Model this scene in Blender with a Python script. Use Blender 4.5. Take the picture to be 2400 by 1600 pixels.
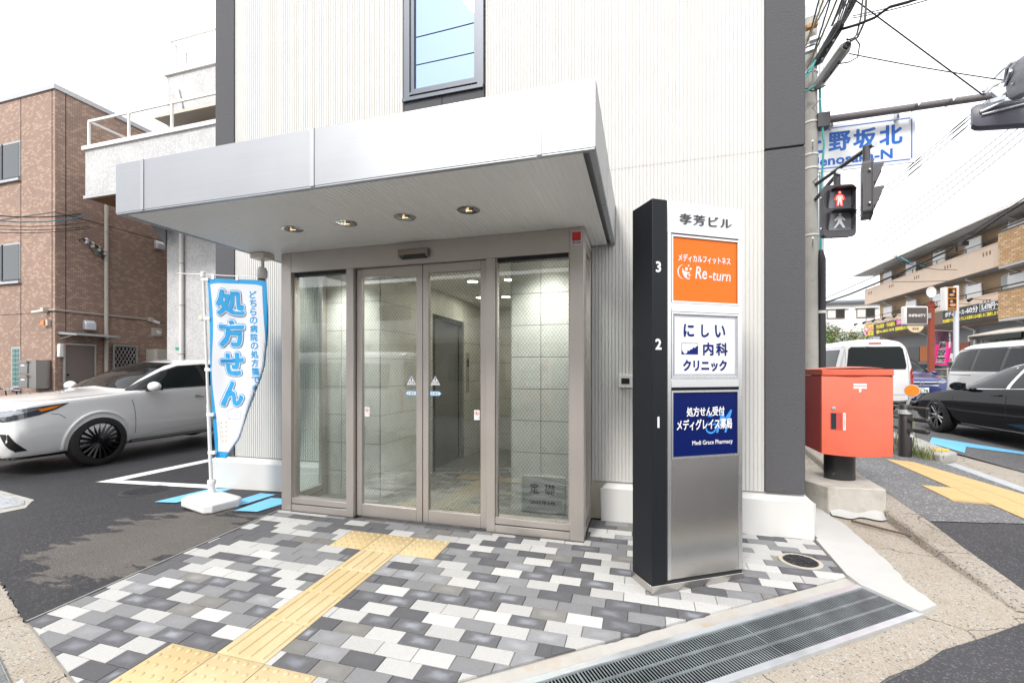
import bpy, bmesh, math, random
from mathutils import Vector, Matrix
from mathutils.geometry import delaunay_2d_cdt
from mathutils.bvhtree import BVHTree
for o in list(bpy.data.objects): bpy.data.objects.remove(o)
SC = bpy.context.scene
COL = SC.collection
R = math.radians
# ------------------------------------------------------------------ camera
H = 1.34
cam = bpy.data.cameras.new('camera')
cam.sensor_width = 36.0; cam.lens = 36.0 * 1040 / 2400
cam.shift_y = (868 - 800) / 2400.0
cam.clip_start = 0.05; cam.clip_end = 900
camo = bpy.data.objects.new('camera', cam); COL.objects.link(camo)
camo.location = (0, 0, H); camo.rotation_euler = (R(90), 0, R(16.2))
SC.camera = camo
# ------------------------------------------------------------------ sky and sun (bright overcast)
SUN_EL, SUN_AZ = 44.0, 196.0            # elevation, compass azimuth measured from +Y towards +X
w = bpy.data.worlds.new('World'); SC.world = w; w.use_nodes = True
nt = w.node_tree; nt.nodes.clear()
n_out = nt.nodes.new('ShaderNodeOutputWorld'); n_bg = nt.nodes.new('ShaderNodeBackground')
n_sky = nt.nodes.new('ShaderNodeTexSky'); n_sky.sky_type = 'NISHITA'; n_sky.sun_disc = False
n_sky.sun_elevation = R(SUN_EL); n_sky.sun_rotation = R(SUN_AZ); n_sky.air_density = 1.0; n_sky.dust_density = 3.0
n_mix = nt.nodes.new('ShaderNodeMix'); n_mix.data_type = 'RGBA'; n_mix.inputs[0].default_value = 0.86
n_tc = nt.nodes.new('ShaderNodeTexCoord'); n_no = nt.nodes.new('ShaderNodeTexNoise'); n_no.inputs['Scale'].default_value = 2.2; n_no.inputs['Detail'].default_value = 5
n_rp = nt.nodes.new('ShaderNodeValToRGB')
n_rp.color_ramp.elements[0].position = 0.3; n_rp.color_ramp.elements[0].color = (0.86, 0.87, 0.90, 1)
n_rp.color_ramp.elements[1].position = 0.7; n_rp.color_ramp.elements[1].color = (1, 1, 1, 1)
n_ml = nt.nodes.new('ShaderNodeVectorMath'); n_ml.operation = 'SCALE'; n_ml.inputs['Scale'].default_value = 10.0
L = nt.links.new
L(n_tc.outputs['Generated'], n_no.inputs['Vector']); L(n_no.outputs['Fac'], n_rp.inputs[0]); L(n_rp.outputs[0], n_ml.inputs[0])
L(n_sky.outputs[0], n_mix.inputs[6]); L(n_ml.outputs[0], n_mix.inputs[7]); L(n_mix.outputs[2], n_bg.inputs[0])
n_bg.inputs[1].default_value = 0.105
L(n_bg.outputs[0], n_out.inputs[0])
sun = bpy.data.lights.new('sun', 'SUN'); sun.energy = 1.5; sun.angle = R(13); sun.color = (1, 0.96, 0.9)
suno = bpy.data.objects.new('sun', sun); COL.objects.link(suno)
suno.rotation_euler = (R(90 - SUN_EL), 0, R(180 - SUN_AZ))
suno.location = (4, -10, 20)
SC.view_settings.view_transform = 'Standard'; SC.view_settings.look = 'None'
SC.view_settings.exposure = 1.06; SC.view_settings.gamma = 1; SC.view_settings.use_curve_mapping = False
SC.render.engine = 'CYCLES'
SC.cycles.adaptive_threshold = 0.02; SC.cycles.max_bounces = 7; SC.cycles.diffuse_bounces = 3; SC.cycles.glossy_bounces = 4
SC.cycles.transmission_bounces = 5; SC.cycles.transparent_max_bounces = 9; SC.cycles.caustics_reflective = False; SC.cycles.caustics_refractive = False
SC.cycles.sample_clamp_indirect = 6
# ------------------------------------------------------------------ helpers
rnd = random.Random(7)
ORG = {}
def tag(o, label=None, cat=None, group=None, kind=None):
    if label: o['label'] = label
    if cat: o['category'] = cat
    if group: o['group'] = group
    if kind: o['kind'] = kind
    return o
def thing(name, label, cat, loc=(0, 0, 0), rz=0.0, group=None, local=False):
    o = bpy.data.objects.new(name, None); COL.objects.link(o)
    o.empty_display_size = 0.1; o.location = loc; o.rotation_euler = (0, 0, rz)
    ORG[o] = Vector((0, 0, 0)) if local else Vector(loc)
    return tag(o, label, cat, group)
def link(name, me, parent=None):
    o = bpy.data.objects.new(name, me); COL.objects.link(o)
    if parent is not None: o.parent = parent; ORG[o] = ORG.get(parent, Vector())
    else: ORG[o] = Vector()
    return o
class MB:
    """collects geometry for ONE mesh object"""
    def __init__(s): s.v = []; s.f = []; s.m = []; s.T = None
    def av(s, p):
        p = Vector(p)
        if s.T is not None: p = s.T @ p
        s.v.append(p); return len(s.v) - 1
    def face(s, ids, m=0): s.f.append(tuple(ids)); s.m.append(m)
    def poly(s, pts, m=0): s.face([s.av(p) for p in pts], m); return s
    def box(s, x0, x1, y0, y1, z0, z1, m=0):
        i = [s.av(p) for p in ((x0,y0,z0),(x1,y0,z0),(x1,y1,z0),(x0,y1,z0),(x0,y0,z1),(x1,y0,z1),(x1,y1,z1),(x0,y1,z1))]
        for q in ((0,3,2,1),(4,5,6,7),(0,1,5,4),(1,2,6,5),(2,3,7,6),(3,0,4,7)): s.face([i[k] for k in q], m)
        return s
    def obox(s, c, a, b, h, m=0):
        """box centred at c with half axes a, b, h (vectors)"""
        c, a, b, h = map(Vector, (c, a, b, h))
        i = [s.av(c + sx*a + sy*b + sz*h) for sz in (-1, 1) for sx, sy in ((-1,-1),(1,-1),(1,1),(-1,1))]
        for q in ((0,3,2,1),(4,5,6,7),(0,1,5,4),(1,2,6,5),(2,3,7,6),(3,0,4,7)): s.face([i[k] for k in q], m)
        return s
    def cyl(s, p0, p1, r0, r1=None, n=16, m=0, cap=True):
        p0, p1 = Vector(p0), Vector(p1); r1 = r0 if r1 is None else r1
        d = (p1 - p0).normalized(); a = d.orthogonal().normalized(); b = d.cross(a)
        A = []; B = []
        for k in range(n):
            t = 2*math.pi*k/n; e = a*math.cos(t) + b*math.sin(t)
            A.append(s.av(p0 + e*r0)); B.append(s.av(p1 + e*r1))
        for k in range(n): s.face((A[k], A[(k+1)%n], B[(k+1)%n], B[k]), m)
        if cap: s.face(A[::-1], m); s.face(B, m)
        return s
    def tube(s, pts, r, n=8, m=0, cap=True):
        pts = [Vector(p) for p in pts]; rings = []; a = None
        for i, p in enumerate(pts):
            d = (pts[min(i+1, len(pts)-1)] - pts[max(i-1, 0)]).normalized()
            if a is None: a = d.orthogonal().normalized()
            else: a = (a - d*a.dot(d)).normalized()
            b = d.cross(a); rr = r[i] if isinstance(r, (list, tuple)) else r
            rings.append([s.av(p + (a*math.cos(2*math.pi*k/n) + b*math.sin(2*math.pi*k/n))*rr) for k in range(n)])
        for A, B in zip(rings, rings[1:]):
            for k in range(n): s.face((A[k], A[(k+1)%n], B[(k+1)%n], B[k]), m)
        if cap: s.face(rings[0][::-1], m); s.face(rings[-1], m)
        return s
    def prism(s, pts, d, m=0):
        """closed outline pts extruded by vector d"""
        d = Vector(d); A = [s.av(p) for p in pts]; B = [s.av(Vector(p) + d) for p in pts]; n = len(pts)
        s.face(A[::-1], m); s.face(B, m)
        for k in range(n): s.face((A[k], A[(k+1)%n], B[(k+1)%n], B[k]), m)
        return s
    def lathe(s, c, prof, n=24, m=0, axis='z', cap=True):
        """prof: list of (radius, height)"""
        c = Vector(c); rings = []
        for r_, h_ in prof:
            ring = []
            for k in range(n):
                t = 2*math.pi*k/n; x, y = math.cos(t)*r_, math.sin(t)*r_
                p = {'z': (x, y, h_), 'x': (h_, x, y), 'y': (x, h_, y)}[axis]
                ring.append(s.av(c + Vector(p)))
            rings.append(ring)
        for A, B in zip(rings, rings[1:]):
            for k in range(n): s.face((A[k], A[(k+1)%n], B[(k+1)%n], B[k]), m)
        if cap: s.face(rings[0][::-1], m); s.face(rings[-1], m)
        return s
    def grid(s, nu, nv, fn, m=0):
        I = [[s.av(fn(u/nu, v/nv)) for v in range(nv+1)] for u in range(nu+1)]
        for u in range(nu):
            for v in range(nv): s.face((I[u][v], I[u+1][v], I[u+1][v+1], I[u][v+1]), m)
        return s
    def ball(s, c, r, n=12, m=0):
        c = Vector(c); r = Vector((r, r, r)) if not hasattr(r, '__len__') else Vector(r)
        prof = [(math.sin(math.pi*k/n), -math.cos(math.pi*k/n)) for k in range(n+1)]
        rings = [[s.av(c + Vector((math.cos(2*math.pi*j/(2*n))*a*r.x, math.sin(2*math.pi*j/(2*n))*a*r.y, b*r.z))) for j in range(2*n)] for a, b in prof[1:-1]]
        t0 = s.av(c - Vector((0,0,r.z))); t1 = s.av(c + Vector((0,0,r.z))); N = 2*n
        for A, B in zip(rings, rings[1:]):
            for k in range(N): s.face((A[k], A[(k+1)%N], B[(k+1)%N], B[k]), m)
        for k in range(N): s.face((t0, rings[0][(k+1)%N], rings[0][k]), m); s.face((t1, rings[-1][k], rings[-1][(k+1)%N]), m)
        return s
    def mesh(s, name, mats, org=Vector(), smooth=False, fix=True):
        me = bpy.data.meshes.new(name)
        me.from_pydata([p - org for p in s.v], [], s.f)
        for m in (mats if isinstance(mats, (list, tuple)) else [mats]): me.materials.append(m)
        for p, k in zip(me.polygons, s.m): p.material_index = k
        if fix:
            bm = bmesh.new(); bm.from_mesh(me); bmesh.ops.recalc_face_normals(bm, faces=bm.faces); bm.to_mesh(me); bm.free()
        if smooth:
            for p in me.polygons: p.use_smooth = True
            try: me.set_sharp_from_angle(angle=R(smooth if smooth is not True else 35))
            except Exception: pass
        me.update(); return me
    def build(s, name, mats, parent=None, smooth=False, bevel=0, fix=True, kind=None, seg=2):
        o = link(name, s.mesh(name, mats, ORG.get(parent, Vector()) if parent else Vector(), smooth, fix), parent)
        if bevel:
            b = o.modifiers.new('bevel', 'BEVEL'); b.width = bevel; b.segments = seg; b.limit_method = 'ANGLE'; b.angle_limit = R(40); b.harden_normals = False
            if not smooth:
                for p in o.data.polygons: p.use_smooth = True
                try: o.data.set_sharp_from_angle(angle=R(35))
                except Exception: pass
        if kind: o['kind'] = kind
        return o
def box(name, x0, x1, y0, y1, z0, z1, mat, parent=None, bevel=0, smooth=False):
    return MB().box(x0, x1, y0, y1, z0, z1).build(name, mat, parent, smooth=smooth, bevel=bevel)
def dup(o, parent=None, name=None):
    c = o.copy(); COL.objects.link(c); c.parent = parent
    for ch in list(o.children): dup(ch, c)
    return c
# ---- lettering: text outlines turned into flat meshes (built-in font)
_tc = {}
def glyphs(txt, shear=0.0, space=1.0, vertical=False):
    key = (txt, shear, space, vertical)
    if key in _tc: return _tc[key]
    V = []; F = []
    def one(t):
        c = bpy.data.curves.new('t', 'FONT'); c.body = t; c.size = 1.0; c.resolution_u = 2; c.shear = shear; c.space_character = space
        o = bpy.data.objects.new('t', c); COL.objects.link(o)
        me = bpy.data.meshes.new_from_object(o.evaluated_get(bpy.context.evaluated_depsgraph_get()))
        vs = [v.co.copy() for v in me.vertices]; fs = [tuple(p.vertices) for p in me.polygons]
        bpy.data.objects.remove(o); bpy.data.curves.remove(c); bpy.data.meshes.remove(me)
        return vs, fs
    if vertical:
        for k, ch in enumerate(txt):
            vs, fs = one(ch)
            if not vs: continue
            cx = (min(p.x for p in vs) + max(p.x for p in vs))/2; b = len(V)
            V += [Vector((p.x - cx, p.y - k*space*1.02, 0)) for p in vs]; F += [tuple(i+b for i in f) for f in fs]
    else: V, F = one(txt)
    x0 = min(p.x for p in V); x1 = max(p.x for p in V); y0 = min(p.y for p in V); y1 = max(p.y for p in V)
    _tc[key] = (V, F, (x0, x1, y0, y1)); return _tc[key]
def letter(mb, txt, box_, fn, m=0, bold=0.0, lift=0.0, ndir=8, shear=0.0, vertical=False, keep=False, space=1.0, step=0.00012):
    """fit txt into the plane rectangle box_=(u0,u1,v0,v1); fn(u,v,lift) -> 3D point.  bold: stroke growth in metres"""
    V, F, (x0, x1, y0, y1) = glyphs(txt, shear, space, vertical)
    u0, u1, v0, v1 = box_
    su = (u1-u0)/(x1-x0); sv = (v1-v0)/(y1-y0)
    if keep:
        k = min(su, sv); cu, cv = (u0+u1)/2, (v0+v1)/2
        u0 = cu - k*(x1-x0)/2; v0 = cv - k*(y1-y0)/2; su = sv = k
    offs = [(0, 0)] + ([(bold*math.cos(2*math.pi*k/ndir), bold*math.sin(2*math.pi*k/ndir)) for k in range(ndir)] if bold else [])
    for j, (du, dv) in enumerate(offs):
        b = len(mb.v)
        for p in V: mb.av(fn(u0 + (p.x-x0)*su + du, v0 + (p.y-y0)*sv + dv, lift + j*step))
        for f in F: mb.face([i+b for i in f], m)
    return mb
# ---- materials
_M = {}
def lin(h):
    h = h.lstrip('#'); c = [int(h[i:i+2], 16)/255 for i in (0, 2, 4)]
    return tuple(x/12.92 if x <= 0.04045 else ((x+0.055)/1.055)**2.4 for x in c)
def M(name, col=(0.5,0.5,0.5), rough=0.6, metal=0.0, var=0.0, vscale=3.0, bump=0.0, bscale=200.0, spec=0.5, coat=0.0, emit=0.0, dirt=None, bdist=0.002, detail=4.0):
    if name in _M: return _M[name]
    m = bpy.data.materials.new(name); m.use_nodes = True; _M[name] = m
    if isinstance(col, str): col = lin(col)
    t = m.node_tree; b = t.nodes['Principled BSDF']; k = t.links.new
    b.inputs['Base Color'].default_value = (*col, 1); b.inputs['Roughness'].default_value = rough; b.inputs['Metallic'].default_value = metal
    b.inputs['Specular IOR Level'].default_value = spec; b.inputs['Coat Weight'].default_value = coat; b.inputs['Coat Roughness'].default_value = 0.04
    m.diffuse_color = (*col, 1)
    if emit: b.inputs['Emission Color'].default_value = (*col, 1); b.inputs['Emission Strength'].default_value = emit
    if var or bump or dirt:
        tc = t.nodes.new('ShaderNodeTexCoord')
    cur = None
    if var:
        n = t.nodes.new('ShaderNodeTexNoise'); n.inputs['Scale'].default_value = vscale; n.inputs['Detail'].default_value = detail; n.inputs['Roughness'].default_value = 0.6
        k(tc.outputs['Object'], n.inputs['Vector'])
        mr = t.nodes.new('ShaderNodeMapRange'); mr.inputs[1].default_value = 0.25; mr.inputs[2].default_value = 0.75; mr.inputs[3].default_value = 1-var; mr.inputs[4].default_value = 1+var
        k(n.outputs['Fac'], mr.inputs[0])
        sc = t.nodes.new('ShaderNodeVectorMath'); sc.operation = 'SCALE'; sc.inputs[0].default_value = col
        k(mr.outputs[0], sc.inputs['Scale']); cur = sc.outputs[0]
        mr2 = t.nodes.new('ShaderNodeMapRange'); mr2.inputs[1].default_value = 0.3; mr2.inputs[2].default_value = 0.7; mr2.inputs[3].default_value = max(0.02, rough*(1-var)); mr2.inputs[4].default_value = min(1, rough*(1+var))
        k(n.outputs['Fac'], mr2.inputs[0]); k(mr2.outputs[0], b.inputs['Roughness'])
    if dirt:
        dcol, dscale, dlo, dhi, damt = dirt
        if isinstance(dcol, str): dcol = lin(dcol)
        n = t.nodes.new('ShaderNodeTexNoise'); n.inputs['Scale'].default_value = dscale; n.inputs['Detail'].default_value = 7; n.inputs['Roughness'].default_value = 0.68
        k(tc.outputs['Object'], n.inputs['Vector'])
        mr = t.nodes.new('ShaderNodeMapRange'); mr.inputs[1].default_value = dlo; mr.inputs[2].default_value = dhi; mr.inputs[4].default_value = damt
        k(n.outputs['Fac'], mr.inputs[0])
        mx = t.nodes.new('ShaderNodeMix'); mx.data_type = 'RGBA'; mx.inputs[6].default_value = (*col, 1); mx.inputs[7].default_value = (*dcol, 1)
        k(mr.outputs[0], mx.inputs[0])
        if cur: k(cur, mx.inputs[6])
        cur = mx.outputs[2]
    if cur: k(cur, b.inputs['Base Color'])
    if bump:
        n = t.nodes.new('ShaderNodeTexNoise'); n.inputs['Scale'].default_value = bscale; n.inputs['Detail'].default_value = 3
        k(tc.outputs['Object'], n.inputs['Vector'])
        bp = t.nodes.new('ShaderNodeBump'); bp.inputs['Strength'].default_value = bump; bp.inputs['Distance'].default_value = bdist
        k(n.outputs['Fac'], bp.inputs['Height']); k(bp.outputs[0], b.inputs['Normal'])
    return m
def nodes(m): t = m.node_tree; return t, t.nodes['Principled BSDF'], t.links.new
def glass(name, tint=(1,1,1), refl=1.0, rough=0.0, ior=1.5):
    """thin architectural pane: fresnel mirror over clear transmission"""
    if name in _M: return _M[name]
    m = bpy.data.materials.new(name); m.use_nodes = True; _M[name] = m; t = m.node_tree; t.nodes.clear(); k = t.links.new
    o = t.nodes.new('ShaderNodeOutputMaterial'); mix = t.nodes.new('ShaderNodeMixShader'); tr = t.nodes.new('ShaderNodeBsdfTransparent'); gl = t.nodes.new('ShaderNodeBsdfGlossy')
    fr = t.nodes.new('ShaderNodeFresnel'); fr.inputs[0].default_value = ior; mu = t.nodes.new('ShaderNodeMath'); mu.operation = 'MULTIPLY'; mu.inputs[1].default_value = refl; mu.use_clamp = True
    tr.inputs[0].default_value = (*tint, 1); gl.inputs[0].default_value = (1, 1, 1, 1); gl.inputs['Roughness'].default_value = rough
    k(fr.outputs[0], mu.inputs[0]); k(mu.outputs[0], mix.inputs[0]); k(tr.outputs[0], mix.inputs[1]); k(gl.outputs[0], mix.inputs[2]); k(mix.outputs[0], o.inputs[0])
    return m
def sheet(name, pts, z, mat, parent=None, kind='structure', fn=None, dens=0.0, lift=0.0):
    """flat or draped ground sheet from an outline (x, y)"""
    P2 = [Vector(p[:2]) for p in pts]
    if dens:
        Q = []
        for a, b in zip(P2, P2[1:] + P2[:1]):
            n = max(1, int((b-a).length/dens)); Q += [a.lerp(b, k/n) for k in range(n)]
        x0, x1 = min(p.x for p in Q), max(p.x for p in Q); y0, y1 = min(p.y for p in Q), max(p.y for p in Q)
        ins = []; nx = int((x1-x0)/dens); ny = int((y1-y0)/dens)
        for i in range(1, nx+1):
            for j in range(1, ny+1):
                q = Vector((x0 + i*dens - dens*0.41, y0 + j*dens - dens*0.37))
                if inside(q, Q): ins.append(q)
        v, e, f, *_ = delaunay_2d_cdt(Q + ins, [(k, (k+1) % len(Q)) for k in range(len(Q))], [tuple(range(len(Q)))], 1, 1e-5)
        verts, faces = v, f
    else: verts, faces = P2, [tuple(range(len(P2)))]
    mb = MB()
    for p in verts: mb.av((p.x, p.y, (fn(p.x, p.y) if fn else z) + lift))
    for f in faces: mb.face(f)
    o = mb.build(name, mat, parent)
    me = o.data
    if sum(p.normal.z for p in me.polygons) < 0: me.flip_normals()
    if kind: o['kind'] = kind
    return o
def inside(q, poly):
    r = False; n = len(poly)
    for i in range(n):
        a, b = poly[i], poly[(i+1) % n]
        if (a[1] > q[1]) != (b[1] > q[1]) and q[0] < (b[0]-a[0])*(q[1]-a[1])/(b[1]-a[1]) + a[0]: r = not r
    return r
def wobble(pts, step=0.06, amp=0.012, closed=True, seed=1):
    rr = random.Random(seed); out = []
    seq = list(zip(pts, pts[1:] + pts[:1])) if closed else list(zip(pts, pts[1:]))
    for a, b in seq:
        a, b = Vector(a), Vector(b); n = max(1, int((b-a).length/step))
        for k in range(n):
            p = a.lerp(b, k/n); out.append((p.x + (rr.uniform(-amp, amp) if k else 0), p.y + (rr.uniform(-amp, amp) if k else 0)))
    return out
def P(px, py, d):
    """point of the place seen in the survey picture at (px,py), at distance d in front of the station"""
    c, s = math.cos(R(16.2)), math.sin(R(16.2)); r = (px-1200)/1040*d
    return Vector((r*c - d*s, r*s + d*c, H + (868-py)/1040*d))
def zg(x, y):
    """ground height: slight fall to the street and to the left lot"""
    return 0.043*(min(max(y, 0.5), 3.45) - 3.45) + 0.03*min(0.0, max(x, -10.0) + 3.6)
def zroad(y):
    """the street on the right climbs gently"""
    for (a, p), (b, q) in (((4.0,0.0),(5.5,0.045)),((5.5,0.045),(10.0,0.10)),((10.0,0.10),(14.0,0.20))):
        if y < b: return p + (q-p)*max(0.0, (y-a)/(b-a))
    return 0.2
# ================================================================== GROUND
def asphalt(name, col, speck=0.35, patch=None, rough=0.85, spec=0.35, bs=330):
    if name in _M: return _M[name]
    m = M(name, col, rough); t, b, k = nodes(m); b.inputs['Specular IOR Level'].default_value = spec
    g = t.nodes.new('ShaderNodeNewGeometry')
    n1 = t.nodes.new('ShaderNodeTexNoise'); n1.inputs['Scale'].default_value = bs; n1.inputs['Detail'].default_value = 2
    n2 = t.nodes.new('ShaderNodeTexNoise'); n2.inputs['Scale'].default_value = 0.9; n2.inputs['Detail'].default_value = 6; n2.inputs['Roughness'].default_value = 0.65
    v = t.nodes.new('ShaderNodeTexVoronoi'); v.inputs['Scale'].default_value = bs*0.45
    for n in (n1, n2, v): k(g.outputs['Position'], n.inputs['Vector'])
    r1 = t.nodes.new('ShaderNodeMapRange'); r1.inputs[1].default_value = 0.3; r1.inputs[2].default_value = 0.75; r1.inputs[3].default_value = 1-speck; r1.inputs[4].default_value = 1+speck*1.6
    k(n1.outputs['Fac'], r1.inputs[0])
    r2 = t.nodes.new('ShaderNodeMapRange'); r2.inputs[1].default_value = 0.3; r2.inputs[2].default_value = 0.7; r2.inputs[3].default_value = 0.82; r2.inputs[4].default_value = 1.18
    k(n2.outputs['Fac'], r2.inputs[0])
    mu = t.nodes.new('ShaderNodeMath'); mu.operation = 'MULTIPLY'; k(r1.outputs[0], mu.inputs[0]); k(r2.outputs[0], mu.inputs[1])
    # pale stones in the mix
    r3 = t.nodes.new('ShaderNodeMapRange'); r3.inputs[1].default_value = 0.86; r3.inputs[2].default_value = 0.92; r3.inputs[4].default_value = 0.55
    sep = t.nodes.new('ShaderNodeSeparateColor'); k(v.outputs['Color'], sep.inputs[0]); k(sep.outputs[0], r3.inputs[0])
    sc = t.nodes.new('ShaderNodeVectorMath'); sc.operation = 'SCALE'; sc.inputs[0].default_value = col; k(mu.outputs[0], sc.inputs['Scale'])
    mx = t.nodes.new('ShaderNodeMix'); mx.data_type = 'RGBA'; mx.inputs[7].default_value = (min(1, col[0]*3.6), min(1, col[1]*3.6), min(1, col[2]*3.5), 1)
    k(r3.outputs[0], mx.inputs[0]); k(sc.outputs[0], mx.inputs[6]); cur = mx.outputs[2]
    if patch:
        (cx, cy, ax, ay, ang), pc = patch
        sub = t.nodes.new('ShaderNodeMapping'); sub.vector_type = 'TEXTURE'; sub.inputs['Location'].default_value = (cx, cy, 0); sub.inputs['Rotation'].default_value = (0, 0, R(ang)); sub.inputs['Scale'].default_value = (ax, ay, 50)
        k(g.outputs['Position'], sub.inputs['Vector'])
        ln = t.nodes.new('ShaderNodeVectorMath'); ln.operation = 'LENGTH'; k(sub.outputs[0], ln.inputs[0])
        st = t.nodes.new('ShaderNodeMapping'); st.inputs['Rotation'].default_value = (0, 0, R(-28)); st.inputs['Scale'].default_value = (1.5, 5.5, 1); k(g.outputs['Position'], st.inputs['Vector'])
        n3 = t.nodes.new('ShaderNodeTexNoise'); n3.inputs['Scale'].default_value = 1.5; n3.inputs['Detail'].default_value = 8; n3.inputs['Roughness'].default_value = 0.62; k(st.outputs[0], n3.inputs['Vector'])
        a1 = t.nodes.new('ShaderNodeMath'); a1.operation = 'MULTIPLY_ADD'; a1.inputs[1].default_value = -2.6; a1.inputs[2].default_value = 1.3; k(n3.outputs['Fac'], a1.inputs[0])
        a2 = t.nodes.new('ShaderNodeMath'); a2.operation = 'ADD'; k(a1.outputs[0], a2.inputs[0]); k(ln.outputs['Value'], a2.inputs[1])
        r4 = t.nodes.new('ShaderNodeMapRange'); r4.inputs[1].default_value = 1.025; r4.inputs[2].default_value = 0.975; r4.inputs[4].default_value = 0.85; k(a2.outputs[0], r4.inputs[0])
        mx2 = t.nodes.new('ShaderNodeMix'); mx2.data_type = 'RGBA'; k(r4.outputs[0], mx2.inputs[0]); k(cur, mx2.inputs[6])
        sc2 = t.nodes.new('ShaderNodeVectorMath'); sc2.operation = 'SCALE'; sc2.inputs[0].default_value = pc; k(mu.outputs[0], sc2.inputs['Scale']); k(sc2.outputs[0], mx2.inputs[7]); cur = mx2.outputs[2]
        rr = t.nodes.new('ShaderNodeMapRange'); rr.inputs[3].default_value = 0.62; rr.inputs[4].default_value = 0.95; k(r4.outputs[0], rr.inputs[0]); k(rr.outputs[0], b.inputs['Roughness'])
    k(cur, b.inputs['Base Color'])
    bp = t.nodes.new('ShaderNodeBump'); bp.inputs['Strength'].default_value = 0.6; bp.inputs['Distance'].default_value = 0.004
    k(n1.outputs['Fac'], bp.inputs['Height']); k(bp.outputs[0], b.inputs['Normal'])
    return m
def aggregate(name, base, stones, scale=110.0, stain=(0.45, 0.33, 0.2)):
    """old concrete with exposed pebbles"""
    if name in _M: return _M[name]
    m = M(name, base, 0.9); t, b, k = nodes(m)
    g = t.nodes.new('ShaderNodeNewGeometry')
    v = t.nodes.new('ShaderNodeTexVoronoi'); v.inputs['Scale'].default_value = scale; k(g.outputs['Position'], v.inputs['Vector'])
    sep = t.nodes.new('ShaderNodeSeparateColor'); k(v.outputs['Color'], sep.inputs[0])
    cr = t.nodes.new('ShaderNodeValToRGB'); cr.color_ramp.interpolation = 'CONSTANT'
    els = cr.color_ramp.elements
    els[0].position = 0; els[0].color = (*base, 1); els[1].position = 0.34; els[1].color = (*stones[0], 1)
    for i, c in enumerate(stones[1:]):
        e = els.new(0.58 + 0.09*i); e.color = (*c, 1)
    k(sep.outputs[1], cr.inputs[0])
    dm = t.nodes.new('ShaderNodeMapRange'); dm.inputs[1].default_value = 0.25; dm.inputs[2].default_value = 0.5; k(v.outputs['Distance'], dm.inputs[0])
    mx = t.nodes.new('ShaderNodeMix'); mx.data_type = 'RGBA'; k(dm.outputs[0], mx.inputs[0]); k(cr.outputs[0], mx.inputs[6]); mx.inputs[7].default_value = (*base, 1)
    n2 = t.nodes.new('ShaderNodeTexNoise'); n2.inputs['Scale'].default_value = 3.0; n2.inputs['Detail'].default_value = 7; n2.inputs['Roughness'].default_value = 0.65; k(g.outputs['Position'], n2.inputs['Vector'])
    r2 = t.nodes.new('ShaderNodeMapRange'); r2.inputs[1].default_value = 0.52; r2.inputs[2].default_value = 0.72; r2.inputs[4].default_value = 0.45; k(n2.outputs['Fac'], r2.inputs[0])
    mx2 = t.nodes.new('ShaderNodeMix'); mx2.data_type = 'RGBA'; k(r2.outputs[0], mx2.inputs[0]); k(mx.outputs[2], mx2.inputs[6]); mx2.inputs[7].default_value = (*stain, 1)
    nd_ = t.nodes.new('ShaderNodeTexNoise'); nd_.inputs['Scale'].default_value = 3.5; nd_.inputs['Detail'].default_value = 5; k(g.outputs['Position'], nd_.inputs['Vector'])
    vm = t.nodes.new('ShaderNodeVectorMath'); vm.operation = 'MULTIPLY_ADD'; vm.inputs[1].default_value = (0.35,0.35,0.35); k(nd_.outputs['Color'], vm.inputs[0]); k(g.outputs['Position'], vm.inputs[2])
    ve = t.nodes.new('ShaderNodeTexVoronoi'); ve.feature = 'DISTANCE_TO_EDGE'; ve.voronoi_dimensions = '2D'; ve.inputs['Scale'].default_value = 1.15; k(vm.outputs[0], ve.inputs['Vector'])
    rc = t.nodes.new('ShaderNodeMapRange'); rc.inputs[1].default_value = 0.003; rc.inputs[2].default_value = 0.009; rc.inputs[3].default_value = 0.85; rc.inputs[4].default_value = 0.0; k(ve.outputs['Distance'], rc.inputs[0])
    mx3 = t.nodes.new('ShaderNodeMix'); mx3.data_type = 'RGBA'; k(rc.outputs[0], mx3.inputs[0]); k(mx2.outputs[2], mx3.inputs[6]); mx3.inputs[7].default_value = (0.09,0.075,0.055,1)
    nf = t.nodes.new('ShaderNodeTexNoise'); nf.inputs['Scale'].default_value = 240; nf.inputs['Detail'].default_value = 3; k(g.outputs['Position'], nf.inputs['Vector'])
    rf_ = t.nodes.new('ShaderNodeMapRange'); rf_.inputs[1].default_value = 0.3; rf_.inputs[2].default_value = 0.7; rf_.inputs[3].default_value = 0.62; rf_.inputs[4].default_value = 1.3; k(nf.outputs['Fac'], rf_.inputs[0])
    sf = t.nodes.new('ShaderNodeVectorMath'); sf.operation = 'SCALE'; k(mx3.outputs[2], sf.inputs[0]); k(rf_.outputs[0], sf.inputs['Scale']); k(sf.outputs[0], b.inputs['Base Color'])
    bp = t.nodes.new('ShaderNodeBump'); bp.inputs['Strength'].default_value = 0.7; bp.inputs['Distance'].default_value = 0.003; bp.invert = True
    k(v.outputs['Distance'], bp.inputs['Height']); k(bp.outputs[0], b.inputs['Normal'])
    return m
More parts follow.
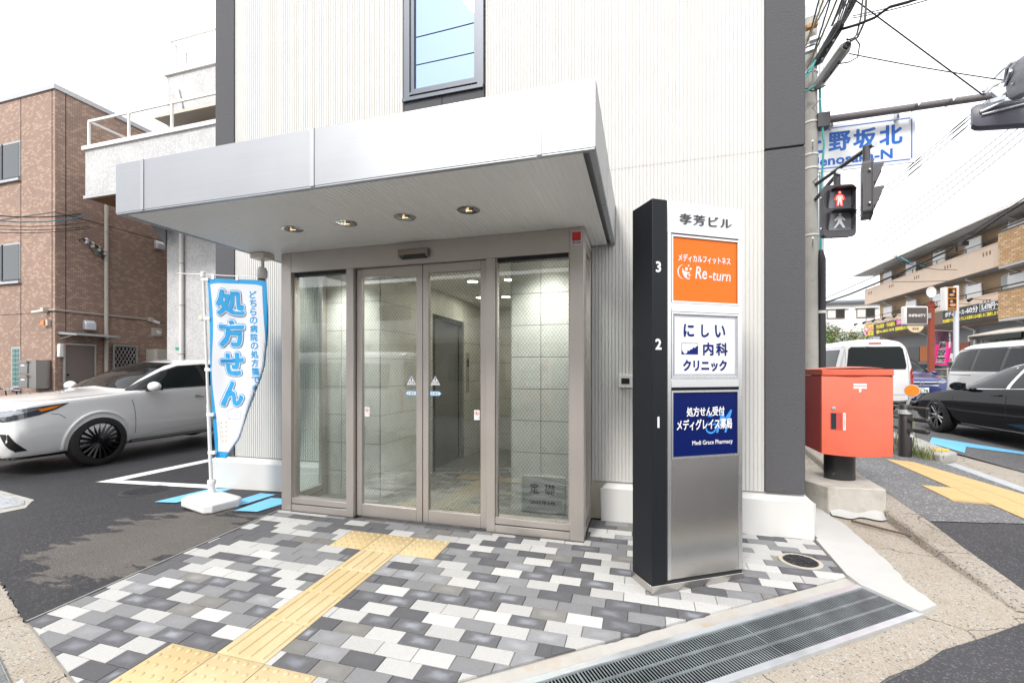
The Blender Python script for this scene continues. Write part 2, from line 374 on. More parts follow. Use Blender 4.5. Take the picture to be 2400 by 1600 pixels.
def paver_mat(name, col, haze, hamt):
    if name in _M: return _M[name]
    m = M(name, col, 0.88); t, b, k = nodes(m)
    tc = t.nodes.new('ShaderNodeTexCoord'); oi = t.nodes.new('ShaderNodeObjectInfo'); g = t.nodes.new('ShaderNodeNewGeometry')
    n1 = t.nodes.new('ShaderNodeTexNoise'); n1.inputs['Scale'].default_value = 420; n1.inputs['Detail'].default_value = 2; k(g.outputs['Position'], n1.inputs['Vector'])
    r1 = t.nodes.new('ShaderNodeMapRange'); r1.inputs[1].default_value = 0.3; r1.inputs[2].default_value = 0.7; r1.inputs[3].default_value = 0.74; r1.inputs[4].default_value = 1.3; k(n1.outputs['Fac'], r1.inputs[0])
    r0 = t.nodes.new('ShaderNodeMapRange'); r0.inputs[3].default_value = 0.86; r0.inputs[4].default_value = 1.14; k(oi.outputs['Random'], r0.inputs[0])
    mu = t.nodes.new('ShaderNodeMath'); mu.operation = 'MULTIPLY'; k(r1.outputs[0], mu.inputs[0]); k(r0.outputs[0], mu.inputs[1])
    sc = t.nodes.new('ShaderNodeVectorMath'); sc.operation = 'SCALE'; sc.inputs[0].default_value = col; k(mu.outputs[0], sc.inputs['Scale'])
    # lime bloom left where water dried in the middle of the block
    mp = t.nodes.new('ShaderNodeMapping'); mp.inputs['Location'].default_value = (-1, -1, 0); mp.inputs['Scale'].default_value = (2, 2, 0); k(tc.outputs['Generated'], mp.inputs['Vector'])
    ab = t.nodes.new('ShaderNodeVectorMath'); ab.operation = 'ABSOLUTE'; k(mp.outputs[0], ab.inputs[0])
    sx = t.nodes.new('ShaderNodeSeparateXYZ'); k(ab.outputs[0], sx.inputs[0])
    mxm = t.nodes.new('ShaderNodeMath'); mxm.operation = 'SMOOTH_MAX'; mxm.inputs[2].default_value = 0.3; k(sx.outputs[0], mxm.inputs[0]); k(sx.outputs[1], mxm.inputs[1])
    n2 = t.nodes.new('ShaderNodeTexNoise'); n2.inputs['Scale'].default_value = 22; n2.inputs['Detail'].default_value = 4; k(g.outputs['Position'], n2.inputs['Vector'])
    ad = t.nodes.new('ShaderNodeMath'); ad.operation = 'MULTIPLY_ADD'; ad.inputs[1].default_value = 0.7; k(n2.outputs['Fac'], ad.inputs[0]); k(mxm.outputs[0], ad.inputs[2])
    r3 = t.nodes.new('ShaderNodeMapRange'); r3.interpolation_type = 'SMOOTHSTEP'; r3.inputs[1].default_value = 1.12; r3.inputs[2].default_value = 0.42; k(ad.outputs[0], r3.inputs[0])
    pw = t.nodes.new('ShaderNodeMath'); pw.operation = 'POWER'; pw.inputs[1].default_value = 1.8; k(oi.outputs['Random'], pw.inputs[0])
    m3 = t.nodes.new('ShaderNodeMath'); m3.operation = 'MULTIPLY'; k(r3.outputs[0], m3.inputs[0]); k(pw.outputs[0], m3.inputs[1])
    m4 = t.nodes.new('ShaderNodeMath'); m4.operation = 'MULTIPLY'; m4.inputs[1].default_value = hamt; k(m3.outputs[0], m4.inputs[0])
    mx = t.nodes.new('ShaderNodeMix'); mx.data_type = 'RGBA'; k(m4.outputs[0], mx.inputs[0]); k(sc.outputs[0], mx.inputs[6]); mx.inputs[7].default_value = (*haze, 1)
    k(mx.outputs[2], b.inputs['Base Color'])
    bp = t.nodes.new('ShaderNodeBump'); bp.inputs['Strength'].default_value = 0.35; bp.inputs['Distance'].default_value = 0.0015
    k(n1.outputs['Fac'], bp.inputs['Height']); k(bp.outputs[0], b.inputs['Normal'])
    return m
m_lot = asphalt('asphalt_lot', (0.026, 0.026, 0.029), 0.55, bs=190, patch=((-3.85, 2.70, 0.66, 0.66, 30), (0.115, 0.105, 0.096)))
m_road = asphalt('asphalt_road', (0.10, 0.10, 0.105), 0.4)
m_road2 = asphalt('asphalt_patch', (0.05, 0.05, 0.055), 0.45)
m_walk = asphalt('asphalt_walk', (0.13, 0.13, 0.135), 0.75, bs=150)
m_fresh = M('fresh_concrete', (0.43, 0.415, 0.39), 0.85, var=0.08, vscale=8, bump=0.3, bscale=120, dirt=((0.42, 0.32, 0.21), 5.0, 0.50, 0.66, 0.75))
m_white_c = M('white_concrete', (0.47, 0.47, 0.46), 0.85, var=0.05, vscale=4, bump=0.3, bscale=110, dirt=((0.45,0.41,0.35), 4.0, 0.56, 0.75, 0.5))
m_agg = aggregate('aggregate_concrete', (0.36, 0.325, 0.275), [(0.46,0.43,0.38),(0.27,0.21,0.15),(0.17,0.17,0.18),(0.07,0.07,0.075),(0.38,0.27,0.18)], 75, stain=(0.26,0.205,0.14))
m_agg2 = aggregate('aggregate_kerb', (0.34, 0.305, 0.26), [(0.43,0.40,0.36),(0.30,0.25,0.19),(0.16,0.16,0.17),(0.08,0.08,0.08)], 58, stain=(0.17,0.15,0.09))
m_galv = M('galvanised_steel', (0.62, 0.65, 0.68), 0.42, 0.75, var=0.12, vscale=9, bump=0.1, bscale=60)
m_dark = M('dark_void', (0.006, 0.007, 0.008), 1.0, spec=0.0)
m_grate = M('grate_steel', (0.30, 0.34, 0.36), 0.5, 0.55, var=0.3, vscale=7)
m_kerb = M('kerb_concrete', (0.40, 0.39, 0.36), 0.9, var=0.15, vscale=14, bump=0.5, bscale=160, dirt=((0.16,0.15,0.11), 6, 0.52, 0.7, 0.6))
m_paint = M('road_paint_white', (0.78, 0.78, 0.76), 0.7, var=0.06, vscale=20)
m_blue = M('road_paint_blue', (0.17, 0.50, 0.78), 0.6, var=0.12, vscale=18)

tag(sheet('street', [(-250,-250),(250,-250),(250,300),(-250,300)], -0.20, m_road))   # far-reaching base sheet
# near street surface follows the fall of the ground
sheet('street_surface', [(-30,-14),(30,-14),(30,120),(-30,120)], 0, m_road, fn=lambda x, y: zg(x, y) - 0.016, dens=0).data
bpy.data.objects['street_surface'].data.clear_geometry()
_mb = MB(); xs = [-60,-30,-20,-14,-10,-8,-6,-5,-3.6,-2,0,2,4,8,14,30,60]; ys = [-40,-20,-10,-5,-2,0,0.5,1,2,3,3.45,5,8,14,30,60,130]
_mb.grid(len(xs)-1, len(ys)-1, lambda u, v: (xs[round(u*(len(xs)-1))], ys[round(v*(len(ys)-1))], zg(xs[round(u*(len(xs)-1))], ys[round(v*(len(ys)-1))]) - 0.016))
bpy.data.objects['street_surface'].data = _mb.mesh('street_surface', m_road)
# car lot on the left
lot = [(-3.345,3.50),(-3.345,1.64)] + wobble([(-3.345,1.64),(-3.55,1.71),(-3.9,1.83),(-4.24,1.94),(-6.0,2.45),(-9.5,3.5)], 0.035, 0.012, False, 3) + [(-16,5.3),(-16,22),(-4.3,22),(-4.3,4.2),(-3.5,4.2)]
sheet('car_lot', lot, 0, m_lot, fn=zg, dens=0.6)
# metal edge strip between lot and pavers
_e = MB(); _e.poly([(-3.345,3.47,zg(-3.345,3.47)+0.006),(-3.330,3.47,zg(-3.33,3.47)+0.006),(-3.322,1.64,zg(-3.3,1.64)+0.006),(-3.337,1.64,zg(-3.3,1.64)+0.006)])
tag(_e.build('edging_strip', M('edge_strip', (0.35,0.34,0.33), 0.5, 0.5)), kind='structure')
# concrete round the front gutters
gl = wobble([(-3.35,1.645),(-3.01,1.555),(-2.77,1.475),(-2.50,1.395),(-1.9,1.22)], 0.03, 0.008, False, 5)
sheet('gutter_concrete', wobble([(-3.345,1.64),(-3.55,1.71),(-3.9,1.83),(-4.24,1.94),(-6.0,2.45),(-9.5,3.5)][::-1], 0.035, 0.012, False, 3) + [(-3.345,1.64)] + gl[1:] + [(-1.9,1.05),(-9.6,3.2)], 0, m_agg, fn=lambda x, y: zg(x,y) - 0.008, dens=0.3)
sheet('gutter_concrete', wobble([(1.285,3.395),(0.82,3.05),(0.46,2.785),(0.0,2.435),(-0.39,2.175),(-0.75,1.905),(-1.66,1.235)], 0.03, 0.007, False, 8) + [(-1.5,1.12),(1.33,3.24)], 0, m_fresh, fn=lambda x, y: zg(x, y) - 0.008, dens=0.3)
sheet('old_gutter', wobble([(1.31,3.0),(1.33,3.26),(1.61,3.11),(1.60,3.36),(1.64,3.67),(1.66,4.05),(1.69,4.45),(1.63,4.95),(1.9,5.9),(2.75,9.5),(3.2,9.5),(2.62,5.85),(2.46,4.83),(2.36,4.14),(2.33,3.60),(2.25,3.26),(1.98,3.06),(1.68,2.85),(1.42,2.68),(1.28,2.55),(1.09,2.43),(1.01,2.35),(0.2,1.72),(-0.6,1.1),(-1.5,0.9),(-1.4,1.1)], 0.05, 0.012, True, 4), 0, m_agg, fn=lambda x, y: zg(x,y) - 0.012, dens=0.3)
# kerb of the channel: a low rounded step flush with the pavement
_k = MB(); kin = [(2.62,8.6),(2.30,6.2),(2.12,4.65),(2.075,4.1),(2.06,3.75),(2.05,3.42),(2.04,3.2)]; kout = [(2.95,8.6),(2.56,6.2),(2.34,4.60),(2.245,4.0),(2.21,3.6),(2.20,3.35),(2.18,3.18)]
kh = [0.075,0.075,0.072,0.06,0.045,0.025,0.004]
zt = lambda p, h: zg(*p) - 0.008 + h
for i in range(6):
    a, b, c, d = kin[i], kin[i+1], kout[i], kout[i+1]; h0, h1 = kh[i], kh[i+1]; ai, bi = (a[0]-0.02,a[1]), (b[0]-0.02,b[1]); am, bm_ = (a[0]+0.018,a[1]), (b[0]+0.018,b[1])
    _k.poly([(*am,zt(a,h0)),(*bm_,zt(b,h1)),(*d,zt(d,h1)+0.006),(*c,zt(c,h0)+0.006)]); _k.poly([(*a,zt(a,h0*0.8)),(*b,zt(b,h1*0.8)),(*bm_,zt(b,h1)),(*am,zt(a,h0))]); _k.poly([(*ai,zt(a,-0.012)),(*bi,zt(b,-0.012)),(*b,zt(b,h1*0.8)),(*a,zt(a,h0*0.8))])
tag(_k.build('channel_kerb', m_agg2, smooth=60), kind='structure')
# right-hand pavement (asphalt) and the newer patch in front of it
sheet('pavement', wobble([(2.335,4.57),(3.04,4.71),(4.3,4.95),(3.92,5.9),(3.99,7.45),(4.1,8.4),(4.5,14),(5.0,60),(3.3,60),(3.0,9.2),(2.45,5.53)], 0.15, 0.006, True, 6), 0.074, m_walk)
zpatch = lambda x, y: zg(x, y) + 0.003 + 0.066*min(1, max(0, (y-3.2)/1.1))
sheet('pavement_patch', [(2.335,4.57),(3.04,4.71),(4.3,4.95),(4.85,5.0),(6.5,3.6),(6.5,2.6),(3.5,2.0),(1.9,2.1),(1.01,2.33),(1.28,2.55),(1.42,2.68),(1.68,2.85),(1.98,3.06),(2.185,3.2),(2.205,3.6),(2.24,4.0)], 0, m_road2, fn=zpatch, dens=0.4)
# white fresh concrete beside the plinth
ws = wobble([(1.645,4.98),(1.69,4.45),(1.665,4.05),(1.645,3.67),(1.60,3.36),(1.64,3.08)], 0.045, 0.006, False, 11)
sheet('concrete_strip', [(1.29,3.40),(1.325,4.03),(1.345,4.05),(1.36,5.3),(1.62,5.3)] + ws + [(1.50,3.02),(1.315,3.27)], 0, m_white_c, fn=lambda x, y: zg(x, y) + 0.014)
_s = bpy.data.objects['concrete_strip'].modifiers.new('s', 'SOLIDIFY'); _s.thickness = 0.03; _s.offset = -1
# kerb along the road
_k = MB()
_k.prism([(4.02,7.60,0),(4.34,7.86,0),(4.62,9.3,0),(4.8,14,0),(5.1,60,0),(4.85,60,0),(4.5,14,0),(4.30,9.3,0),(3.92,8.0,0)], (0,0,0.175))
tag(_k.build('road_kerb', m_kerb, bevel=0.035, seg=3), kind='structure')
sheet('road_gutter', [(4.64,9.3),(4.76,8.7),(4.72,7.28),(4.9,5.1),(4.3,4.95),(3.83,5.89),(3.97,7.42),(4.34,7.86)], 0.055, m_agg)
sheet('road_gutter_strip', [(4.12,7.5),(3.96,5.89),(4.42,5.0),(4.27,5.0),(3.82,5.85),(3.97,7.42)], 0.076, M('kerb_pale', (0.42,0.44,0.46), 0.8, var=0.1, vscale=10))
_mb = MB(); _ys = [3.0,4.0,5.3,6,7,8,9,10,12,14,20,60,120]; _xs = [4.62,4.9,5.4,6.5,9,11.2]
_mb.grid(len(_xs)-1, len(_ys)-1, lambda u, v: (_xs[round(u*5)]+ (0.25 if _ys[round(v*12)] < 6 and u == 0 else 0), _ys[round(v*12)], zroad(_ys[round(v*12)]) - 0.001))
tag(_mb.build('road_surface', m_road), kind='structure')
sheet('far_pavement', [(11.2,-5),(40,-5),(40,120),(11.2,120)], 0.24, m_walk)
# yellow tactile path on the pavement: slabs
m_tact2 = M('tactile_old', (0.56, 0.39, 0.18), 0.8, var=0.08, vscale=25, bump=0.6, bscale=45)
ZP = 0.0765
tp = tag(sheet('tactile_path', [(3.35,7.57),(3.61,7.43),(3.75,5.78),(3.62,4.80),(3.15,4.86),(3.17,5.27),(2.90,5.30),(2.96,5.96),(3.215,5.93)], ZP, M('mortar', (0.40,0.29,0.14), 0.9)))
def slab(name, quad, z, h, mat, parent, inset=0.003):
    q = [Vector(p) for p in quad]; c = sum(q, Vector((0,0)))/len(q)
    q = [p + (c-p).normalized()*inset*1.4 for p in q]
    return MB().prism([(p.x, p.y, z) for p in q], (0,0,h)).build(name, mat, parent)
A0, A1, B0, B1 = Vector((3.35,7.57)), Vector((3.215,5.93)), Vector((3.61,7.43)), Vector((3.745,5.80))
for k in range(6):
    l0, l1, r0, r1 = A0.lerp(A1, k/6), A0.lerp(A1, (k+1)/6), B0.lerp(B1, k/6), B0.lerp(B1, (k+1)/6)
    for i in range(2): slab('paving_slab', [l0.lerp(r0, i/2), l0.lerp(r0, (i+1)/2), l1.lerp(r1, (i+1)/2), l1.lerp(r1, i/2)], ZP, 0.006, m_tact2, tp)
for k in range(4):
    for i in range(3):
        if i == 0 and k > 1: continue
        L0 = Vector((2.96,5.95)) + Vector((-0.025,-0.29))*k; W_ = Vector((0.263,-0.045))
        slab('paving_slab', [L0+W_*i, L0+W_*(i+1), L0+W_*(i+1)+Vector((-0.025,-0.29)), L0+W_*i+Vector((-0.025,-0.29))], ZP, 0.006, m_tact2, tp)

# ------------------------------------------------------------------ paved apron in front of the doors
SL = math.atan(0.043)
apron = tag(sheet('paved_apron', [(-3.335,3.47),(-3.325,1.64),(-2.5,1.39),(-1.64,1.24),(1.285,3.39),(1.32,4.04),(-0.42,4.04),(-0.42,3.47)], 0, M('sand_joint', (0.24,0.225,0.20), 0.95, var=0.2, vscale=40), fn=lambda x, y: zg(x, y) - 0.006, dens=0.35), kind='structure')
MP = [paver_mat('paver_white', (0.45,0.447,0.438), (0.50,0.50,0.50), 0.3), paver_mat('paver_grey', (0.215,0.217,0.225), (0.38,0.39,0.42), 0.6), paver_mat('paver_dark', (0.10,0.10,0.108), (0.36,0.38,0.43), 0.7), paver_mat('paver_warm', (0.175,0.17,0.162), (0.36,0.36,0.36), 0.45)]
def chamf(pts, h, c=0.0025):
    """flat block on outline pts (top at z=0) with a small chamfer"""
    mb = MB(); n = len(pts); cen = sum((Vector(p) for p in pts), Vector((0,0)))/n
    ins = []
    for p in pts:
        p = Vector(p); d = cen - p; ins.append(p + Vector((math.copysign(c, d.x), math.copysign(c, d.y))))
    B = [mb.av((*p, -h)) for p in pts]; S = [mb.av((*p, -c*0.8)) for p in pts]; T = [mb.av((p.x, p.y, 0)) for p in ins]
    for k in range(n):
        j = (k+1) % n; mb.face((B[k],B[j],S[j],S[k])); mb.face((S[k],S[j],T[j],T[k]))
    mb.face(T); return mb
PW, PH, GAP = 0.2, 0.1, 0.0017
full = [chamf([(-PW/2+GAP,-PH/2+GAP),(PW/2-GAP,-PH/2+GAP),(PW/2-GAP,PH/2-GAP),(-PW/2+GAP,PH/2-GAP)], 0.05).mesh('paver', m) for m in MP]
RA = [(-3.322,3.466),(-3.315,1.645),(-2.5,1.40),(-1.64,1.25),(-0.425,2.137),(-0.425,3.466)]
RB = [(-0.425,2.137),(1.28,3.375),(1.31,4.03),(-0.425,4.03)]
def clip(sub, cl):
    out = [Vector(p) for p in sub]; n = len(cl)
    ar = sum(cl[i][0]*cl[(i+1)%n][1] - cl[(i+1)%n][0]*cl[i][1] for i in range(n)); sg = 1 if ar > 0 else -1
    for i in range(n):
        a, b = Vector(cl[i]), Vector(cl[(i+1)%n]); e = b - a; side = lambda p: sg*(e.x*(p.y-a.y) - e.y*(p.x-a.x))
        new = []
        for j in range(len(out)):
            p, q = out[j], out[(j+1) % len(out)]; sp, sq = side(p), side(q)
            if sp >= 0: new.append(p)
            if (sp > 0 and sq < 0) or (sp < 0 and sq > 0): new.append(p.lerp(q, sp/(sp-sq)))
        out = new
        if not out: return []
    cl2 = []
    for p in out:
        if not cl2 or (p-cl2[-1]).length > 1e-4: cl2.append(p)
    if len(cl2) > 1 and (cl2[0]-cl2[-1]).length < 1e-4: cl2.pop()
    return cl2
def parea(p): return abs(sum(p[i].x*p[(i+1)%len(p)].y - p[(i+1)%len(p)].x*p[i].y for i in range(len(p))))/2
MAN = Vector((1.075,3.555))
pieces = []; pr = random.Random(21)
TY = 3.22
row = 0; y1 = TY + 0.9
prev = {}
while y1 > 1.25:
    y0 = y1 - PH
    ym = (y0+y1)/2; ex = []
    if 2.92 < ym < 3.22: ex = [(-2.335,-1.435)]
    elif 1.72 < ym < 2.92: ex = [(-2.04,-1.742)]
    elif 1.42 < ym < 1.72: ex = [(-2.335,-1.435)]
    x = -3.6 + (0.1 if row % 2 else 0.0) + (0.03 if row % 3 == 0 else 0); 
    last = -1
    while x < 1.4:
        c = pr.choices([0,1,2,3], [0.37,0.27,0.29,0.07])[0]
        if c == last and pr.random() < 0.5: c = pr.choice([0,1,2])
        last = c
        segs = [(x, x+PW)]
        for a, b in ex:
            ns = []
            for s0, s1 in segs:
                if s1 <= a or s0 >= b: ns.append((s0, s1)); continue
                if s0 < a: ns.append((s0, a))
                if s1 > b: ns.append((b, s1))
            segs = ns
        for s0, s1 in segs:
            if s1 - s0 < 0.012: continue
            rc = [(s0+GAP,y0+GAP),(s1-GAP,y0+GAP),(s1-GAP,y1-GAP),(s0+GAP,y1-GAP)]
            ok = all(inside(p, RA) or inside(p, RB) for p in rc)
            mid = Vector(((s0+s1)/2, ym))
            if ok and abs(s1-s0-PW) < 1e-4: pieces.append((mid, None, c)); continue
            for reg in ([(None)] if ok else [RA, RB]):
                q = [Vector(p) for p in rc] if reg is None else clip(rc, reg)
                if len(q) >= 3 and parea(q) > 0.0004: pieces.append((sum(q, Vector((0,0)))/len(q), q, c))
        x += PW
    row += 1; y1 = y0
def inframe(p):
    c, s = math.cos(R(16.2)), math.sin(R(16.2)); r = p.x*c + p.y*s; d = -p.x*s + p.y*c
    if d < 0.3: return False
    px = 1200 + 1040*r/d; py = 868 + 1040*(H - zg(p.x, p.y))/d
    return -60 < px < 2460 and py < 1660
pieces = [p for p in pieces if (p[0]-MAN).length > 0.10]
pieces.sort(key=lambda p: (0 if inframe(p[0]) else 1, p[0].length))
rest = MB()
for i, (mid, q, c) in enumerate(pieces):
    top = zg(mid.x, mid.y) + 0.004 + rnd.uniform(-0.0012, 0.0012)
    sl = SL if mid.y < 3.45 else 0
    if i < 300:
        if q is None: me = full[c]
        else: me = chamf([p - mid for p in q], 0.05).mesh('paver', MP[c])
        o = link('paver', me, apron); o.location = (mid.x, mid.y, top); o.rotation_euler = (sl + rnd.uniform(-0.004,0.004), rnd.uniform(-0.004,0.004), 0)
    else:
        src = chamf([(-PW/2+GAP,-PH/2+GAP),(PW/2-GAP,-PH/2+GAP),(PW/2-GAP,PH/2-GAP),(-PW/2+GAP,PH/2-GAP)], 0.02) if q is None else chamf([p - mid for p in q], 0.02)
        b = len(rest.v)
        for p in src.v: rest.v.append(Vector((mid.x + p.x, mid.y + p.y, top + p.z + (p.y*0.043 if sl else 0))))
        for f in src.f: rest.face([k+b for k in f], c)
if rest.v: rest.build('paver_field', MP, apron, kind='stuff')
# tactile slabs: warning studs and guiding bars
def tact_mat(name, c1, c2, lo):
    m = M(name, c1, 0.8); t, b, k = nodes(m); g = t.nodes.new('ShaderNodeNewGeometry'); oi = t.nodes.new('ShaderNodeObjectInfo')
    n = t.nodes.new('ShaderNodeTexNoise'); n.inputs['Scale'].default_value = 9; n.inputs['Detail'].default_value = 5; k(g.outputs['Position'], n.inputs['Vector'])
    ad = t.nodes.new('ShaderNodeMath'); ad.operation = 'MULTIPLY_ADD'; ad.inputs[1].default_value = 0.35; k(oi.outputs['Random'], ad.inputs[0]); k(n.outputs['Fac'], ad.inputs[2])
    r = t.nodes.new('ShaderNodeMapRange'); r.inputs[1].default_value = lo; r.inputs[2].default_value = lo+0.3; k(ad.outputs[0], r.inputs[0])
    mx = t.nodes.new('ShaderNodeMix'); mx.data_type = 'RGBA'; mx.inputs[6].default_value = (*c1,1); mx.inputs[7].default_value = (*c2,1); k(r.outputs[0], mx.inputs[0])
    n2 = t.nodes.new('ShaderNodeTexNoise'); n2.inputs['Scale'].default_value = 500; k(g.outputs['Position'], n2.inputs['Vector'])
    r2 = t.nodes.new('ShaderNodeMapRange'); r2.inputs[3].default_value = 0.8; r2.inputs[4].default_value = 1.2; k(n2.outputs['Fac'], r2.inputs[0])
    sc = t.nodes.new('ShaderNodeVectorMath'); sc.operation = 'SCALE'; k(mx.outputs[2], sc.inputs[0]); k(r2.outputs[0], sc.inputs['Scale']); k(sc.outputs[0], b.inputs['Base Color'])
    return m
m_ty = tact_mat('tactile_yellow', (0.52,0.40,0.215), (0.56,0.45,0.27), 0.60)
sq = [(-0.1475,-0.1475),(0.1475,-0.1475),(0.1475,0.1475),(-0.1475,0.1475)]
mb = chamf(sq, 0.05)
for i in range(5):
    for j in range(5): mb.lathe((-0.12+0.06*i, -0.12+0.06*j, -0.001), [(0.0135,0),(0.0125,0.004),(0.0075,0.0068)], 10)
stud = mb.mesh('tactile_slab', m_ty, smooth=40)
mb = chamf(sq, 0.05)
for i in range(4):
    x = -0.1125 + 0.075*i; h = 0.0068
    mb.prism([(x-0.014,-0.135,-0.001),(x-0.009,-0.131,h),(x+0.009,-0.131,h),(x+0.014,-0.135,-0.001)], (0,0.27,0))
bars = mb.mesh('tactile_slab', m_ty)
for x, y, me in [(-2.185,3.07,stud),(-1.885,3.07,stud),(-1.585,3.07,stud)] + [(-1.891,2.77-0.3*k,bars) for k in range(4)] + [(-2.185,1.57,stud),(-1.885,1.57,stud),(-1.585,1.57,stud)]:
    o = link('tactile_slab', me, apron); o.location = (x, y, zg(x, y) + 0.005); o.rotation_euler = (SL, 0, 0)
# ------------------------------------------------------------------ drain gratings
def grating(name, label, p_end, ang, length, width, rows, group):
    """steel trench grating; p_end the far outer corner, running back along ang"""
    d = Vector((math.cos(R(ang)), math.sin(R(ang)), 0)); n = Vector((-d.y, d.x, 0))
    t = thing(name, label, 'drain grating', (p_end[0], p_end[1], zg(*p_end)), group=group)
    def W(a, b, dz): p = Vector((*p_end, 0)) + d*a + n*b; return Vector((p.x, p.y, zg(p.x, p.y) + dz))
    def bar(mb, a0, a1, b0, b1, z0, z1):
        i = [mb.av(W(a, b, z)) for z in (z0, z1) for a, b in ((a0,b0),(a1,b0),(a1,b1),(a0,b1))]
        for q in ((0,3,2,1),(4,5,6,7),(0,1,5,4),(1,2,6,5),(2,3,7,6),(3,0,4,7)): mb.face([i[k] for k in q])
    fr = MB(); bar(fr, 0, length, 0, 0.036, -0.05, 0.006); fr.build('frame_rail', m_galv, t)
    fr = MB(); bar(fr, 0, length, width-0.036, width, -0.05, 0.006); fr.build('frame_rail', m_galv, t)
    fr = MB(); bar(fr, 0, 0.012, 0.037, width-0.037, -0.05, 0.0055); fr.build('frame_end', m_galv, t)
    fl = MB(); bar(fl, 0.012, length, 0.036, width-0.036, -0.045, -0.0035); fl.build('trench', m_dark, t)
    wr = (width-0.072)/rows
    for r_ in range(rows):
        for s in range(int(length/0.995)+1):
            a0 = 0.016 + s*0.995; a1 = min(a0 + 0.99, length)
            if a1-a0 < 0.05: continue
            pn = MB(); b0 = 0.037 + wr*r_ + 0.001; b1 = b0 + wr - 0.003
            bar(pn, a0, a1, b0, b0+0.004, -0.004, 0.003); bar(pn, a0, a1, b1-0.004, b1, -0.004, 0.003)
            a = a0
            while a < a1: bar(pn, a, a+0.0046, b0+0.0045, b1-0.0045, -0.0008, 0.0025); a += 0.0165
            pn.build('grate_panel', m_grate, t, kind='stuff')
    return t
grating('drain_grating', 'long galvanised steel drain grating on the right, ending beside the pale concrete strip', (1.305,3.285), 216.4, 2.9, 0.345, 3, 'drain gratings')
grating('drain_grating', 'steel drain grating cut off by the lower left corner of the picture', (-4.6,1.93), -18.0, 3.4, -0.3, 3, 'drain gratings') if False else None
def grat_left():
    p = Vector((-5.2,2.14)); a = -18.0
    return grating('drain_grating', 'steel drain grating at the lower left edge, along the rough concrete strip', (p.x + 3.6*math.cos(R(a)), p.y + 3.6*math.sin(R(a))), a+180, 3.6, 0.32, 3, 'drain gratings')
grat_left()
# ------------------------------------------------------------------ covers, marks
def manhole(name, label, cx, cy, r, mat, pattern, ring=None):
    z = zg(cx, cy) + 0.008; t = thing(name, label, 'manhole cover', (cx, cy, z))
    if ring: MB().lathe((cx,cy,z-0.02), [(r+0.028,0),(r+0.028,0.018),(r+0.004,0.019),(r+0.004,0.0)], 40).build('surround', ring, t)
    mb = MB().lathe((cx,cy,z-0.02), [(r,0),(r,0.021),(r-0.008,0.0225),(r-0.012,0.020),(0.001,0.020)], 40); mb.build('cover', mat, t, smooth=40)
    mb = MB()
    if pattern == 'cast':
        rr = random.Random(4)
        for ring_, n in ((0.018,6),(0.04,10),(0.064,16),(0.086,22)):
            for k in range(n):
                a = 2*math.pi*k/n + rr.uniform(-.1,.1); q = ring_*r/0.1
                u = Vector((math.cos(a+rr.uniform(-.8,.8)), math.sin(a+rr.uniform(-.8,.8)), 0)); v = Vector((-u.y,u.x,0))
                mb.obox((cx+q*math.cos(a), cy+q*math.sin(a), z+0.002), u*0.0085, v*0.0035, (0,0,0.003))
    else:
        for k in range(-6, 7):
            y = k*r/6.8; hw = math.sqrt(max(0, (r*0.9)**2 - y*y))
            for s in (-1, 1): mb.box(cx + (0.012 if s > 0 else -hw), cx + (hw if s > 0 else -0.012), cy+y-0.006, cy+y+0.006, z-0.002, z+0.004)
    mb.build('raised_pattern', mat, t, kind='stuff'); return t
m_iron = M('cast_iron', (0.035,0.037,0.042), 0.55, 0.3, var=0.2, vscale=60)
manhole('manhole_cover', 'small round black cast iron manhole cover in the pavers right of the sign', 1.075, 3.555, 0.105, m_iron, 'cast', M('sand_mortar', (0.45,0.41,0.34), 0.95, bump=0.3))
manhole('drain_cover', 'round dark slotted drain cover in the asphalt lot near the white line', -5.52, 3.77, 0.22, m_iron, 'slots', M('asphalt_ring', (0.05,0.05,0.05), 0.9))
t = thing('access_cover', 'pale checkered steel access cover in a concrete frame at the left edge', 'access cover', (-6.6,3.05,zg(-6.6,3.05)))
zc = zg(-6.4,3.05)
MB().prism([(-7.4,3.02,zc-0.03),(-6.21,2.86,zc-0.03),(-6.17,3.13,zc-0.03),(-6.5,3.26,zc-0.03),(-7.4,3.40,zc-0.03)], (0,0,0.036)).build('frame', m_kerb, t)
mb = MB().prism([(-7.4,3.07,zc),(-6.36,2.93,zc),(-6.33,3.10,zc),(-6.53,3.20,zc),(-7.4,3.33,zc)], (0,0,0.012)); mb.build('plate', m_galv, t)
mb = MB()
for i in range(14):
    for j in range(4):
        x = -7.3 + i*0.072; y = 3.04 - (x+7.4)*0.135 + 0.05 + j*0.05; a = R(45 if (i+j) % 2 else -45); u = Vector((math.cos(a), math.sin(a), 0))
        mb.obox((x,y,zc+0.013), u*0.022, Vector((-u.y,u.x,0))*0.004, (0,0,0.002))
mb.build('checker_studs', m_galv, t, kind='stuff')
def mark(name, label, cat, quads, mat, lift=0.006, group=None, fn=zg, sub=8):
    """painted line: quads of four corners (x,y); ends run along the first edge"""
    o = None
    mb = MB()
    for q in quads:
        q = [Vector(p) for p in q]
        for k in range(sub):
            a0, a1 = q[0].lerp(q[1], k/sub), q[0].lerp(q[1], (k+1)/sub); b0, b1 = q[3].lerp(q[2], k/sub), q[3].lerp(q[2], (k+1)/sub)
            mb.poly([(p.x, p.y, fn(p.x, p.y) + lift) for p in (a0, a1, b1, b0)])
    o = mb.build(name, mat)
    if sum(p.normal.z for p in o.data.polygons) < 0: o.data.flip_normals()
    return tag(o, label, cat, group, None)
LM = mark('parking_line', 'white parking bay line running back towards the white car', 'road marking', [[(-6.70,3.98),(-6.70,8.6),(-6.48,8.6),(-6.46,4.10)]], m_paint)
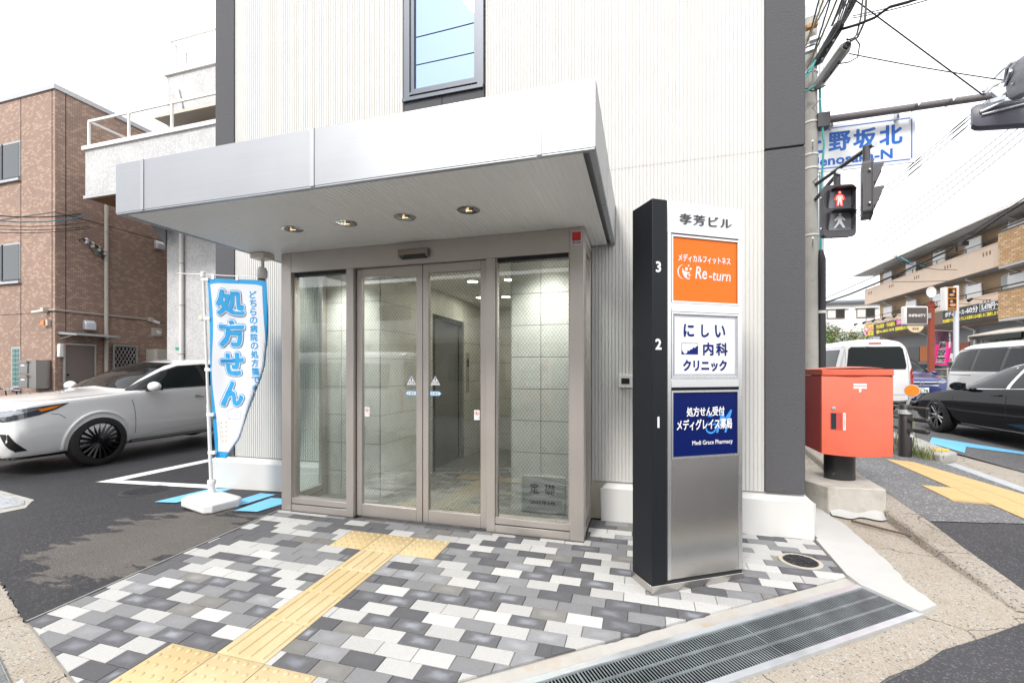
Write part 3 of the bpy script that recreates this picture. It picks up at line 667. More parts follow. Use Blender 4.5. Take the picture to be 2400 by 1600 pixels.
tag(mark('parking_line', 'white painted line crossing the asphalt to the foot of the flag', 'road marking', [[(-6.72,3.97),(-4.75,3.97),(-4.78,4.12),(-6.46,4.10)]], m_paint, lift=0.009))
for q, lb in (([(-4.90,3.42),(-4.62,3.44),(-4.52,4.0),(-4.80,4.0)], 'light blue painted dash left of the flag base'), ([(-4.05,3.46),(-3.83,3.44),(-3.80,3.90),(-4.02,3.92)], 'light blue painted dash behind the flag base'), ([(-3.75,3.345),(-3.50,3.365),(-3.42,3.78),(-3.74,3.78)], 'light blue painted dash beside the door frame')):
    mark('blue_marking', lb, 'road marking', [q], m_blue, group='blue dashes in the lot')
mark('blue_arrow', 'blue painted arrow on the road beside the black car', 'road marking', [[(5.18,10.07),(4.78,9.36),(4.74,8.42),(5.11,9.05)], [(5.18,10.07),(5.11,9.05),(5.50,8.53),(6.3,6.9)]], m_blue, fn=lambda x, y: zroad(y))
mark('lane_line', 'white lane line on the road beyond the black car', 'road marking', [[(7.9,6),(7.9,40),(8.05,40),(8.05,6)]], m_paint, fn=lambda x, y: zroad(y)-0.002)
# ================================================================== CLINIC BUILDING
def streaky(name, col, rough, metal, axis='z', amt=0.08, freq=900, bump=0.05):
    """brushed or anodised metal with fine lines along an axis"""
    if name in _M: return _M[name]
    m = M(name, col, rough, metal); t, b, k = nodes(m); tc = t.nodes.new('ShaderNodeTexCoord'); mp = t.nodes.new('ShaderNodeMapping')
    s = {'x': (2, freq, freq), 'y': (freq, 2, freq), 'z': (freq, freq, 2)}[axis]; mp.inputs['Scale'].default_value = s
    k(tc.outputs['Object'], mp.inputs['Vector']); n = t.nodes.new('ShaderNodeTexNoise'); n.inputs['Scale'].default_value = 1; n.inputs['Detail'].default_value = 2; k(mp.outputs[0], n.inputs['Vector'])
    n2 = t.nodes.new('ShaderNodeTexNoise'); n2.inputs['Scale'].default_value = 2.5; n2.inputs['Detail'].default_value = 4; k(tc.outputs['Object'], n2.inputs['Vector'])
    ad = t.nodes.new('ShaderNodeMath'); ad.operation = 'ADD'; k(n.outputs['Fac'], ad.inputs[0]); k(n2.outputs['Fac'], ad.inputs[1])
    r = t.nodes.new('ShaderNodeMapRange'); r.inputs[1].default_value = 0.7; r.inputs[2].default_value = 1.3; r.inputs[3].default_value = 1-amt; r.inputs[4].default_value = 1+amt; k(ad.outputs[0], r.inputs[0])
    sc = t.nodes.new('ShaderNodeVectorMath'); sc.operation = 'SCALE'; sc.inputs[0].default_value = col; k(r.outputs[0], sc.inputs['Scale']); k(sc.outputs[0], b.inputs['Base Color'])
    rr = t.nodes.new('ShaderNodeMath'); rr.operation = 'MULTIPLY'; rr.inputs[1].default_value = rough; k(r.outputs[0], rr.inputs[0]); k(rr.outputs[0], b.inputs['Roughness'])
    bp = t.nodes.new('ShaderNodeBump'); bp.inputs['Strength'].default_value = bump; bp.inputs['Distance'].default_value = 0.001; k(n.outputs['Fac'], bp.inputs['Height']); k(bp.outputs[0], b.inputs['Normal'])
    return m
m_rib = M('ribbed_white', (0.645,0.640,0.620), 0.75, var=0.03, vscale=4, bump=0.35, bscale=130, bdist=0.003)
m_stucco = M('dark_stucco', (0.088,0.088,0.095), 0.85, var=0.08, vscale=30, bump=1.0, bscale=75, bdist=0.006)
m_plinth = M('plinth_white', (0.63,0.63,0.62), 0.7, var=0.025, vscale=5, bump=0.12, bscale=60, dirt=((0.55,0.5,0.42), 3.0, 0.62, 0.8, 0.35))
m_alu = streaky('entrance_aluminium', (0.52,0.485,0.455), 0.42, 0.72, 'z', 0.05, 700, 0.03)
m_fascia = streaky('canopy_aluminium', (0.37,0.38,0.40), 0.42, 0.9, 'x', 0.05, 500, 0.02)
m_lip = M('canopy_lip', (0.42,0.44,0.47), 0.45, 0.6)
m_soffit = M('soffit_white', (0.90,0.89,0.87), 0.5)
m_sash = M('window_sash', (0.10,0.115,0.145), 0.4, 0.2)
m_gasket = M('gasket_black', (0.012,0.012,0.014), 0.6)
m_pane = glass('clear_pane', (0.87,0.935,0.90), 2.3)
m_wire = M('mesh_wire', (0.22,0.23,0.21), 0.5, 0.6)
m_tile = M('lobby_tile', (0.70,0.70,0.665), 0.45, var=0.06, vscale=7, dirt=((0.52,0.50,0.43), 9, 0.5, 0.7, 0.5))
m_joint = M('lobby_joint', (0.07,0.07,0.065), 0.9)
m_black = M('black_plastic', (0.012,0.012,0.014), 0.35)
m_offwh = M('white_plastic', (0.76,0.75,0.72), 0.4)
m_steel = streaky('brushed_steel', (0.60,0.58,0.55), 0.24, 1.0, 'z', 0.07, 800, 0.03)
def print_mat(name, col, rough=0.5): return M(name, col, rough)
m_pw = print_mat('print_white', (0.82,0.82,0.82)); m_pb = print_mat('print_blue', (0.03,0.36,0.70)); m_pr = print_mat('print_red', (0.55,0.03,0.04)); m_pk = print_mat('print_black', (0.015,0.015,0.018))

cb = thing('clinic_building', 'new white ribbed clinic building with dark grey corner strips and a glazed entrance', 'building', (-1.8,4.07,0))
YF, YB = 4.062, 4.0695
# --- ribbed facade, one profiled skin
mb = MB(); pitch = 0.03; x = -4.535
def ribspan(xa, xb):
    out = [(0.348,3.1325),(3.1355,8.2)]
    if xb > -3.315 and xa < -0.43: out = [(2.5,3.1325),(3.1355,8.2)]
    if xb > -2.325 and xa < -1.455:
        lo = out[0]; out = [lo, (3.140,3.90),(6.6,8.2)]
    return out
while x < 0.955:
    prof = [(x,YF),(x+0.0195,YF),(x+0.0225,YB),(x+0.0270,YB),(x+pitch,YF)]
    if x + pitch > 0.955: prof = [(x,YF),(0.968,YF)]
    for z0, z1 in ribspan(x, x+pitch):
        for (xa, ya), (xb, yb) in zip(prof, prof[1:]): mb.poly([(xa,ya,z0),(xb,yb,z0),(xb,yb,z1),(xa,ya,z1)])
    x += pitch
mb.build('ribbed_wall', m_rib, cb, fix=False)
# core walls behind the skin
core = MB()
core.box(-4.53,-3.30,4.085,4.30,0,8.2); core.box(-0.44,0.965,4.085,4.30,0,8.2); core.box(-3.30,-0.44,4.085,4.30,2.52,4.0); core.box(-3.30,-2.32,4.085,4.30,4.0,8.2); core.box(-1.46,-0.44,4.085,4.30,4.0,8.2); core.box(-2.32,-1.46,4.085,4.30,6.6,8.2)
core.build('wall_core', M('joint_beige', (0.62,0.58,0.48), 0.9), cb)
core = MB(); core.box(-4.78,1.235,8.5,8.7,0,8.2); core.box(-4.78,1.235,4.31,8.5,8.0,8.2); core.box(-4.78,-4.6,4.31,8.5,0,8.0); core.box(1.06,1.235,4.31,8.5,0,8.0)
core.build('rear_walls', m_stucco, cb)
for x0, x1 in ((-4.815,-4.537),(0.970,1.258)):
    MB().box(x0,x1,4.045,4.31,0.352,3.127).build('corner_panel', m_stucco, cb, bevel=0.006)
    MB().box(x0,x1,4.045,4.31,3.141,8.2).build('corner_panel', m_stucco, cb, bevel=0.006)
    MB().box(x0+0.01,x1-0.01,4.06,4.30,3.126,3.142).build('panel_joint', M('joint_charcoal', (0.03,0.03,0.032), 0.9), cb)
def plinth(x0, x1, l, r):
    a, b = x0 - (0.0 if l else 0), x1
    mb = MB(); f, w_ = 4.03, 4.062; zt, zb = 0.345, 0.285; c = 0.055
    xa = x0 + (c if l else 0); xb = x1 - (c if r else 0)
    mb.poly([(x0,f,-0.03),(x1,f,-0.03),(x1,f,zb),(x0,f,zb)])
    mb.poly([(x0,f,zb),(x1,f,zb),(xb,f+c,zt),(xa,f+c,zt)]); mb.poly([(xa,f+c,zt),(xb,f+c,zt),(xb,4.3,zt),(xa,4.3,zt)])
    if l: mb.poly([(x0,f,-0.03),(x0,f,zb),(x0,4.3,zb),(x0,4.3,-0.03)]); mb.poly([(x0,f,zb),(xa,f+c,zt),(xa,4.3,zt),(x0,4.3,zb)])
    if r: mb.poly([(x1,f,-0.03),(x1,4.3,-0.03),(x1,4.3,zb),(x1,f,zb)]); mb.poly([(x1,f,zb),(x1,4.3,zb),(xb,4.3,zt),(xb,f+c,zt)])
    bm = bmesh.new(); me = mb.mesh('plinth', m_plinth, ORG[cb]); bm.from_mesh(me); bmesh.ops.remove_doubles(bm, verts=bm.verts, dist=1e-5); bm.to_mesh(me); bm.free()
    o = link('plinth', me, cb); bv = o.modifiers.new('b', 'BEVEL'); bv.width = 0.007; bv.segments = 2
plinth(-4.87, -3.335, True, False); plinth(-0.345, 1.318, True, True)
# --- upper window
wn = MB()
wn.box(-2.317,-2.255,4.03,4.14,4.085,6.6); wn.box(-1.522,-1.460,4.03,4.14,4.085,6.6); wn.box(-2.255,-1.522,4.03,4.14,4.13,4.155); wn.box(-2.335,-1.46,4.02,4.14,4.07,4.105)
win = wn.build('upper_window', m_sash, cb)
MB().box(-2.255,-1.522,4.045,4.12,4.105,4.13).build('gasket', m_gasket, win)
ws_ = MB(); ws_.box(-2.253,-2.215,4.05,4.12,4.156,6.6); ws_.box(-1.562,-1.524,4.05,4.12,4.156,6.6); ws_.box(-2.215,-1.562,4.05,4.12,4.156,4.195); ws_.build('sash', m_sash, win)
def mirror_glass(name, tint, back, fac):
    m = bpy.data.materials.new(name); m.use_nodes = True; t = m.node_tree; t.nodes.clear(); k = t.links.new
    o = t.nodes.new('ShaderNodeOutputMaterial'); mix = t.nodes.new('ShaderNodeMixShader'); d = t.nodes.new('ShaderNodeBsdfDiffuse'); g = t.nodes.new('ShaderNodeBsdfGlossy')
    g.inputs[0].default_value = (*tint,1); g.inputs['Roughness'].default_value = 0.0; d.inputs[0].default_value = (*back,1); mix.inputs[0].default_value = fac
    k(d.outputs[0], mix.inputs[1]); k(g.outputs[0], mix.inputs[2]); k(mix.outputs[0], o.inputs[0]); return m
m_tint = mirror_glass('tinted_reflective_glass', (0.40,0.54,0.76), (0.05,0.07,0.10), 0.70)
MB().box(-2.22,-1.555,4.075,4.085,4.19,6.6).build('pane', m_tint, win)
for a, b in ((-2.32,-1.905),(-1.897,-1.46)): MB().box(a,b,4.045,4.09,3.90,4.066).build('sill_panel', m_stucco, win)
# --- canopy
cz0, cz1, cx0, cx1, cy0 = 2.463, 2.818, -3.62, -0.22, 2.265
can = MB().box(cx0+0.02,cx1-0.02,cy0+0.02,4.058,cz0+0.05,cz1-0.01).build('canopy', M('canopy_core', (0.4,0.4,0.4), 0.7), cb)
for a, b in ((cx0,-3.372),(-3.343,-1.946),(-1.915,-0.525),(-0.497,cx1)): MB().box(a,b,cy0,cy0+0.018,cz0+0.004,cz1).build('fascia_panel', m_fascia, can, bevel=0.0015)
for a, b in ((-3.372,-3.343),(-1.946,-1.915),(-0.525,-0.497)): MB().box(a+0.001,b-0.001,cy0-0.004,cy0+0.012,cz0+0.002,cz1+0.002).build('seam_cover', M('seam_silver', (0.42,0.43,0.45), 0.42, 0.9), can)
for xx in (cx0, cx1-0.018):
    for a, b in ((cy0+0.019,3.05),(3.07,4.055)): MB().box(xx,xx+0.018,a,b,cz0+0.004,cz1).build('fascia_panel', m_fascia, can)
MB().box(cx0,cx1,cy0+0.0185,4.058,cz1-0.008,cz1+0.001).build('top_sheet', m_fascia, can)
MB().box(cx0+0.004,cx1-0.004,cy0+0.003,cy0+0.034,cz0-0.004,cz0+0.03).build('edge_trim', m_lip, can)
for xx in (cx0+0.003, cx1-0.035):
    for a, b in ((cy0+0.035,3.052),(3.06,4.055)): MB().box(xx,xx+0.032,a,b,cz0-0.004,cz0+0.03).build('edge_trim', m_lip, can)
bd = MB(); hb = 0.0155
bd.poly([(-hb,0,0.0035),(-hb+0.003,0,0),(-hb+0.003,1.75,0),(-hb,1.75,0.0035)]); bd.poly([(-hb+0.003,0,0),(hb-0.003,0,0),(hb-0.003,1.75,0),(-hb+0.003,1.75,0)]); bd.poly([(hb-0.003,0,0),(hb,0,0.0035),(hb,1.75,0.0035),(hb-0.003,1.75,0)])
bd.poly([(hb,0,0.0035),(0.0195,0,0.0035),(0.0195,1.75,0.0035),(hb,1.75,0.0035)])
bme = bd.mesh('soffit_board', m_soffit, fix=False)
nb = int((cx1-cx0-0.075)/0.035)
for k in range(nb):
    o = link('soffit_board', bme, can); o.location = Vector((cx0+0.056+k*0.035, cy0+0.036, cz0+0.0)) - ORG[cb]
m_lens = M('lamp_reflector', (0.62,0.63,0.65), 0.10, 1.0)
m_bulb = M('lamp_tube', (1.0,0.72,0.38), 0.4, emit=0.7)
for k in range(4):
    x, y = -2.657+0.4995*k, 2.898
    d_ = MB().lathe((x,y,cz0-0.004), [(0.064,-0.001),(0.080,0.0),(0.080,0.006),(0.060,0.006),(0.062,0.002)], 28); d_.f.pop(); d_.m.pop(); d_.f.pop(); d_.m.pop()
    dl = d_.build('downlight', m_lens, can, smooth=40)
    rf = MB().lathe((x,y,cz0-0.003), [(0.0555,0.0),(0.05,0.012),(0.036,0.028),(0.002,0.034)], 28); rf.f.pop(-2); rf.m.pop(-2)
for k in range(4):
    x, y = -2.657+0.4995*k, 2.898; dl = [o for o in can.children if o.name.startswith('downlight')][k]
    rf = MB()
    rings = [(0.0555,0.0),(0.052,0.010),(0.041,0.024),(0.004,0.030)]
    rf.lathe((x,y,cz0-0.0035), rings, 28); rf.build('reflector', m_lens, None if False else can, smooth=60) if False else None
    # shallow dish recessed in the soffit, seen from below
    dish = MB(); N = 28; pr_ = [(0.0655,-0.0046),(0.052,-0.0028),(0.030,-0.0012),(0.0001,-0.0008)]
    I = [[dish.av((x+r_*math.cos(2*math.pi*j/N), y+r_*math.sin(2*math.pi*j/N), cz0+h_)) for j in range(N)] for r_, h_ in pr_]
    for A, B in zip(I, I[1:]):
        for j in range(N): dish.face((A[j],A[(j+1)%N],B[(j+1)%N],B[j]))
    dish.build('reflector', m_lens, can, smooth=60)
    MB().tube([(x-0.02,y+0.004,cz0-0.005),(x+0.004,y-0.004,cz0-0.006),(x+0.024,y+0.006,cz0-0.005)], 0.005, 8).build('lamp_tube', m_bulb, can)
    MB().obox((x+0.022,y-0.012,cz0-0.0052), (0.014,0.007,0), (-0.003,0.006,0), (0,0,0.002)).build('lamp_holder', m_black, can)
# --- entrance frame
YD = 3.48
fr = MB().box(-3.209,-0.539,YD+0.002,3.63,2.272,2.4615).build('entrance_frame', m_alu, cb, bevel=0.002)
for a, b in ((-3.320,-3.2095),(-0.5385,-0.427)):
    MB().box(a,b,YD,3.60,0.0,2.4615).build('post', m_alu, fr, bevel=0.003)
for a, b in ((-2.597,-2.520),(-1.236,-1.160)): MB().box(a,b,YD+0.004,3.60,0.0,2.271).build('mullion', m_alu, fr, bevel=0.002)
for a, b in ((-3.315,-3.265),(-0.482,-0.432)): MB().box(a,b,3.985,4.058,0.0,2.4615).build('post', m_alu, fr, bevel=0.002)
for a, b in ((-3.312,-3.262),(-0.485,-0.435)):
    MB().box(a,b,3.601,3.984,2.33,2.4615).build('side_rail', m_alu, fr); MB().box(a,b,3.601,3.984,0.0,0.062).build('side_rail', m_alu, fr); MB().box(a+0.004,b-0.004,3.601,3.984,0.074,0.128).build('side_rail', m_alu, fr)
def wires(mb, x0, x1, z0, z1, y, axis='x', pitch=0.024):
    """crossed diagonal wires inside a rectangle"""
    rw = 0.0009
    for s in (1, -1):
        c = -(z1-z0) if s > 0 else 0.0
        c0 = x0 - (z1-z0)*0.75
        k = 0
        while True:
            u = c0 + k*pitch*1.25; k += 1
            if u > x1 + (z1-z0)*0.0 + (0 if s > 0 else (z1-z0)*0.75): break
            # line from bottom (u,z0) sloping
            sl = 0.75*s; ub, ut = u + (0 if s > 0 else 0), u + sl*(z1-z0)
            pts = []
            def xa(z): return u + sl*(z-z0)
            za, zb = z0, z1
            if s > 0:
                if xa(z0) < x0: za = z0 + (x0-u)/sl
                if xa(z1) > x1: zb = z0 + (x1-u)/sl
            else:
                if xa(z0) > x1: za = z0 + (x1-u)/sl
                if xa(z1) < x0: zb = z0 + (x0-u)/sl
            if zb - za < 0.005: continue
            p, q = (xa(za), za), (xa(zb), zb)
            if not (x0-1e-6 <= p[0] <= x1+1e-6 and x0-1e-6 <= q[0] <= x1+1e-6): continue
            nrm = Vector((-(q[1]-p[1]), q[0]-p[0])).normalized()*rw
            def V3(a, b_): return (a, y, b_) if axis == 'x' else (y, a, b_)
            i = [mb.av(V3(p[0]+nrm.x, p[1]+nrm.y)), mb.av(V3(q[0]+nrm.x, q[1]+nrm.y)), mb.av(V3(q[0]-nrm.x, q[1]-nrm.y)), mb.av(V3(p[0]-nrm.x, p[1]-nrm.y))]
            mb.face(i)
    return mb
def pane(parent, x0, x1, z0, z1, y):
    p = MB().poly([(x0,y,z0),(x1,y,z0),(x1,y,z1),(x0,y,z1)]).build('pane', m_pane, parent)
    w_ = wires(MB(), x0, x1, z0, z1, y+0.0012).build('wire_mesh', m_wire, parent, fix=False); w_['kind'] = 'stuff'
for a, b in ((-3.2085,-2.598),(-1.159,-0.5395)):
    sp = MB().box(a,b,YD+0.01,3.585,0.074,0.126).build('side_pane', m_alu, cb, bevel=0.0015)
    MB().box(a,b,YD+0.006,3.585,0.0,0.064).build('base_rail', m_alu, sp, bevel=0.0015); MB().box(a,b,YD+0.03,3.57,0.0645,0.0735).build('gasket', m_gasket, sp)
    MB().box(a,a+0.012,YD+0.03,3.56,0.1265,2.2715).build('glazing_bead', m_alu, sp); MB().box(b-0.012,b,YD+0.03,3.56,0.1265,2.2715).build('glazing_bead', m_alu, sp)
    MB().box(a+0.013,b-0.013,YD+0.03,3.56,2.24,2.2715).build('gasket', m_gasket, sp)
    pane(sp, a+0.013, b-0.013, 0.127, 2.239, 3.535)
for sx in (-3.287,-0.460):
    sp = MB().poly([(sx,3.601,0.128),(sx,3.984,0.128),(sx,3.984,2.329),(sx,3.601,2.329)]).build('side_pane', m_pane, cb)
    wires(MB(), 3.601, 3.984, 0.128, 2.329, sx+0.001, 'y').build('wire_mesh', m_wire, sp, fix=False)['kind'] = 'stuff'
def sliding(x0, x1, left):
    y0, y1 = 3.525, 3.57
    d = MB().box(x0,x0+0.052,y0,y1,0.012,2.268).build('sliding_door', m_alu, cb, bevel=0.002)
    MB().box(x1-0.058,x1,y0,y1,0.012,2.268).build('stile', m_alu, d, bevel=0.002)
    MB().box(x0+0.0525,x1-0.0585,y0,y1,0.012,0.118).build('bottom_rail', m_alu, d, bevel=0.002)
    MB().box(x0+0.0525,x1-0.0585,y0,y1,2.195,2.268).build('top_rail', m_alu, d, bevel=0.002)
    pane(d, x0+0.0525, x1-0.0585, 0.1185, 2.1945, 3.545)
    pl = lambda u, v, l: (u, 3.5425 - l, v)
    sx = x1 - 0.058 - 0.058 if left else x0 + 0.052 + 0.058
    # warning triangle
    t0 = 1.212
    def tri(sc, z0): return [(sx-0.047*sc, z0), (sx+0.047*sc, z0), (sx, z0+0.083*sc)]
    MB().poly([pl(*p, 0.0) for p in tri(1.0, t0)]).build('warning_sticker', m_pw, d)
    mb = MB(); mb.poly([pl(sx+a, t0+b, 0.0006) for a, b in ((-0.0042,0.028),(0.0042,0.028),(0.007,0.062),(0.004,0.07),(-0.004,0.07),(-0.007,0.062))])
    mb.poly([pl(sx+0.0055*math.cos(k*math.pi/5), t0+0.016+0.0055*math.sin(k*math.pi/5), 0.0006) for k in range(10)])
    letter(mb, 'ドアに注意', (sx-0.037,sx+0.037,t0+0.003,t0+0.009), pl, lift=0.0006)
    mb.build('sticker_mark', m_pb, d)
    mb = MB(); letter(mb, '注', (sx-0.026,sx-0.011,t0+0.015,t0+0.03), pl, lift=0.0007, bold=0.0004); letter(mb, '意', (sx+0.011,sx+0.026,t0+0.015,t0+0.03), pl, lift=0.0007, bold=0.0004); mb.build('sticker_lettering', m_pr, d)
    # automatic door arrow
    s = -1 if left else 1; z0, z1 = 1.118, 1.160; zm = (z0+z1)/2
    ar = lambda i: [(sx-s*(0.052-i), z0+i),(sx+s*(0.040-i*0.4), z0+i),(sx+s*(0.062-i*1.5), zm),(sx+s*(0.040-i*0.4), z1-i),(sx-s*(0.052-i), z1-i)]
    MB().poly([pl(*p, 0.0) for p in ar(0)]).build('arrow_sticker', m_pb, d)
    MB().poly([pl(*p, 0.0006) for p in ar(0.0065)]).build('arrow_field', m_pw, d)
    mb = MB(); letter(mb, '自', (sx-0.034*1,sx-0.022,zm-0.008,zm+0.008), pl, lift=0.0012); letter(mb, '動', (sx+0.016,sx+0.03,zm-0.008,zm+0.008), pl, lift=0.0012)
    mb.poly([pl(sx-0.014+a, zm+b, 0.0012) for a, b in ((0,0),(0.009,-0.005),(0.020,-0.005),(0.026,0),(0.020,0.005),(0.009,0.005))]); mb.build('sticker_lettering', M('print_navy', (0.02,0.10,0.25), 0.5), d)
    # no hands label
    hx = x0 + 0.052 + 0.045 if left else x1 - 0.058 - 0.04; hz = 0.962
    MB().poly([pl(hx+a, hz+b, 0.0) for a, b in ((-0.025,-0.042),(0.025,-0.042),(0.025,0.042),(-0.025,0.042))]).build('hand_sticker', m_pw, d)
    mb = MB(); N = 20
    for k in range(N):
        a, b = 2*math.pi*k/N, 2*math.pi*(k+1)/N
        mb.poly([pl(hx+r_*math.cos(q), hz+0.014+r_*math.sin(q), 0.0006) for r_, q in ((0.0155,a),(0.0195,a),(0.0195,b),(0.0155,b))])
    mb.poly([pl(hx+a, hz+0.014+b, 0.0007) for a, b in ((-0.0125,0.010),(-0.010,0.0125),(0.0125,-0.010),(0.010,-0.0125))]); mb.build('sticker_mark', m_pr, d)
    mb = MB(); letter(mb, 'ドアに注意', (hx-0.021,hx+0.021,hz-0.026,hz-0.017), pl, lift=0.0006); mb.poly([pl(hx+a, hz+0.014+b, 0.0005) for a, b in ((-0.004,-0.008),(0.004,-0.008),(0.006,0.0),(0.004,0.008),(-0.004,0.008),(-0.006,0.002))]); mb.build('sticker_lettering', m_pk, d)
sliding(-2.512,-1.8455,True); sliding(-1.8385,-1.243,False)
MB().box(-2.52,-1.236,3.585,3.60,2.2,2.2715).build('door_guide', m_alu, fr)
# sensor above the doors
m_sens = M('sensor_bronze', (0.26,0.225,0.19), 0.35, 0.6)
se = MB().prism([(-2.035,3.4815,2.318),(-2.035,3.438,2.33),(-2.035,3.430,2.345),(-2.035,3.432,2.392),(-2.035,3.4815,2.397)], (0.285,0,0)).build('door_sensor', m_sens, cb, bevel=0.004)
MB().prism([(-2.015,3.4845,2.3125),(-2.015,3.436,2.327),(-2.015,3.4295,2.340),(-2.015,3.45,2.335)], (0.245,0,0)).build('sensor_window', m_black, se)
MB().box(-1.81,-1.785,3.4290,3.4310,2.365,2.375).build('sensor_badge', m_pb, se)
MB().ball((-1.995,3.4335,2.331), 0.0022, 6).build('indicator_lamp', M('green_led', (0.05,0.9,0.25), 0.4, emit=1.5), se)
# security company plate on the right post
st = MB().box(-0.523,-0.446,3.4775,3.4795,2.322,2.428).build('security_sticker', m_pw, cb)
pl = lambda u, v, l: (u, 3.4770 - l, v)
MB().poly([pl(a, b, 0) for a, b in ((-0.520,2.355),(-0.449,2.355),(-0.449,2.425),(-0.520,2.425))]).build('red_field', m_pr, st)
mb = MB(); letter(mb, 'SECOM', (-0.518,-0.451,2.334,2.351), pl, bold=0.0012); mb.build('sticker_lettering', M('print_teal', (0.0,0.16,0.30), 0.5), st)
MB().poly([pl(a, b, 0) for a, b in ((-0.520,2.325),(-0.449,2.325),(-0.449,2.330),(-0.520,2.330))]).build('red_line', m_pr, st)
# --- lobby seen through the glass
def tilewall(name, o3, du, n, width, zs, tw=0.6, th=0.3, z0=0.0, first=None):
    """backing with proud wall tiles; o3 start point, du unit direction, n outward normal"""
    du, n, o3 = Vector(du), Vector(n), Vector(o3)
    bk = MB(); a = o3; b = o3 + du*width
    bk.poly([a+Vector((0,0,z0)), b+Vector((0,0,z0)), b+Vector((0,0,zs)), a+Vector((0,0,zs))]); wl = bk.build(name, m_joint, cb)
    u = -(tw - (first if first else tw))
    while u < width:
        u0, u1 = max(u, 0)+0.0025, min(u+tw, width)-0.0025
        z = z0
        while z < zs:
            z1 = min(z+th, zs)-0.005
            if u1-u0 > 0.01: 
                c = o3 + du*((u0+u1)/2) + n*0.004 + Vector((0,0,(z+z1)/2))
                MB().obox(c, du*((u1-u0)/2), n*0.004, Vector((0,0,(z1-z)/2))).build('wall_tile', m_tile, wl)
            z += th
        u += tw
    return wl
tilewall('lobby_wall', (-3.29,4.075,0.0), (1,0,0), (0,-1,0), 0.67, 2.42, first=0.20, z0=-0.03)
tilewall('lobby_wall', (-1.185,4.075,0.0), (1,0,0), (0,-1,0), 0.74, 2.42, first=0.285, z0=-0.03)
tilewall('lobby_wall', (-2.615,4.068,0.0), (0,1,0), (1,0,0), 1.2, 2.42, first=0.30, z0=-0.03)
tilewall('lobby_wall', (-2.615,6.32,0.0), (0,1,0), (1,0,0), 0.9, 2.42, z0=-0.03)
tilewall('lobby_wall', (-2.62,7.22,0.0), (1,0,0), (0,-1,0), 1.5, 2.42, z0=-0.03)
tilewall('lobby_wall', (-1.185,7.2,0.0), (0,-1,0), (-1,0,0), 3.13, 2.42, z0=-0.03)
MB().box(-2.66,-2.615,5.27,6.32,2.08,2.42).build('lintel', m_tile, cb)
m_lfl = M('lobby_floor_tile', (0.20,0.195,0.18), 0.35, var=0.1, vscale=8)
lf = MB().box(-3.31,-0.43,3.60,7.4,-0.02,0.006).build('lobby_floor', m_joint, cb)
for i in range(10):
    for j in range(13):
        x0, y0 = -3.30+0.3*i, 3.602+0.3*j
        if x0 > -0.5 or y0 > 7.2: continue
        MB().box(x0+0.0015,min(x0+0.2985,-0.44),y0+0.0015,y0+0.2985,0.0062,0.0095).build('floor_tile', m_lfl, lf)
lc = MB().box(-3.31,-0.43,3.60,7.4,2.415,2.44).build('lobby_ceiling', m_soffit, cb)
m_led = M('lobby_and_fill_lamp', (1.0,0.93,0.80), 0.5, emit=9.0)
for k, (x, y) in enumerate(((-1.94,4.98),(-1.48,5.0),(-2.25,6.1),(-1.88,6.15),(-2.95,3.74),(-1.9,3.74),(-0.8,3.74))):  # corridor lamps first; the vestibule row is added, unseen fill for the tile walls
    dl = MB().lathe((x,y,2.4035), [(0.075,0.010),(0.075,0.0),(0.064,0.0),(0.062,0.006)], 24).build('ceiling_and_fill_lamp', m_soffit, lc)
    MB().lathe((x,y,2.402), [(0.060,0.004),(0.060,0.0),(0.001,0.0)], 24).build('lamp_and_fill_disc', m_led, lc)
    if True:
        ld = bpy.data.lights.new('ceiling_and_fill_light', 'AREA'); ld.shape = 'DISK'; ld.size = 0.12 if k < 4 else 0.28; ld.energy = 1.2 if k < 4 else 6.0; ld.spread = R(180 if k < 4 else 110); ld.color = (1,0.9,0.74) if k < 4 else (1,0.97,0.92)  # wider, stronger light for the added vestibule row
        lo = bpy.data.objects.new('ceiling_and_fill_light', ld); COL.objects.link(lo); lo.location = Vector((x,y,2.395)) - ORG[cb]; lo.parent = cb
# lift on the left corridor wall
m_lift = M('lift_door', (0.30,0.31,0.33), 0.3, 0.8)
lt = MB().box(-2.66,-2.60,5.27,5.33,0,2.08).build('lift_entrance', M('lift_frame', (0.05,0.05,0.055), 0.4, 0.6), cb)
MB().box(-2.66,-2.60,6.26,6.32,0,2.08).build('lift_jamb', m_steel, lt); MB().box(-2.66,-2.60,5.331,6.259,2.02,2.08).build('lift_head', M('lift_frame', (0.05,0.05,0.055)), lt)
MB().box(-2.69,-2.67,5.331,5.794,0.01,2.02).build('lift_leaf', m_lift, lt); MB().box(-2.69,-2.67,5.798,6.259,0.01,2.02).build('lift_leaf', m_lift, lt)
MB().box(-2.614,-2.598,6.42,6.53,1.0,1.62).build('call_panel', m_steel, lt); MB().box(-2.599,-2.596,6.44,6.51,1.40,1.52).build('floor_display', m_black, lt)
# corridor handrail and dark cabinet on the right
MB().box(-1.26,-1.20,4.35,4.42,0.01,2.1).build('door_jamb', m_black, cb)
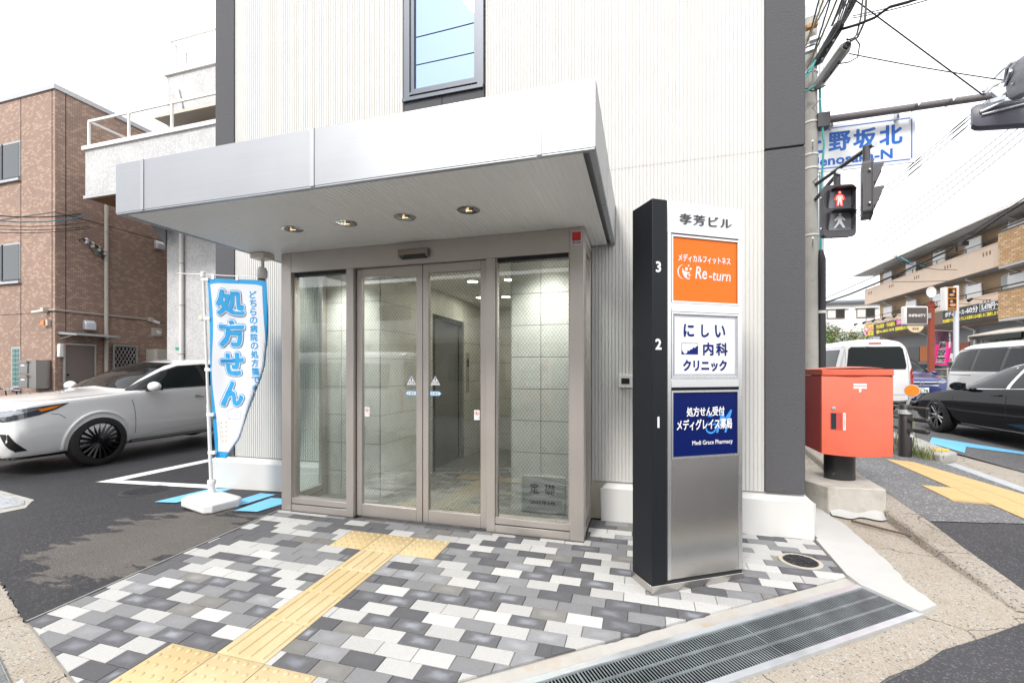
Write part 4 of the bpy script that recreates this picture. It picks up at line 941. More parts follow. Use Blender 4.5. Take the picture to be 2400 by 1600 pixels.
# ------------------------------------------------------------------ mounted things
pq = thing('cornerstone_plaque', 'grey polished cornerstone plaque dated 2025 behind the right glass pane', 'plaque', (-0.875,4.06,0.02))
MB().box(-1.08,-0.67,4.048,4.0655,0.02,0.355).build('stone_slab', M('plaque_steel', (0.40,0.43,0.42), 0.3, 0.2, var=0.15, vscale=6), pq, bevel=0.002)
pl = lambda u, v, l: (u, 4.0472 - l, v)
mb = MB(); letter(mb, '定', (-1.0,-0.918,0.195,0.285), pl, bold=0.0014); letter(mb, '礎', (-0.858,-0.766,0.185,0.285), pl, bold=0.0010); letter(mb, '2025年3月', (-0.995,-0.765,0.095,0.128), pl, bold=0.0007); mb.build('lettering', m_pk, pq)
ic = thing('intercom', 'small white intercom with dark screen on the ribbed wall beside the sign', 'intercom', (-0.125,4.05,1.19))
MB().box(-0.190,-0.072,4.038,4.061,1.188,1.306).build('housing', m_offwh, ic, bevel=0.004); MB().box(-0.166,-0.096,4.0355,4.0385,1.222,1.272).build('screen', m_black, ic); MB().ball((-0.131,4.0375,1.203), 0.0025, 6).build('button', m_pk, ic)
scm = thing('security_camera', 'white security camera hanging under the canopy above the flag', 'camera', (-3.49,3.45,2.2))
MB().box(-3.575,-3.42,3.36,3.50,2.408,2.459).build('mounting_box', M('camera_beige', (0.66,0.62,0.54), 0.5), scm, bevel=0.004)
MB().cyl((-3.495,3.43,2.408),(-3.495,3.43,2.335), 0.016).build('stem', m_offwh, scm, smooth=True)
MB().lathe((-3.49,3.42,2.205), [(0.012,0),(0.034,0.006),(0.046,0.03),(0.046,0.09),(0.036,0.118),(0.012,0.132)], 22).build('body', m_offwh, scm, smooth=40)
MB().lathe((-3.486,3.408,2.198), [(0.030,0.004),(0.032,0.014),(0.02,0.018)], 18).build('lens', m_black, scm, smooth=40)
# ================================================================== SIGN PILLAR
sp = thing('sign_pillar', 'tall steel and black floor directory sign standing on the pavers', 'sign', (0.067,2.832,0), R(32.3), local=True)
m_pbk = M('pillar_black', (0.012,0.014,0.018), 0.45, 0.0, spec=0.22)
m_pfr = streaky('pillar_silver', (0.66,0.66,0.66), 0.28, 0.95, 'z', 0.05, 800, 0.02)
FW, FD, ZT = 0.672, 0.225, 2.388
MB().box(0,0.097,0,FD,0.03,ZT).build('black_casing', m_pbk, sp, bevel=0.003)
MB().box(0.1075,FW,0.012,FD-0.002,0.045,ZT-0.004).build('core', m_pbk, sp)
MB().box(0.0975,0.107,0.004,FD-0.004,0.03,ZT-0.002).build('shadow_gap', m_gasket, sp)
MB().box(-0.008,FW+0.004,-0.008,FD+0.006,-0.045,0.03).build('base', m_steel, sp, bevel=0.002)
MB().box(0.002,FW-0.002,0.003,FD-0.003,0.03,0.044).build('recess', m_gasket, sp)
MB().box(0.108,0.133,0.0,0.012,0.05,2.19).build('frame_stile', m_pfr, sp); MB().box(0.643,FW,0.0,FD,0.05,2.19).build('frame_stile', m_pfr, sp, bevel=0.002)
MB().box(0.108,FW,0.0,FD,2.1905,ZT-0.003).build('title_panel', M('pillar_white', (0.80,0.81,0.82), 0.35, 0.3), sp, bevel=0.002)
MB().box(0.1335,0.6425,0.003,0.012,0.05,0.795).build('steel_panel', m_steel, sp)
for a, b in ((1.705,1.758),(1.235,1.288)): MB().box(0.1335,0.6425,-0.002,0.012,a,b).build('divider', M('divider_silver', (0.74,0.75,0.76), 0.3, 0.8), sp, bevel=0.002)
pf = lambda u, v, l: (u, 0.0035 - l, v)
def panel(z0, z1, mat):
    p = MB().box(0.146,0.630,0.0045,0.011,z0,z1).build('sign_panel', mat, sp)
    for a, b, c, d in ((0.1345,0.6415,z0-0.013,z0-0.0005),(0.1345,0.6415,z1+0.0005,z1+0.013),(0.1345,0.1455,z0,z1),(0.6305,0.6415,z0,z1)):
        MB().box(a,b,-0.003,0.012,c,d).build('panel_frame', m_pfr, p)
    return p
m_or = M('sign_orange', (0.86,0.17,0.012), 0.45, spec=0.25); m_nv = M('sign_navy', (0.002,0.010,0.10), 0.3, spec=0.15); m_wp = M('sign_white', (0.76,0.77,0.78), 0.3); m_ink = M('sign_ink_blue', (0.004,0.014,0.15), 0.5, spec=0.2)
m_lil = M('sign_lilac', (0.85,0.72,0.74), 0.4); m_sky = M('sign_sky_blue', (0.05,0.30,0.78), 0.4)
p1 = panel(1.772,2.168,m_or); p2 = panel(1.302,1.690,m_wp); p3 = panel(0.806,1.203,m_nv)
# raised title letters
mb = MB()
V, F, bb = glyphs('孝芳ビル', space=1.12)
def raised(txt, bx, depth, mat, parent, nm):
    mb = MB(); letter(mb, txt, bx, lambda u, v, l: (u, -0.001 - depth - l, v), bold=0.0006, space=1.12)
    mb2 = MB(); 
    for k in range(1): letter(mb2, txt, bx, lambda u, v, l, k=k: (u - 0.0004*k, -0.001 - depth*k/3, v - 0.0002*k), bold=0.0004, ndir=4, space=1.12)
    mb2.build('letter_sides', M('letter_grey', (0.22,0.23,0.25), 0.4, 0.5), parent); mb.build(nm, mat, parent)
raised('孝芳ビル', (0.192,0.582,2.250,2.316), 0.005, M('letter_face', (0.07,0.072,0.08), 0.5), sp, 'title_lettering')
for ch, z in (('3',1.942),('2',1.470),('1',0.993)):
    mb = MB(); letter(mb, ch, (0.022,0.062,z,z+0.062), lambda u, v, l: (u, -0.0006-l, v), bold=0.003, keep=True); mb.build('floor_number', m_pw, sp)
# fitness panel
mb = MB(); letter(mb, 'メディカルフィットネス', (0.186,0.578,2.020,2.066), pf, bold=0.0016)
letter(mb, 'Re', (0.312,0.398,1.918,1.994), pf, bold=0.0016, shear=0.15); letter(mb, '-turn', (0.415,0.580,1.913,1.966), pf, bold=0.0010, shear=0.15)
def disc(mb, cu, cv, r0, fn, n=14, l=0.0): mb.poly([fn(cu+r0*math.cos(2*math.pi*k/n), cv+r0*math.sin(2*math.pi*k/n), l) for k in range(n)])
def arc(mb, cu, cv, r0, r1, a0, a1, fn, n=14, l=0.0, sx=1.0):
    for k in range(n):
        a, b = R(a0+(a1-a0)*k/n), R(a0+(a1-a0)*(k+1)/n)
        t0, t1 = math.sin(math.pi*k/n), math.sin(math.pi*(k+1)/n)
        mb.poly([fn(cu+sx*r_*math.cos(q), cv+r_*math.sin(q), l) for r_, q in ((r0,a),(r0+(r1-r0)*t0+1e-4,a),(r0+(r1-r0)*t1+1e-4,b),(r0,b))])
arc(mb, 0.235,1.955,0.046,0.055,100,260,pf); disc(mb,0.262,1.996,0.006,pf); disc(mb,0.246,1.974,0.011,pf); disc(mb,0.277,1.976,0.008,pf)
mb.poly([pf(a,b,0) for a,b in ((0.216,1.982),(0.226,1.962),(0.262,1.952),(0.272,1.962),(0.268,1.946),(0.246,1.938),(0.258,1.908),(0.232,1.922),(0.216,1.950))])
mb.poly([pf(a,b,0) for a,b in ((0.256,1.935),(0.284,1.944),(0.268,1.928))]); mb.poly([pf(a,b,0) for a,b in ((0.254,1.915),(0.276,1.922),(0.264,1.908))])
mb.build('lettering', m_lil, p1)
# clinic panel: double rule, kana, wave mark
mb = MB()
for i, t_ in ((0.006,0.0025),(0.0135,0.0016)):
    a, b, c, d = 0.146+i, 0.630-i, 1.302+i, 1.690-i
    for q in ((a,b,c,c+t_),(a,b,d-t_,d),(a,a+t_,c+t_,d-t_),(b-t_,b,c+t_,d-t_)): mb.poly([pf(q[0],q[2],0),pf(q[1],q[2],0),pf(q[1],q[3],0),pf(q[0],q[3],0)])
for ch, x0, x1 in (('に',0.228,0.300),('し',0.358,0.412),('い',0.462,0.537)): letter(mb, ch, (x0,x1,1.553,1.628), pf, bold=0.0032)
for ch, x0, x1 in (('内',0.372,0.446),('科',0.470,0.556)): letter(mb, ch, (x0,x1,1.438,1.515), pf, bold=0.0030)
letter(mb, 'クリニック', (0.224,0.548,1.338,1.404), pf, bold=0.0032)
a, b, c, d = 0.210,0.332,1.441,1.512
for q in ((a,b,c,c+0.002),(a,b,d-0.002,d),(a,a+0.002,c,d),(b-0.002,b,c,d)): mb.poly([pf(q[0],q[2],0),pf(q[1],q[2],0),pf(q[1],q[3],0),pf(q[0],q[3],0)])
wv = [(0.210,1.478),(0.220,1.455),(0.235,1.443),(0.250,1.450),(0.256,1.468),(0.266,1.462),(0.276,1.472),(0.288,1.474),(0.298,1.486),(0.310,1.482),(0.320,1.492),(0.332,1.496)]
for (x0,z0),(x1,z1) in zip(wv, wv[1:]): mb.poly([pf(x0,1.441,0.0003),pf(x1,1.441,0.0003),pf(x1,z1,0.0003),pf(x0,z0,0.0003)])
mb.build('lettering', m_ink, p2)
# pharmacy panel
mb = MB(); letter(mb, 'M', (0.470,0.590,0.945,1.085), pf, bold=0.0022, shear=0.55); arc(mb, 0.430,0.985,0.036,0.047,110,420,pf,20); arc(mb, 0.452,0.975,0.020,0.028,-60,200,pf,16)
for a in (70,110,150,30): mb.poly([pf(0.425+x_*math.cos(R(a))-y_*math.sin(R(a)), 1.045+x_*math.sin(R(a))+y_*math.cos(R(a)), 0) for x_, y_ in ((0,0),(0.014,0.006),(0.028,0),(0.014,-0.006))])
mb.build('monogram', m_sky, p3)
mb = MB(); letter(mb, '処方せん受付', (0.247,0.530,1.053,1.110), pf, bold=0.0016, lift=0.0018); letter(mb, 'メディグレイス薬局', (0.175,0.588,0.968,1.034), pf, bold=0.0016, lift=0.0018); letter(mb, 'Medi Grace Pharmacy', (0.288,0.594,0.864,0.900), pf, bold=0.0004, lift=0.0018); mb.build('lettering', m_pw, p3)

# ================================================================== ROADSIDE BANNER ON THE LEFT
m_cw = M('banner_white', (0.72,0.75,0.80), 0.75); m_cbl = M('banner_blue', (0.025,0.33,0.68), 0.7)
m_pole = M('pole_white', (0.78,0.78,0.78), 0.4)
fb = thing('banner_stand', 'white and blue pharmacy banner on a white pole with a white water-filled foot', 'banner', (-4.13,3.43,zg(-4.13,3.43)))
zb = zg(-4.13,3.43)
ca, sa = math.cos(R(-15)), math.sin(R(-15)); U = Vector((ca,sa,0)); Vv = Vector((-sa,ca,0)); C0 = Vector((-4.13,3.43,zb))
def ring(hx, hy, z, c): 
    return [C0 + U*a + Vv*b + Vector((0,0,z)) for a, b in ((-hx+c,-hy),(hx-c,-hy),(hx,-hy+c),(hx,hy-c),(hx-c,hy),(-hx+c,hy),(-hx,hy-c),(-hx,-hy+c))]
mb = MB(); rr = [ring(0.262,0.165,0.0,0.05), ring(0.275,0.178,0.012,0.055), ring(0.275,0.178,0.078,0.055), ring(0.255,0.160,0.092,0.05), ring(0.13,0.085,0.128,0.03), ring(0.05,0.045,0.136,0.015)]
I = [[mb.av(p) for p in r_] for r_ in rr]
for A, B in zip(I, I[1:]):
    for k in range(8): mb.face((A[k],A[(k+1)%8],B[(k+1)%8],B[k]))
mb.face(I[0][::-1]); mb.face(I[-1]); mb.build('foot', M('foot_white', (0.74,0.74,0.74), 0.35), fb, bevel=0.008, seg=3)
MB().obox(C0+U*0.09-Vv*0.168+Vector((0,0,0.072)), U*0.055, Vv*0.012, Vector((0,0,0.012))).build('handle_recess', M('foot_shade', (0.70,0.70,0.70), 0.5), fb, bevel=0.004)
PB = Vector((-4.13,3.43,zb+0.13)); PT = Vector((-4.21,3.405,2.325))
MB().lathe(PB-Vector((0,0,0.01)), [(0.038,0),(0.030,0.06),(0.030,0.10)], 18).build('socket', m_pole, fb, smooth=40)
MB().lathe(PB+Vector((0,0,0.088)), [(0.036,0),(0.038,0.006),(0.038,0.04),(0.034,0.046)], 18).build('lock_ring', m_pole, fb, smooth=40)
lerpP = lambda z: PB.lerp(PT, (z-PB.z)/(PT.z-PB.z))
MB().tube([PB, lerpP(1.0)], 0.0165, 12).build('pole', m_pole, fb, smooth=True); MB().tube([lerpP(1.0), PT], 0.0125, 12).build('upper_pole', m_pole, fb, smooth=True)
MB().lathe(PT-Vector((0,0,0.05)), [(0.022,0),(0.022,0.05),(0.012,0.056)], 12).build('pole_cap', m_pole, fb, smooth=40)
RD = Vector((0.962,0.262,0)).normalized(); ND = Vector((RD.y,-RD.x,0))      # cloth runs along RD, faces ND
MB().tube([PT - RD*0.26 + Vector((0,0,-0.012)), PT + RD*0.62 + Vector((0,0,-0.056))], 0.0045, 8).build('crossbar', m_pole, fb)
WV = [(0,0.592),(0.25,0.585),(0.51,0.566),(0.87,0.520),(1.0,0.478),(1.12,0.42),(1.44,0.312),(1.61,0.245),(1.74,0.15),(1.82,0.09)]
def wvis(t):
    for (a, x), (b, y) in zip(WV, WV[1:]):
        if t <= b: return x + (y-x)*max(0, (t-a))/(b-a)
    return WV[-1][1]
def cloth(s, t, l=0.0):
    w_ = wvis(t); z = 2.262 - t - 0.035*s*max(0, 1-t*0.7)
    P0 = lerpP(max(z, 0.4)) + RD*0.042
    rho = 0.016; fx = s; dep = 0.0; nl = 1.0
    lx = 0.012*math.sin(t*3.2)*(0.3+t*0.5)*max(0, 1-s/0.6)
    dep = 0.016*math.sin(s*13+t*2.6)*(0.35+0.5*t) + 0.010*math.sin(s*23 - t*5)*(0.3+0.35*t)
    if s > w_:
        a = (s-w_)/rho
        if a < math.pi: fx = w_ + rho*math.sin(a); dep -= rho*(1-math.cos(a)); nl = math.cos(a)
        else: fx = w_ - (s-w_-math.pi*rho)*0.9; dep -= 2*rho + 0.02; nl = -1
    fx = max(fx, 0.0)
    return P0 + RD*(fx + lx) + ND*(dep + l*nl) + Vector((0,0,z - P0.z))
MB().grid(44, 100, lambda u, v: cloth(0.6*u, 1.8*v)).build('cloth', m_cbl, fb, smooth=True, fix=False)
def redge(t): return 0.030 + 0.010*math.sin(t*4.0+1)
wl = MB(); n = 90
for side in (1,):
    wl.grid(36, n, lambda u, v: cloth((0.028+0.012*math.sin(v*9)) + u*(0.6-redge(v*1.7)-0.028-0.012*math.sin(v*9)-0.008), 0.045+0.02*(1-min(1,v*14))*(abs(u-0.5)*2)**6 + v*1.69, 0.0024))
wl.build('white_field', m_cw, fb, smooth=True, fix=False)
cf = lambda u, v, l: cloth(u, -v, l)
cells = [('処',0.075,0.375,0.100,0.375),('方',0.085,0.360,0.405,0.690),('せ',0.085,0.345,0.730,0.975),('ん',0.085,0.345,1.015,1.285)]
for nm, bo, li, mt in (('outline_lettering',0.030,0.0034,m_cbl),('halo_lettering',0.0225,0.0066,m_cw),('lettering',0.012,0.0098,m_cbl)):
    mb = MB()
    for ch, a, b, c, d in cells: letter(mb, ch, (a+0.02,b-0.02,-(d-0.02),-(c+0.02)), cf, bold=bo, lift=li, ndir=12, step=0.00016)
    mb.build(nm, mt, fb, fix=False)
mb = MB()
for k, ch in enumerate('どちらの病院の処方箋でも大丈夫'):
    t0 = 0.115 + k*0.086; letter(mb, ch, (0.415,0.493,-(t0+0.074),-t0), cf, bold=0.0026, lift=0.0034, keep=True)
mb.build('side_lettering', m_cbl, fb, fix=False)
m_lav = M('print_lavender', (0.50,0.50,0.72), 0.7); m_pil = M('print_peach', (0.85,0.50,0.25), 0.7)
mb = MB()
def outl(pts, w_, l):
    c = sum((Vector(p) for p in pts), Vector((0,0)))/len(pts)
    for a, b in zip(pts, pts[1:]+pts[:1]):
        a, b = Vector(a), Vector(b); ai, bi = a+(c-a).normalized()*w_, b+(c-b).normalized()*w_
        mb.poly([cf(*a,l),cf(*b,l),cf(*bi,l),cf(*ai,l)])
outl([(0.060,-1.43),(0.180,-1.40),(0.165,-1.64),(0.075,-1.66)], 0.006, 0.0036); outl([(0.150,-1.32),(0.22,-1.29),(0.30,-1.33),(0.30,-1.40),(0.16,-1.40)], 0.006, 0.0036); outl([(0.03,-1.47),(0.06,-1.45),(0.07,-1.66),(0.05,-1.64)], 0.004, 0.0036)
for k in range(1, 5): mb.poly([cf(*p,0.0036) for p in ((0.064+0.003*k,-1.43-0.046*k),(0.178-0.003*k,-1.405-0.046*k),(0.178-0.003*k,-1.409-0.046*k),(0.064+0.003*k,-1.434-0.046*k))])
mb.build('pill_pack_outline', m_lav, fb, fix=False)
mb = MB()
for k in range(5):
    for x in (0.090+0.002*k,0.140): 
        c = (x,-1.445-0.046*k+0.006*(x>0.1)); mb.poly([cf(c[0]+0.013*math.cos(q*math.pi/5), c[1]+0.009*math.sin(q*math.pi/5), 0.0037) for q in range(10)])
mb.build('pill_print', m_pil, fb, fix=False)
for z in (2.25,1.86,1.35,0.9,0.52):
    p = lerpP(z); MB().obox(p + RD*0.02 + Vector((0,0,0)), RD*0.036, ND*0.014, Vector((0,0,0.016))).build('loop_tab', m_pole, fb)
for s in (0.06,0.30,0.57): p = cloth(s, 0.0); MB().obox(p+Vector((0,0,0.016)), RD*0.013, ND*0.006, Vector((0,0,0.028))).build('loop_tab', m_pole, fb)
p = lerpP(1.86); MB().obox(p - RD*0.035, RD*0.022, ND*0.02, Vector((0,0,0.022))).build('clamp', M('clamp_cream', (0.7,0.68,0.6), 0.5), fb, bevel=0.006)

# ================================================================== POST BOX
m_red = M('post_red', (0.70,0.135,0.075), 0.5, var=0.10, vscale=5, dirt=((0.52,0.03,0.02), 5.0, 0.62, 0.68, 0.35), coat=0.1)
m_reds = M('post_red_side', (0.55,0.075,0.06), 0.5, var=0.12, vscale=25, dirt=((0.5,0.2,0.18), 40, 0.62, 0.7, 0.4))
pb = thing('post_box', 'red post box on a black column and concrete block at the building corner', 'post box', (1.95,5.2,0))
MB().prism([(1.69,4.83,-0.02),(2.165,4.875,-0.02),(2.215,5.53,-0.02),(1.63,5.5,-0.02),(1.575,5.05,-0.02)], (0,0,0.268)).build('concrete_block', M('block_concrete', (0.46,0.44,0.40), 0.92, var=0.14, vscale=7, bump=0.5, bscale=90, dirt=((0.24,0.21,0.16), 5, 0.52, 0.72, 0.6)), pb, bevel=0.008)
MB().grid(20, 6, lambda u, v: (1.70+0.52*u, 4.86+0.03*u-0.14*(1-v)*(0.7+0.5*math.sin(u*7)**2), 0.004+0.055*v**1.5*(0.7+0.3*math.sin(u*11)))).build('mortar_fillet', m_white_c, pb, smooth=True, fix=False)
mb = MB(); N = 28
A = [mb.av((1.93+0.135*math.cos(2*math.pi*k/N), 5.24+0.10*math.sin(2*math.pi*k/N), 0.25)) for k in range(N)]; B = [mb.av((1.93+0.135*math.cos(2*math.pi*k/N), 5.24+0.10*math.sin(2*math.pi*k/N), 0.54)) for k in range(N)]
for k in range(N): mb.face((A[k],A[(k+1)%N],B[(k+1)%N],B[k]))
mb.build('column', M('column_black', (0.025,0.026,0.028), 0.35, dirt=((0.4,0.38,0.34), 18, 0.64, 0.70, 0.8)), pb, smooth=True)
def pbx(u): return 1.69 + 0.592*u
def pby(u): return 5.005 + 0.02*u - 0.045*(1-(2*u-1)**2)
fr_ = [(pbx(k/16), pby(k/16)) for k in range(17)]
body = [(x, y+0.004) for x, y in fr_] + [(2.27,5.56),(1.70,5.54)]
MB().prism([(x,y,0.535) for x, y in body], (0,0,0.75)).build('body', m_reds, pb)
MB().prism([(x,y-0.012,0.528-0.012*math.sin(math.pi*i/16)) for i, (x,y) in enumerate(fr_)] + [(x,y+0.002,0.545) for x, y in fr_[::-1]], (0,0,0.752)).build('front_door', m_red, pb, bevel=0.004)
MB().prism([(pbx(k/16)-0.0 + (0.004 if k == 16 else 0), pby(k/16)-0.018, 1.292) for k in range(17)] + [(2.282,5.57,1.292),(1.692,5.55,1.292)], (0,0,0.06)).build('lid', m_red, pb, bevel=0.006)
mb = MB(); mb.grid(16, 8, lambda u, v: (pbx(u), pby(u)-0.012 + v*(5.56-pby(u)), 1.352 + 0.028*math.sin(math.pi*u)**0.6*math.sin(math.pi*min(1,0.12+v*0.88))**0.7)); mb.build('lid_crown', m_red, pb, smooth=True, fix=False)
MB().box(1.70,2.27,5.0,5.3,1.283,1.294).build('lid_gap', m_gasket, pb)
def onf(x, z, l): u = (x-1.69)/0.592; return (x, pby(u)-0.0135-l, z)
mb = MB()
for x0, x1, z0, z1 in ((1.94,2.05,1.196,1.216),(1.94,2.05,1.168,1.188),(1.986,2.004,1.135,1.1675)): mb.poly([onf(x0,z0,0),onf(x1,z0,0),onf(x1,z1,0),onf(x0,z1,0)])
mb.build('postal_mark', m_pw, pb)
MB().poly([onf(x,z,0.0008) for x, z in ((1.757,0.77),(1.850,0.77),(1.850,0.935),(1.757,0.935))]).build('slot_frame', m_reds, pb)
MB().poly([onf(x,z,0.0014) for x, z in ((1.763,0.776),(1.803,0.776),(1.803,0.929),(1.763,0.929))]).build('notice_window', M('notice_dark', (0.03,0.04,0.05), 0.1), pb)
MB().poly([onf(x,z,0.0009) for x, z in ((1.858,0.77),(1.878,0.77),(1.878,0.935),(1.858,0.935))]).build('label', m_pw, pb)
mb = MB(); letter(mb, '次の取集時刻', (1.863,1.873,0.785,0.92), lambda u, v, l: onf(u, v, 0.0014+l), vertical=True); mb.build('label_lettering', m_pk, pb)
q = Vector(onf(1.782,0.978,0)); MB().lathe(q, [(0.016,0.0),(0.016,-0.006),(0.010,-0.007),(0.009,-0.003)], 16, axis='y').build('lock', m_galv, pb, smooth=40)
# post box service pipe
MB().cyl((2.16,5.62,0),(2.16,5.62,0.36),0.022).build('service_pipe', m_galv, pb, smooth=True)
# twig and road stud
tw = tag(MB().tube([(1.79,4.61,0.012),(1.86,4.52,0.016),(1.95,4.45,0.012),(2.03,4.37,0.014),(2.09,4.31,0.010)], [0.009,0.010,0.009,0.008,0.004], 7).build('twig', M('twig_bark', (0.10,0.07,0.055), 0.9, var=0.2, vscale=60), smooth=True), 'dry brown twig lying in the concrete gutter', 'twig')
# ================================================================== BOLLARD RAIL
m_brn = M('rail_brown', (0.03,0.026,0.025), 0.45); m_amb = M('reflector_amber', (0.85,0.22,0.01), 0.35)
def rail_post(x, y, label, refl):
    t = thing('bollard', label, 'bollard', (x,y,0), group='guard rail posts')
    MB().lathe((x,y,0), [(0.078,0),(0.078,0.83),(0.070,0.842),(0.002,0.845)], 24).build('post', m_brn, t, smooth=40)
    MB().lathe((x,y,0), [(0.0805,0.70),(0.0805,0.765)], 24).build('reflective_band', M('band_silver', (0.6,0.62,0.65), 0.4, 0.3), t, smooth=True)
    MB().lathe((x,y,0), [(0.084,0.685),(0.084,0.70)], 24).build('clamp_ring', m_brn, t)
    MB().obox((x+0.055,y-0.06,0.42), (0.006,-0.012,0), (0.03,0.02,0), (0,0,0.05)).build('label_sticker', m_pw, t)
    if refl:
        MB().tube([(x+0.02,y-0.02,0.84),(x+0.05,y-0.03,0.94)], 0.018, 10).build('reflector_stem', m_galv, t)
        MB().obox((x+0.055,y-0.035,0.965), (0.03,0.0,0), (0,0.02,0), (0,0,0.03)).build('reflector_clamp', m_galv, t)
        c = Vector((x+0.06,y-0.05,1.045)); ax = Vector((-0.45,-0.85,0.1)).normalized(); a = ax.orthogonal().normalized(); b = ax.cross(a)
        mb = MB(); mb.cyl(c, c+ax*0.012, 0.092, n=28); mb.build('reflector_back', m_galv, t, smooth=40)
        mb = MB(); mb.cyl(c+ax*0.0125, c+ax*0.019, 0.084, 0.080, n=28); mb.build('reflector', m_amb, t, smooth=40)
    return t
rail_post(3.75, 7.92, 'dark brown bollard with a round orange reflector on top', True)
for i, z in enumerate((0.79,0.63,0.47)):
    o = MB().tube([(3.80,7.83,z),(3.85,7.71,z),(3.88,7.63,z),(3.89,7.615,z)], [0.026,0.032,0.032,0.02], 10).build('rail_stub', m_brn, bpy.data.objects['bollard'], smooth=True)
    o = MB().tube([(3.77,8.0,z),(3.80,9.2,z)], 0.024, 10).build('rail_stub', m_brn, bpy.data.objects['bollard'], smooth=True)
    MB().obox((3.81,7.81,z), (0.06,-0.03,0), (0.015,0.03,0), (0,0,0.02)).build('rail_bracket', m_galv if i == 3 else m_brn, bpy.data.objects['bollard'])
# weeds round the bollard
def weeds(name, label, cx, cy, n, h, spread, seed, cols):
    rr = random.Random(seed); mb = MB()
    for k in range(n):
        a = rr.uniform(0, 6.28); d = spread*math.sqrt(rr.random()); x, y = cx + d*math.cos(a), cy + d*math.sin(a)*1.3; hh = h*rr.uniform(0.4,1.0); ln = rr.uniform(0.05,0.35)*hh; b = rr.uniform(0,6.28); w_ = rr.uniform(0.0025,0.006)
        dx, dy = math.cos(b)*ln, math.sin(b)*ln; sx, sy = -math.sin(b)*w_, math.cos(b)*w_
        m = rr.choices(range(len(cols)), [0.6,0.3,0.1][:len(cols)])[0]
        pts = [Vector((x,y,0.0)), Vector((x+dx*0.25,y+dy*0.25,hh*0.5)), Vector((x+dx*0.7,y+dy*0.7,hh*0.85)), Vector((x+dx,y+dy,hh*(0.95 if rr.random()<0.6 else 0.75)))]
        ws2 = [w_, w_*0.9, w_*0.6, 0.0005]
        L_ = [mb.av(p + Vector((sx,sy,0))*(q/w_)) for p, q in zip(pts, ws2)]; Rr = [mb.av(p - Vector((sx,sy,0))*(q/w_)) for p, q in zip(pts, ws2)]
        for i in range(3): mb.face((L_[i],L_[i+1],Rr[i+1],Rr[i]), m)
    return tag(mb.build(name, cols, fix=False), label, 'weeds', kind=None)
mw = [M('weed_green', (0.10,0.17,0.035), 0.7), M('weed_yellow', (0.30,0.27,0.08), 0.7), M('weed_straw', (0.42,0.33,0.16), 0.8)]
weeds('weed_clump', 'low green weed clump growing at the end of the road kerb', 3.97, 7.82, 130, 0.30, 0.16, 5, mw)
weeds('tall_weeds', 'tall yellowish grass behind the bollard by the guard rail', 3.82, 8.25, 100, 0.8, 0.28, 9, mw)
t = thing('road_stud', 'yellow road stud on the kerb end beside the bollard', 'road stud', (4.25,8.0,0.16)); MB().obox((4.22,7.98,0.183), (0.09,0.0,0), (0.02,0.05,0), (0,0,0.014)).build('stud', M('stud_yellow', (0.75,0.45,0.03), 0.5), t, bevel=0.01)
# ================================================================== VEHICLES
def pchip(xs, ys):
    n = len(xs); h = [xs[i+1]-xs[i] for i in range(n-1)]; dl = [(ys[i+1]-ys[i])/h[i] for i in range(n-1)]; m = [dl[0]] + [0]*(n-2) + [dl[-1]]
    for i in range(1, n-1):
        if dl[i-1]*dl[i] > 0: w1, w2 = 2*h[i]+h[i-1], h[i]+2*h[i-1]; m[i] = (w1+w2)/(w1/dl[i-1]+w2/dl[i])
    def f(x):
        if x <= xs[0]: return ys[0]
        if x >= xs[-1]: return ys[-1]
        i = max(k for k in range(n-1) if xs[k] <= x); t = (x-xs[i])/h[i]
        return (2*t**3-3*t*t+1)*ys[i] + (t**3-2*t*t+t)*h[i]*m[i] + (-2*t**3+3*t*t)*ys[i+1] + (t**3-t*t)*h[i]*m[i+1]
    return f
def chaikin(p, it=2):
    for _ in range(it):
        q = [p[0]]
        for a, b in zip(p, p[1:]): q += [a*0.78+b*0.22, a*0.22+b*0.78]
        q.append(p[-1]); p = q
    return p
m_cgl = M('car_glass', (0.010,0.013,0.014), 0.02, 0.0, spec=0.18); m_tyre = M('tyre_rubber', (0.018,0.017,0.017), 0.75, var=0.1, vscale=40)
m_trim = M('car_black_trim', (0.014,0.014,0.016), 0.35); m_chr = M('car_chrome', (0.75,0.76,0.78), 0.12, 1.0); m_seam = M('panel_seam', (0.03,0.03,0.03), 0.8)
m_lampw = M('lamp_clear', (0.30,0.32,0.35), 0.08, 0.5, spec=1.0); m_lampr = M('lamp_red', (0.42,0.012,0.012), 0.12, spec=1.0); m_lampa = M('lamp_amber', (0.85,0.22,0.01), 0.2)
def paint(name, col, flake=0.0, rough=0.28): return M(name, col, rough, flake, coat=1.0 if max(col) > 0.1 else 0.55, spec=0.5 if max(col) > 0.1 else 0.0)
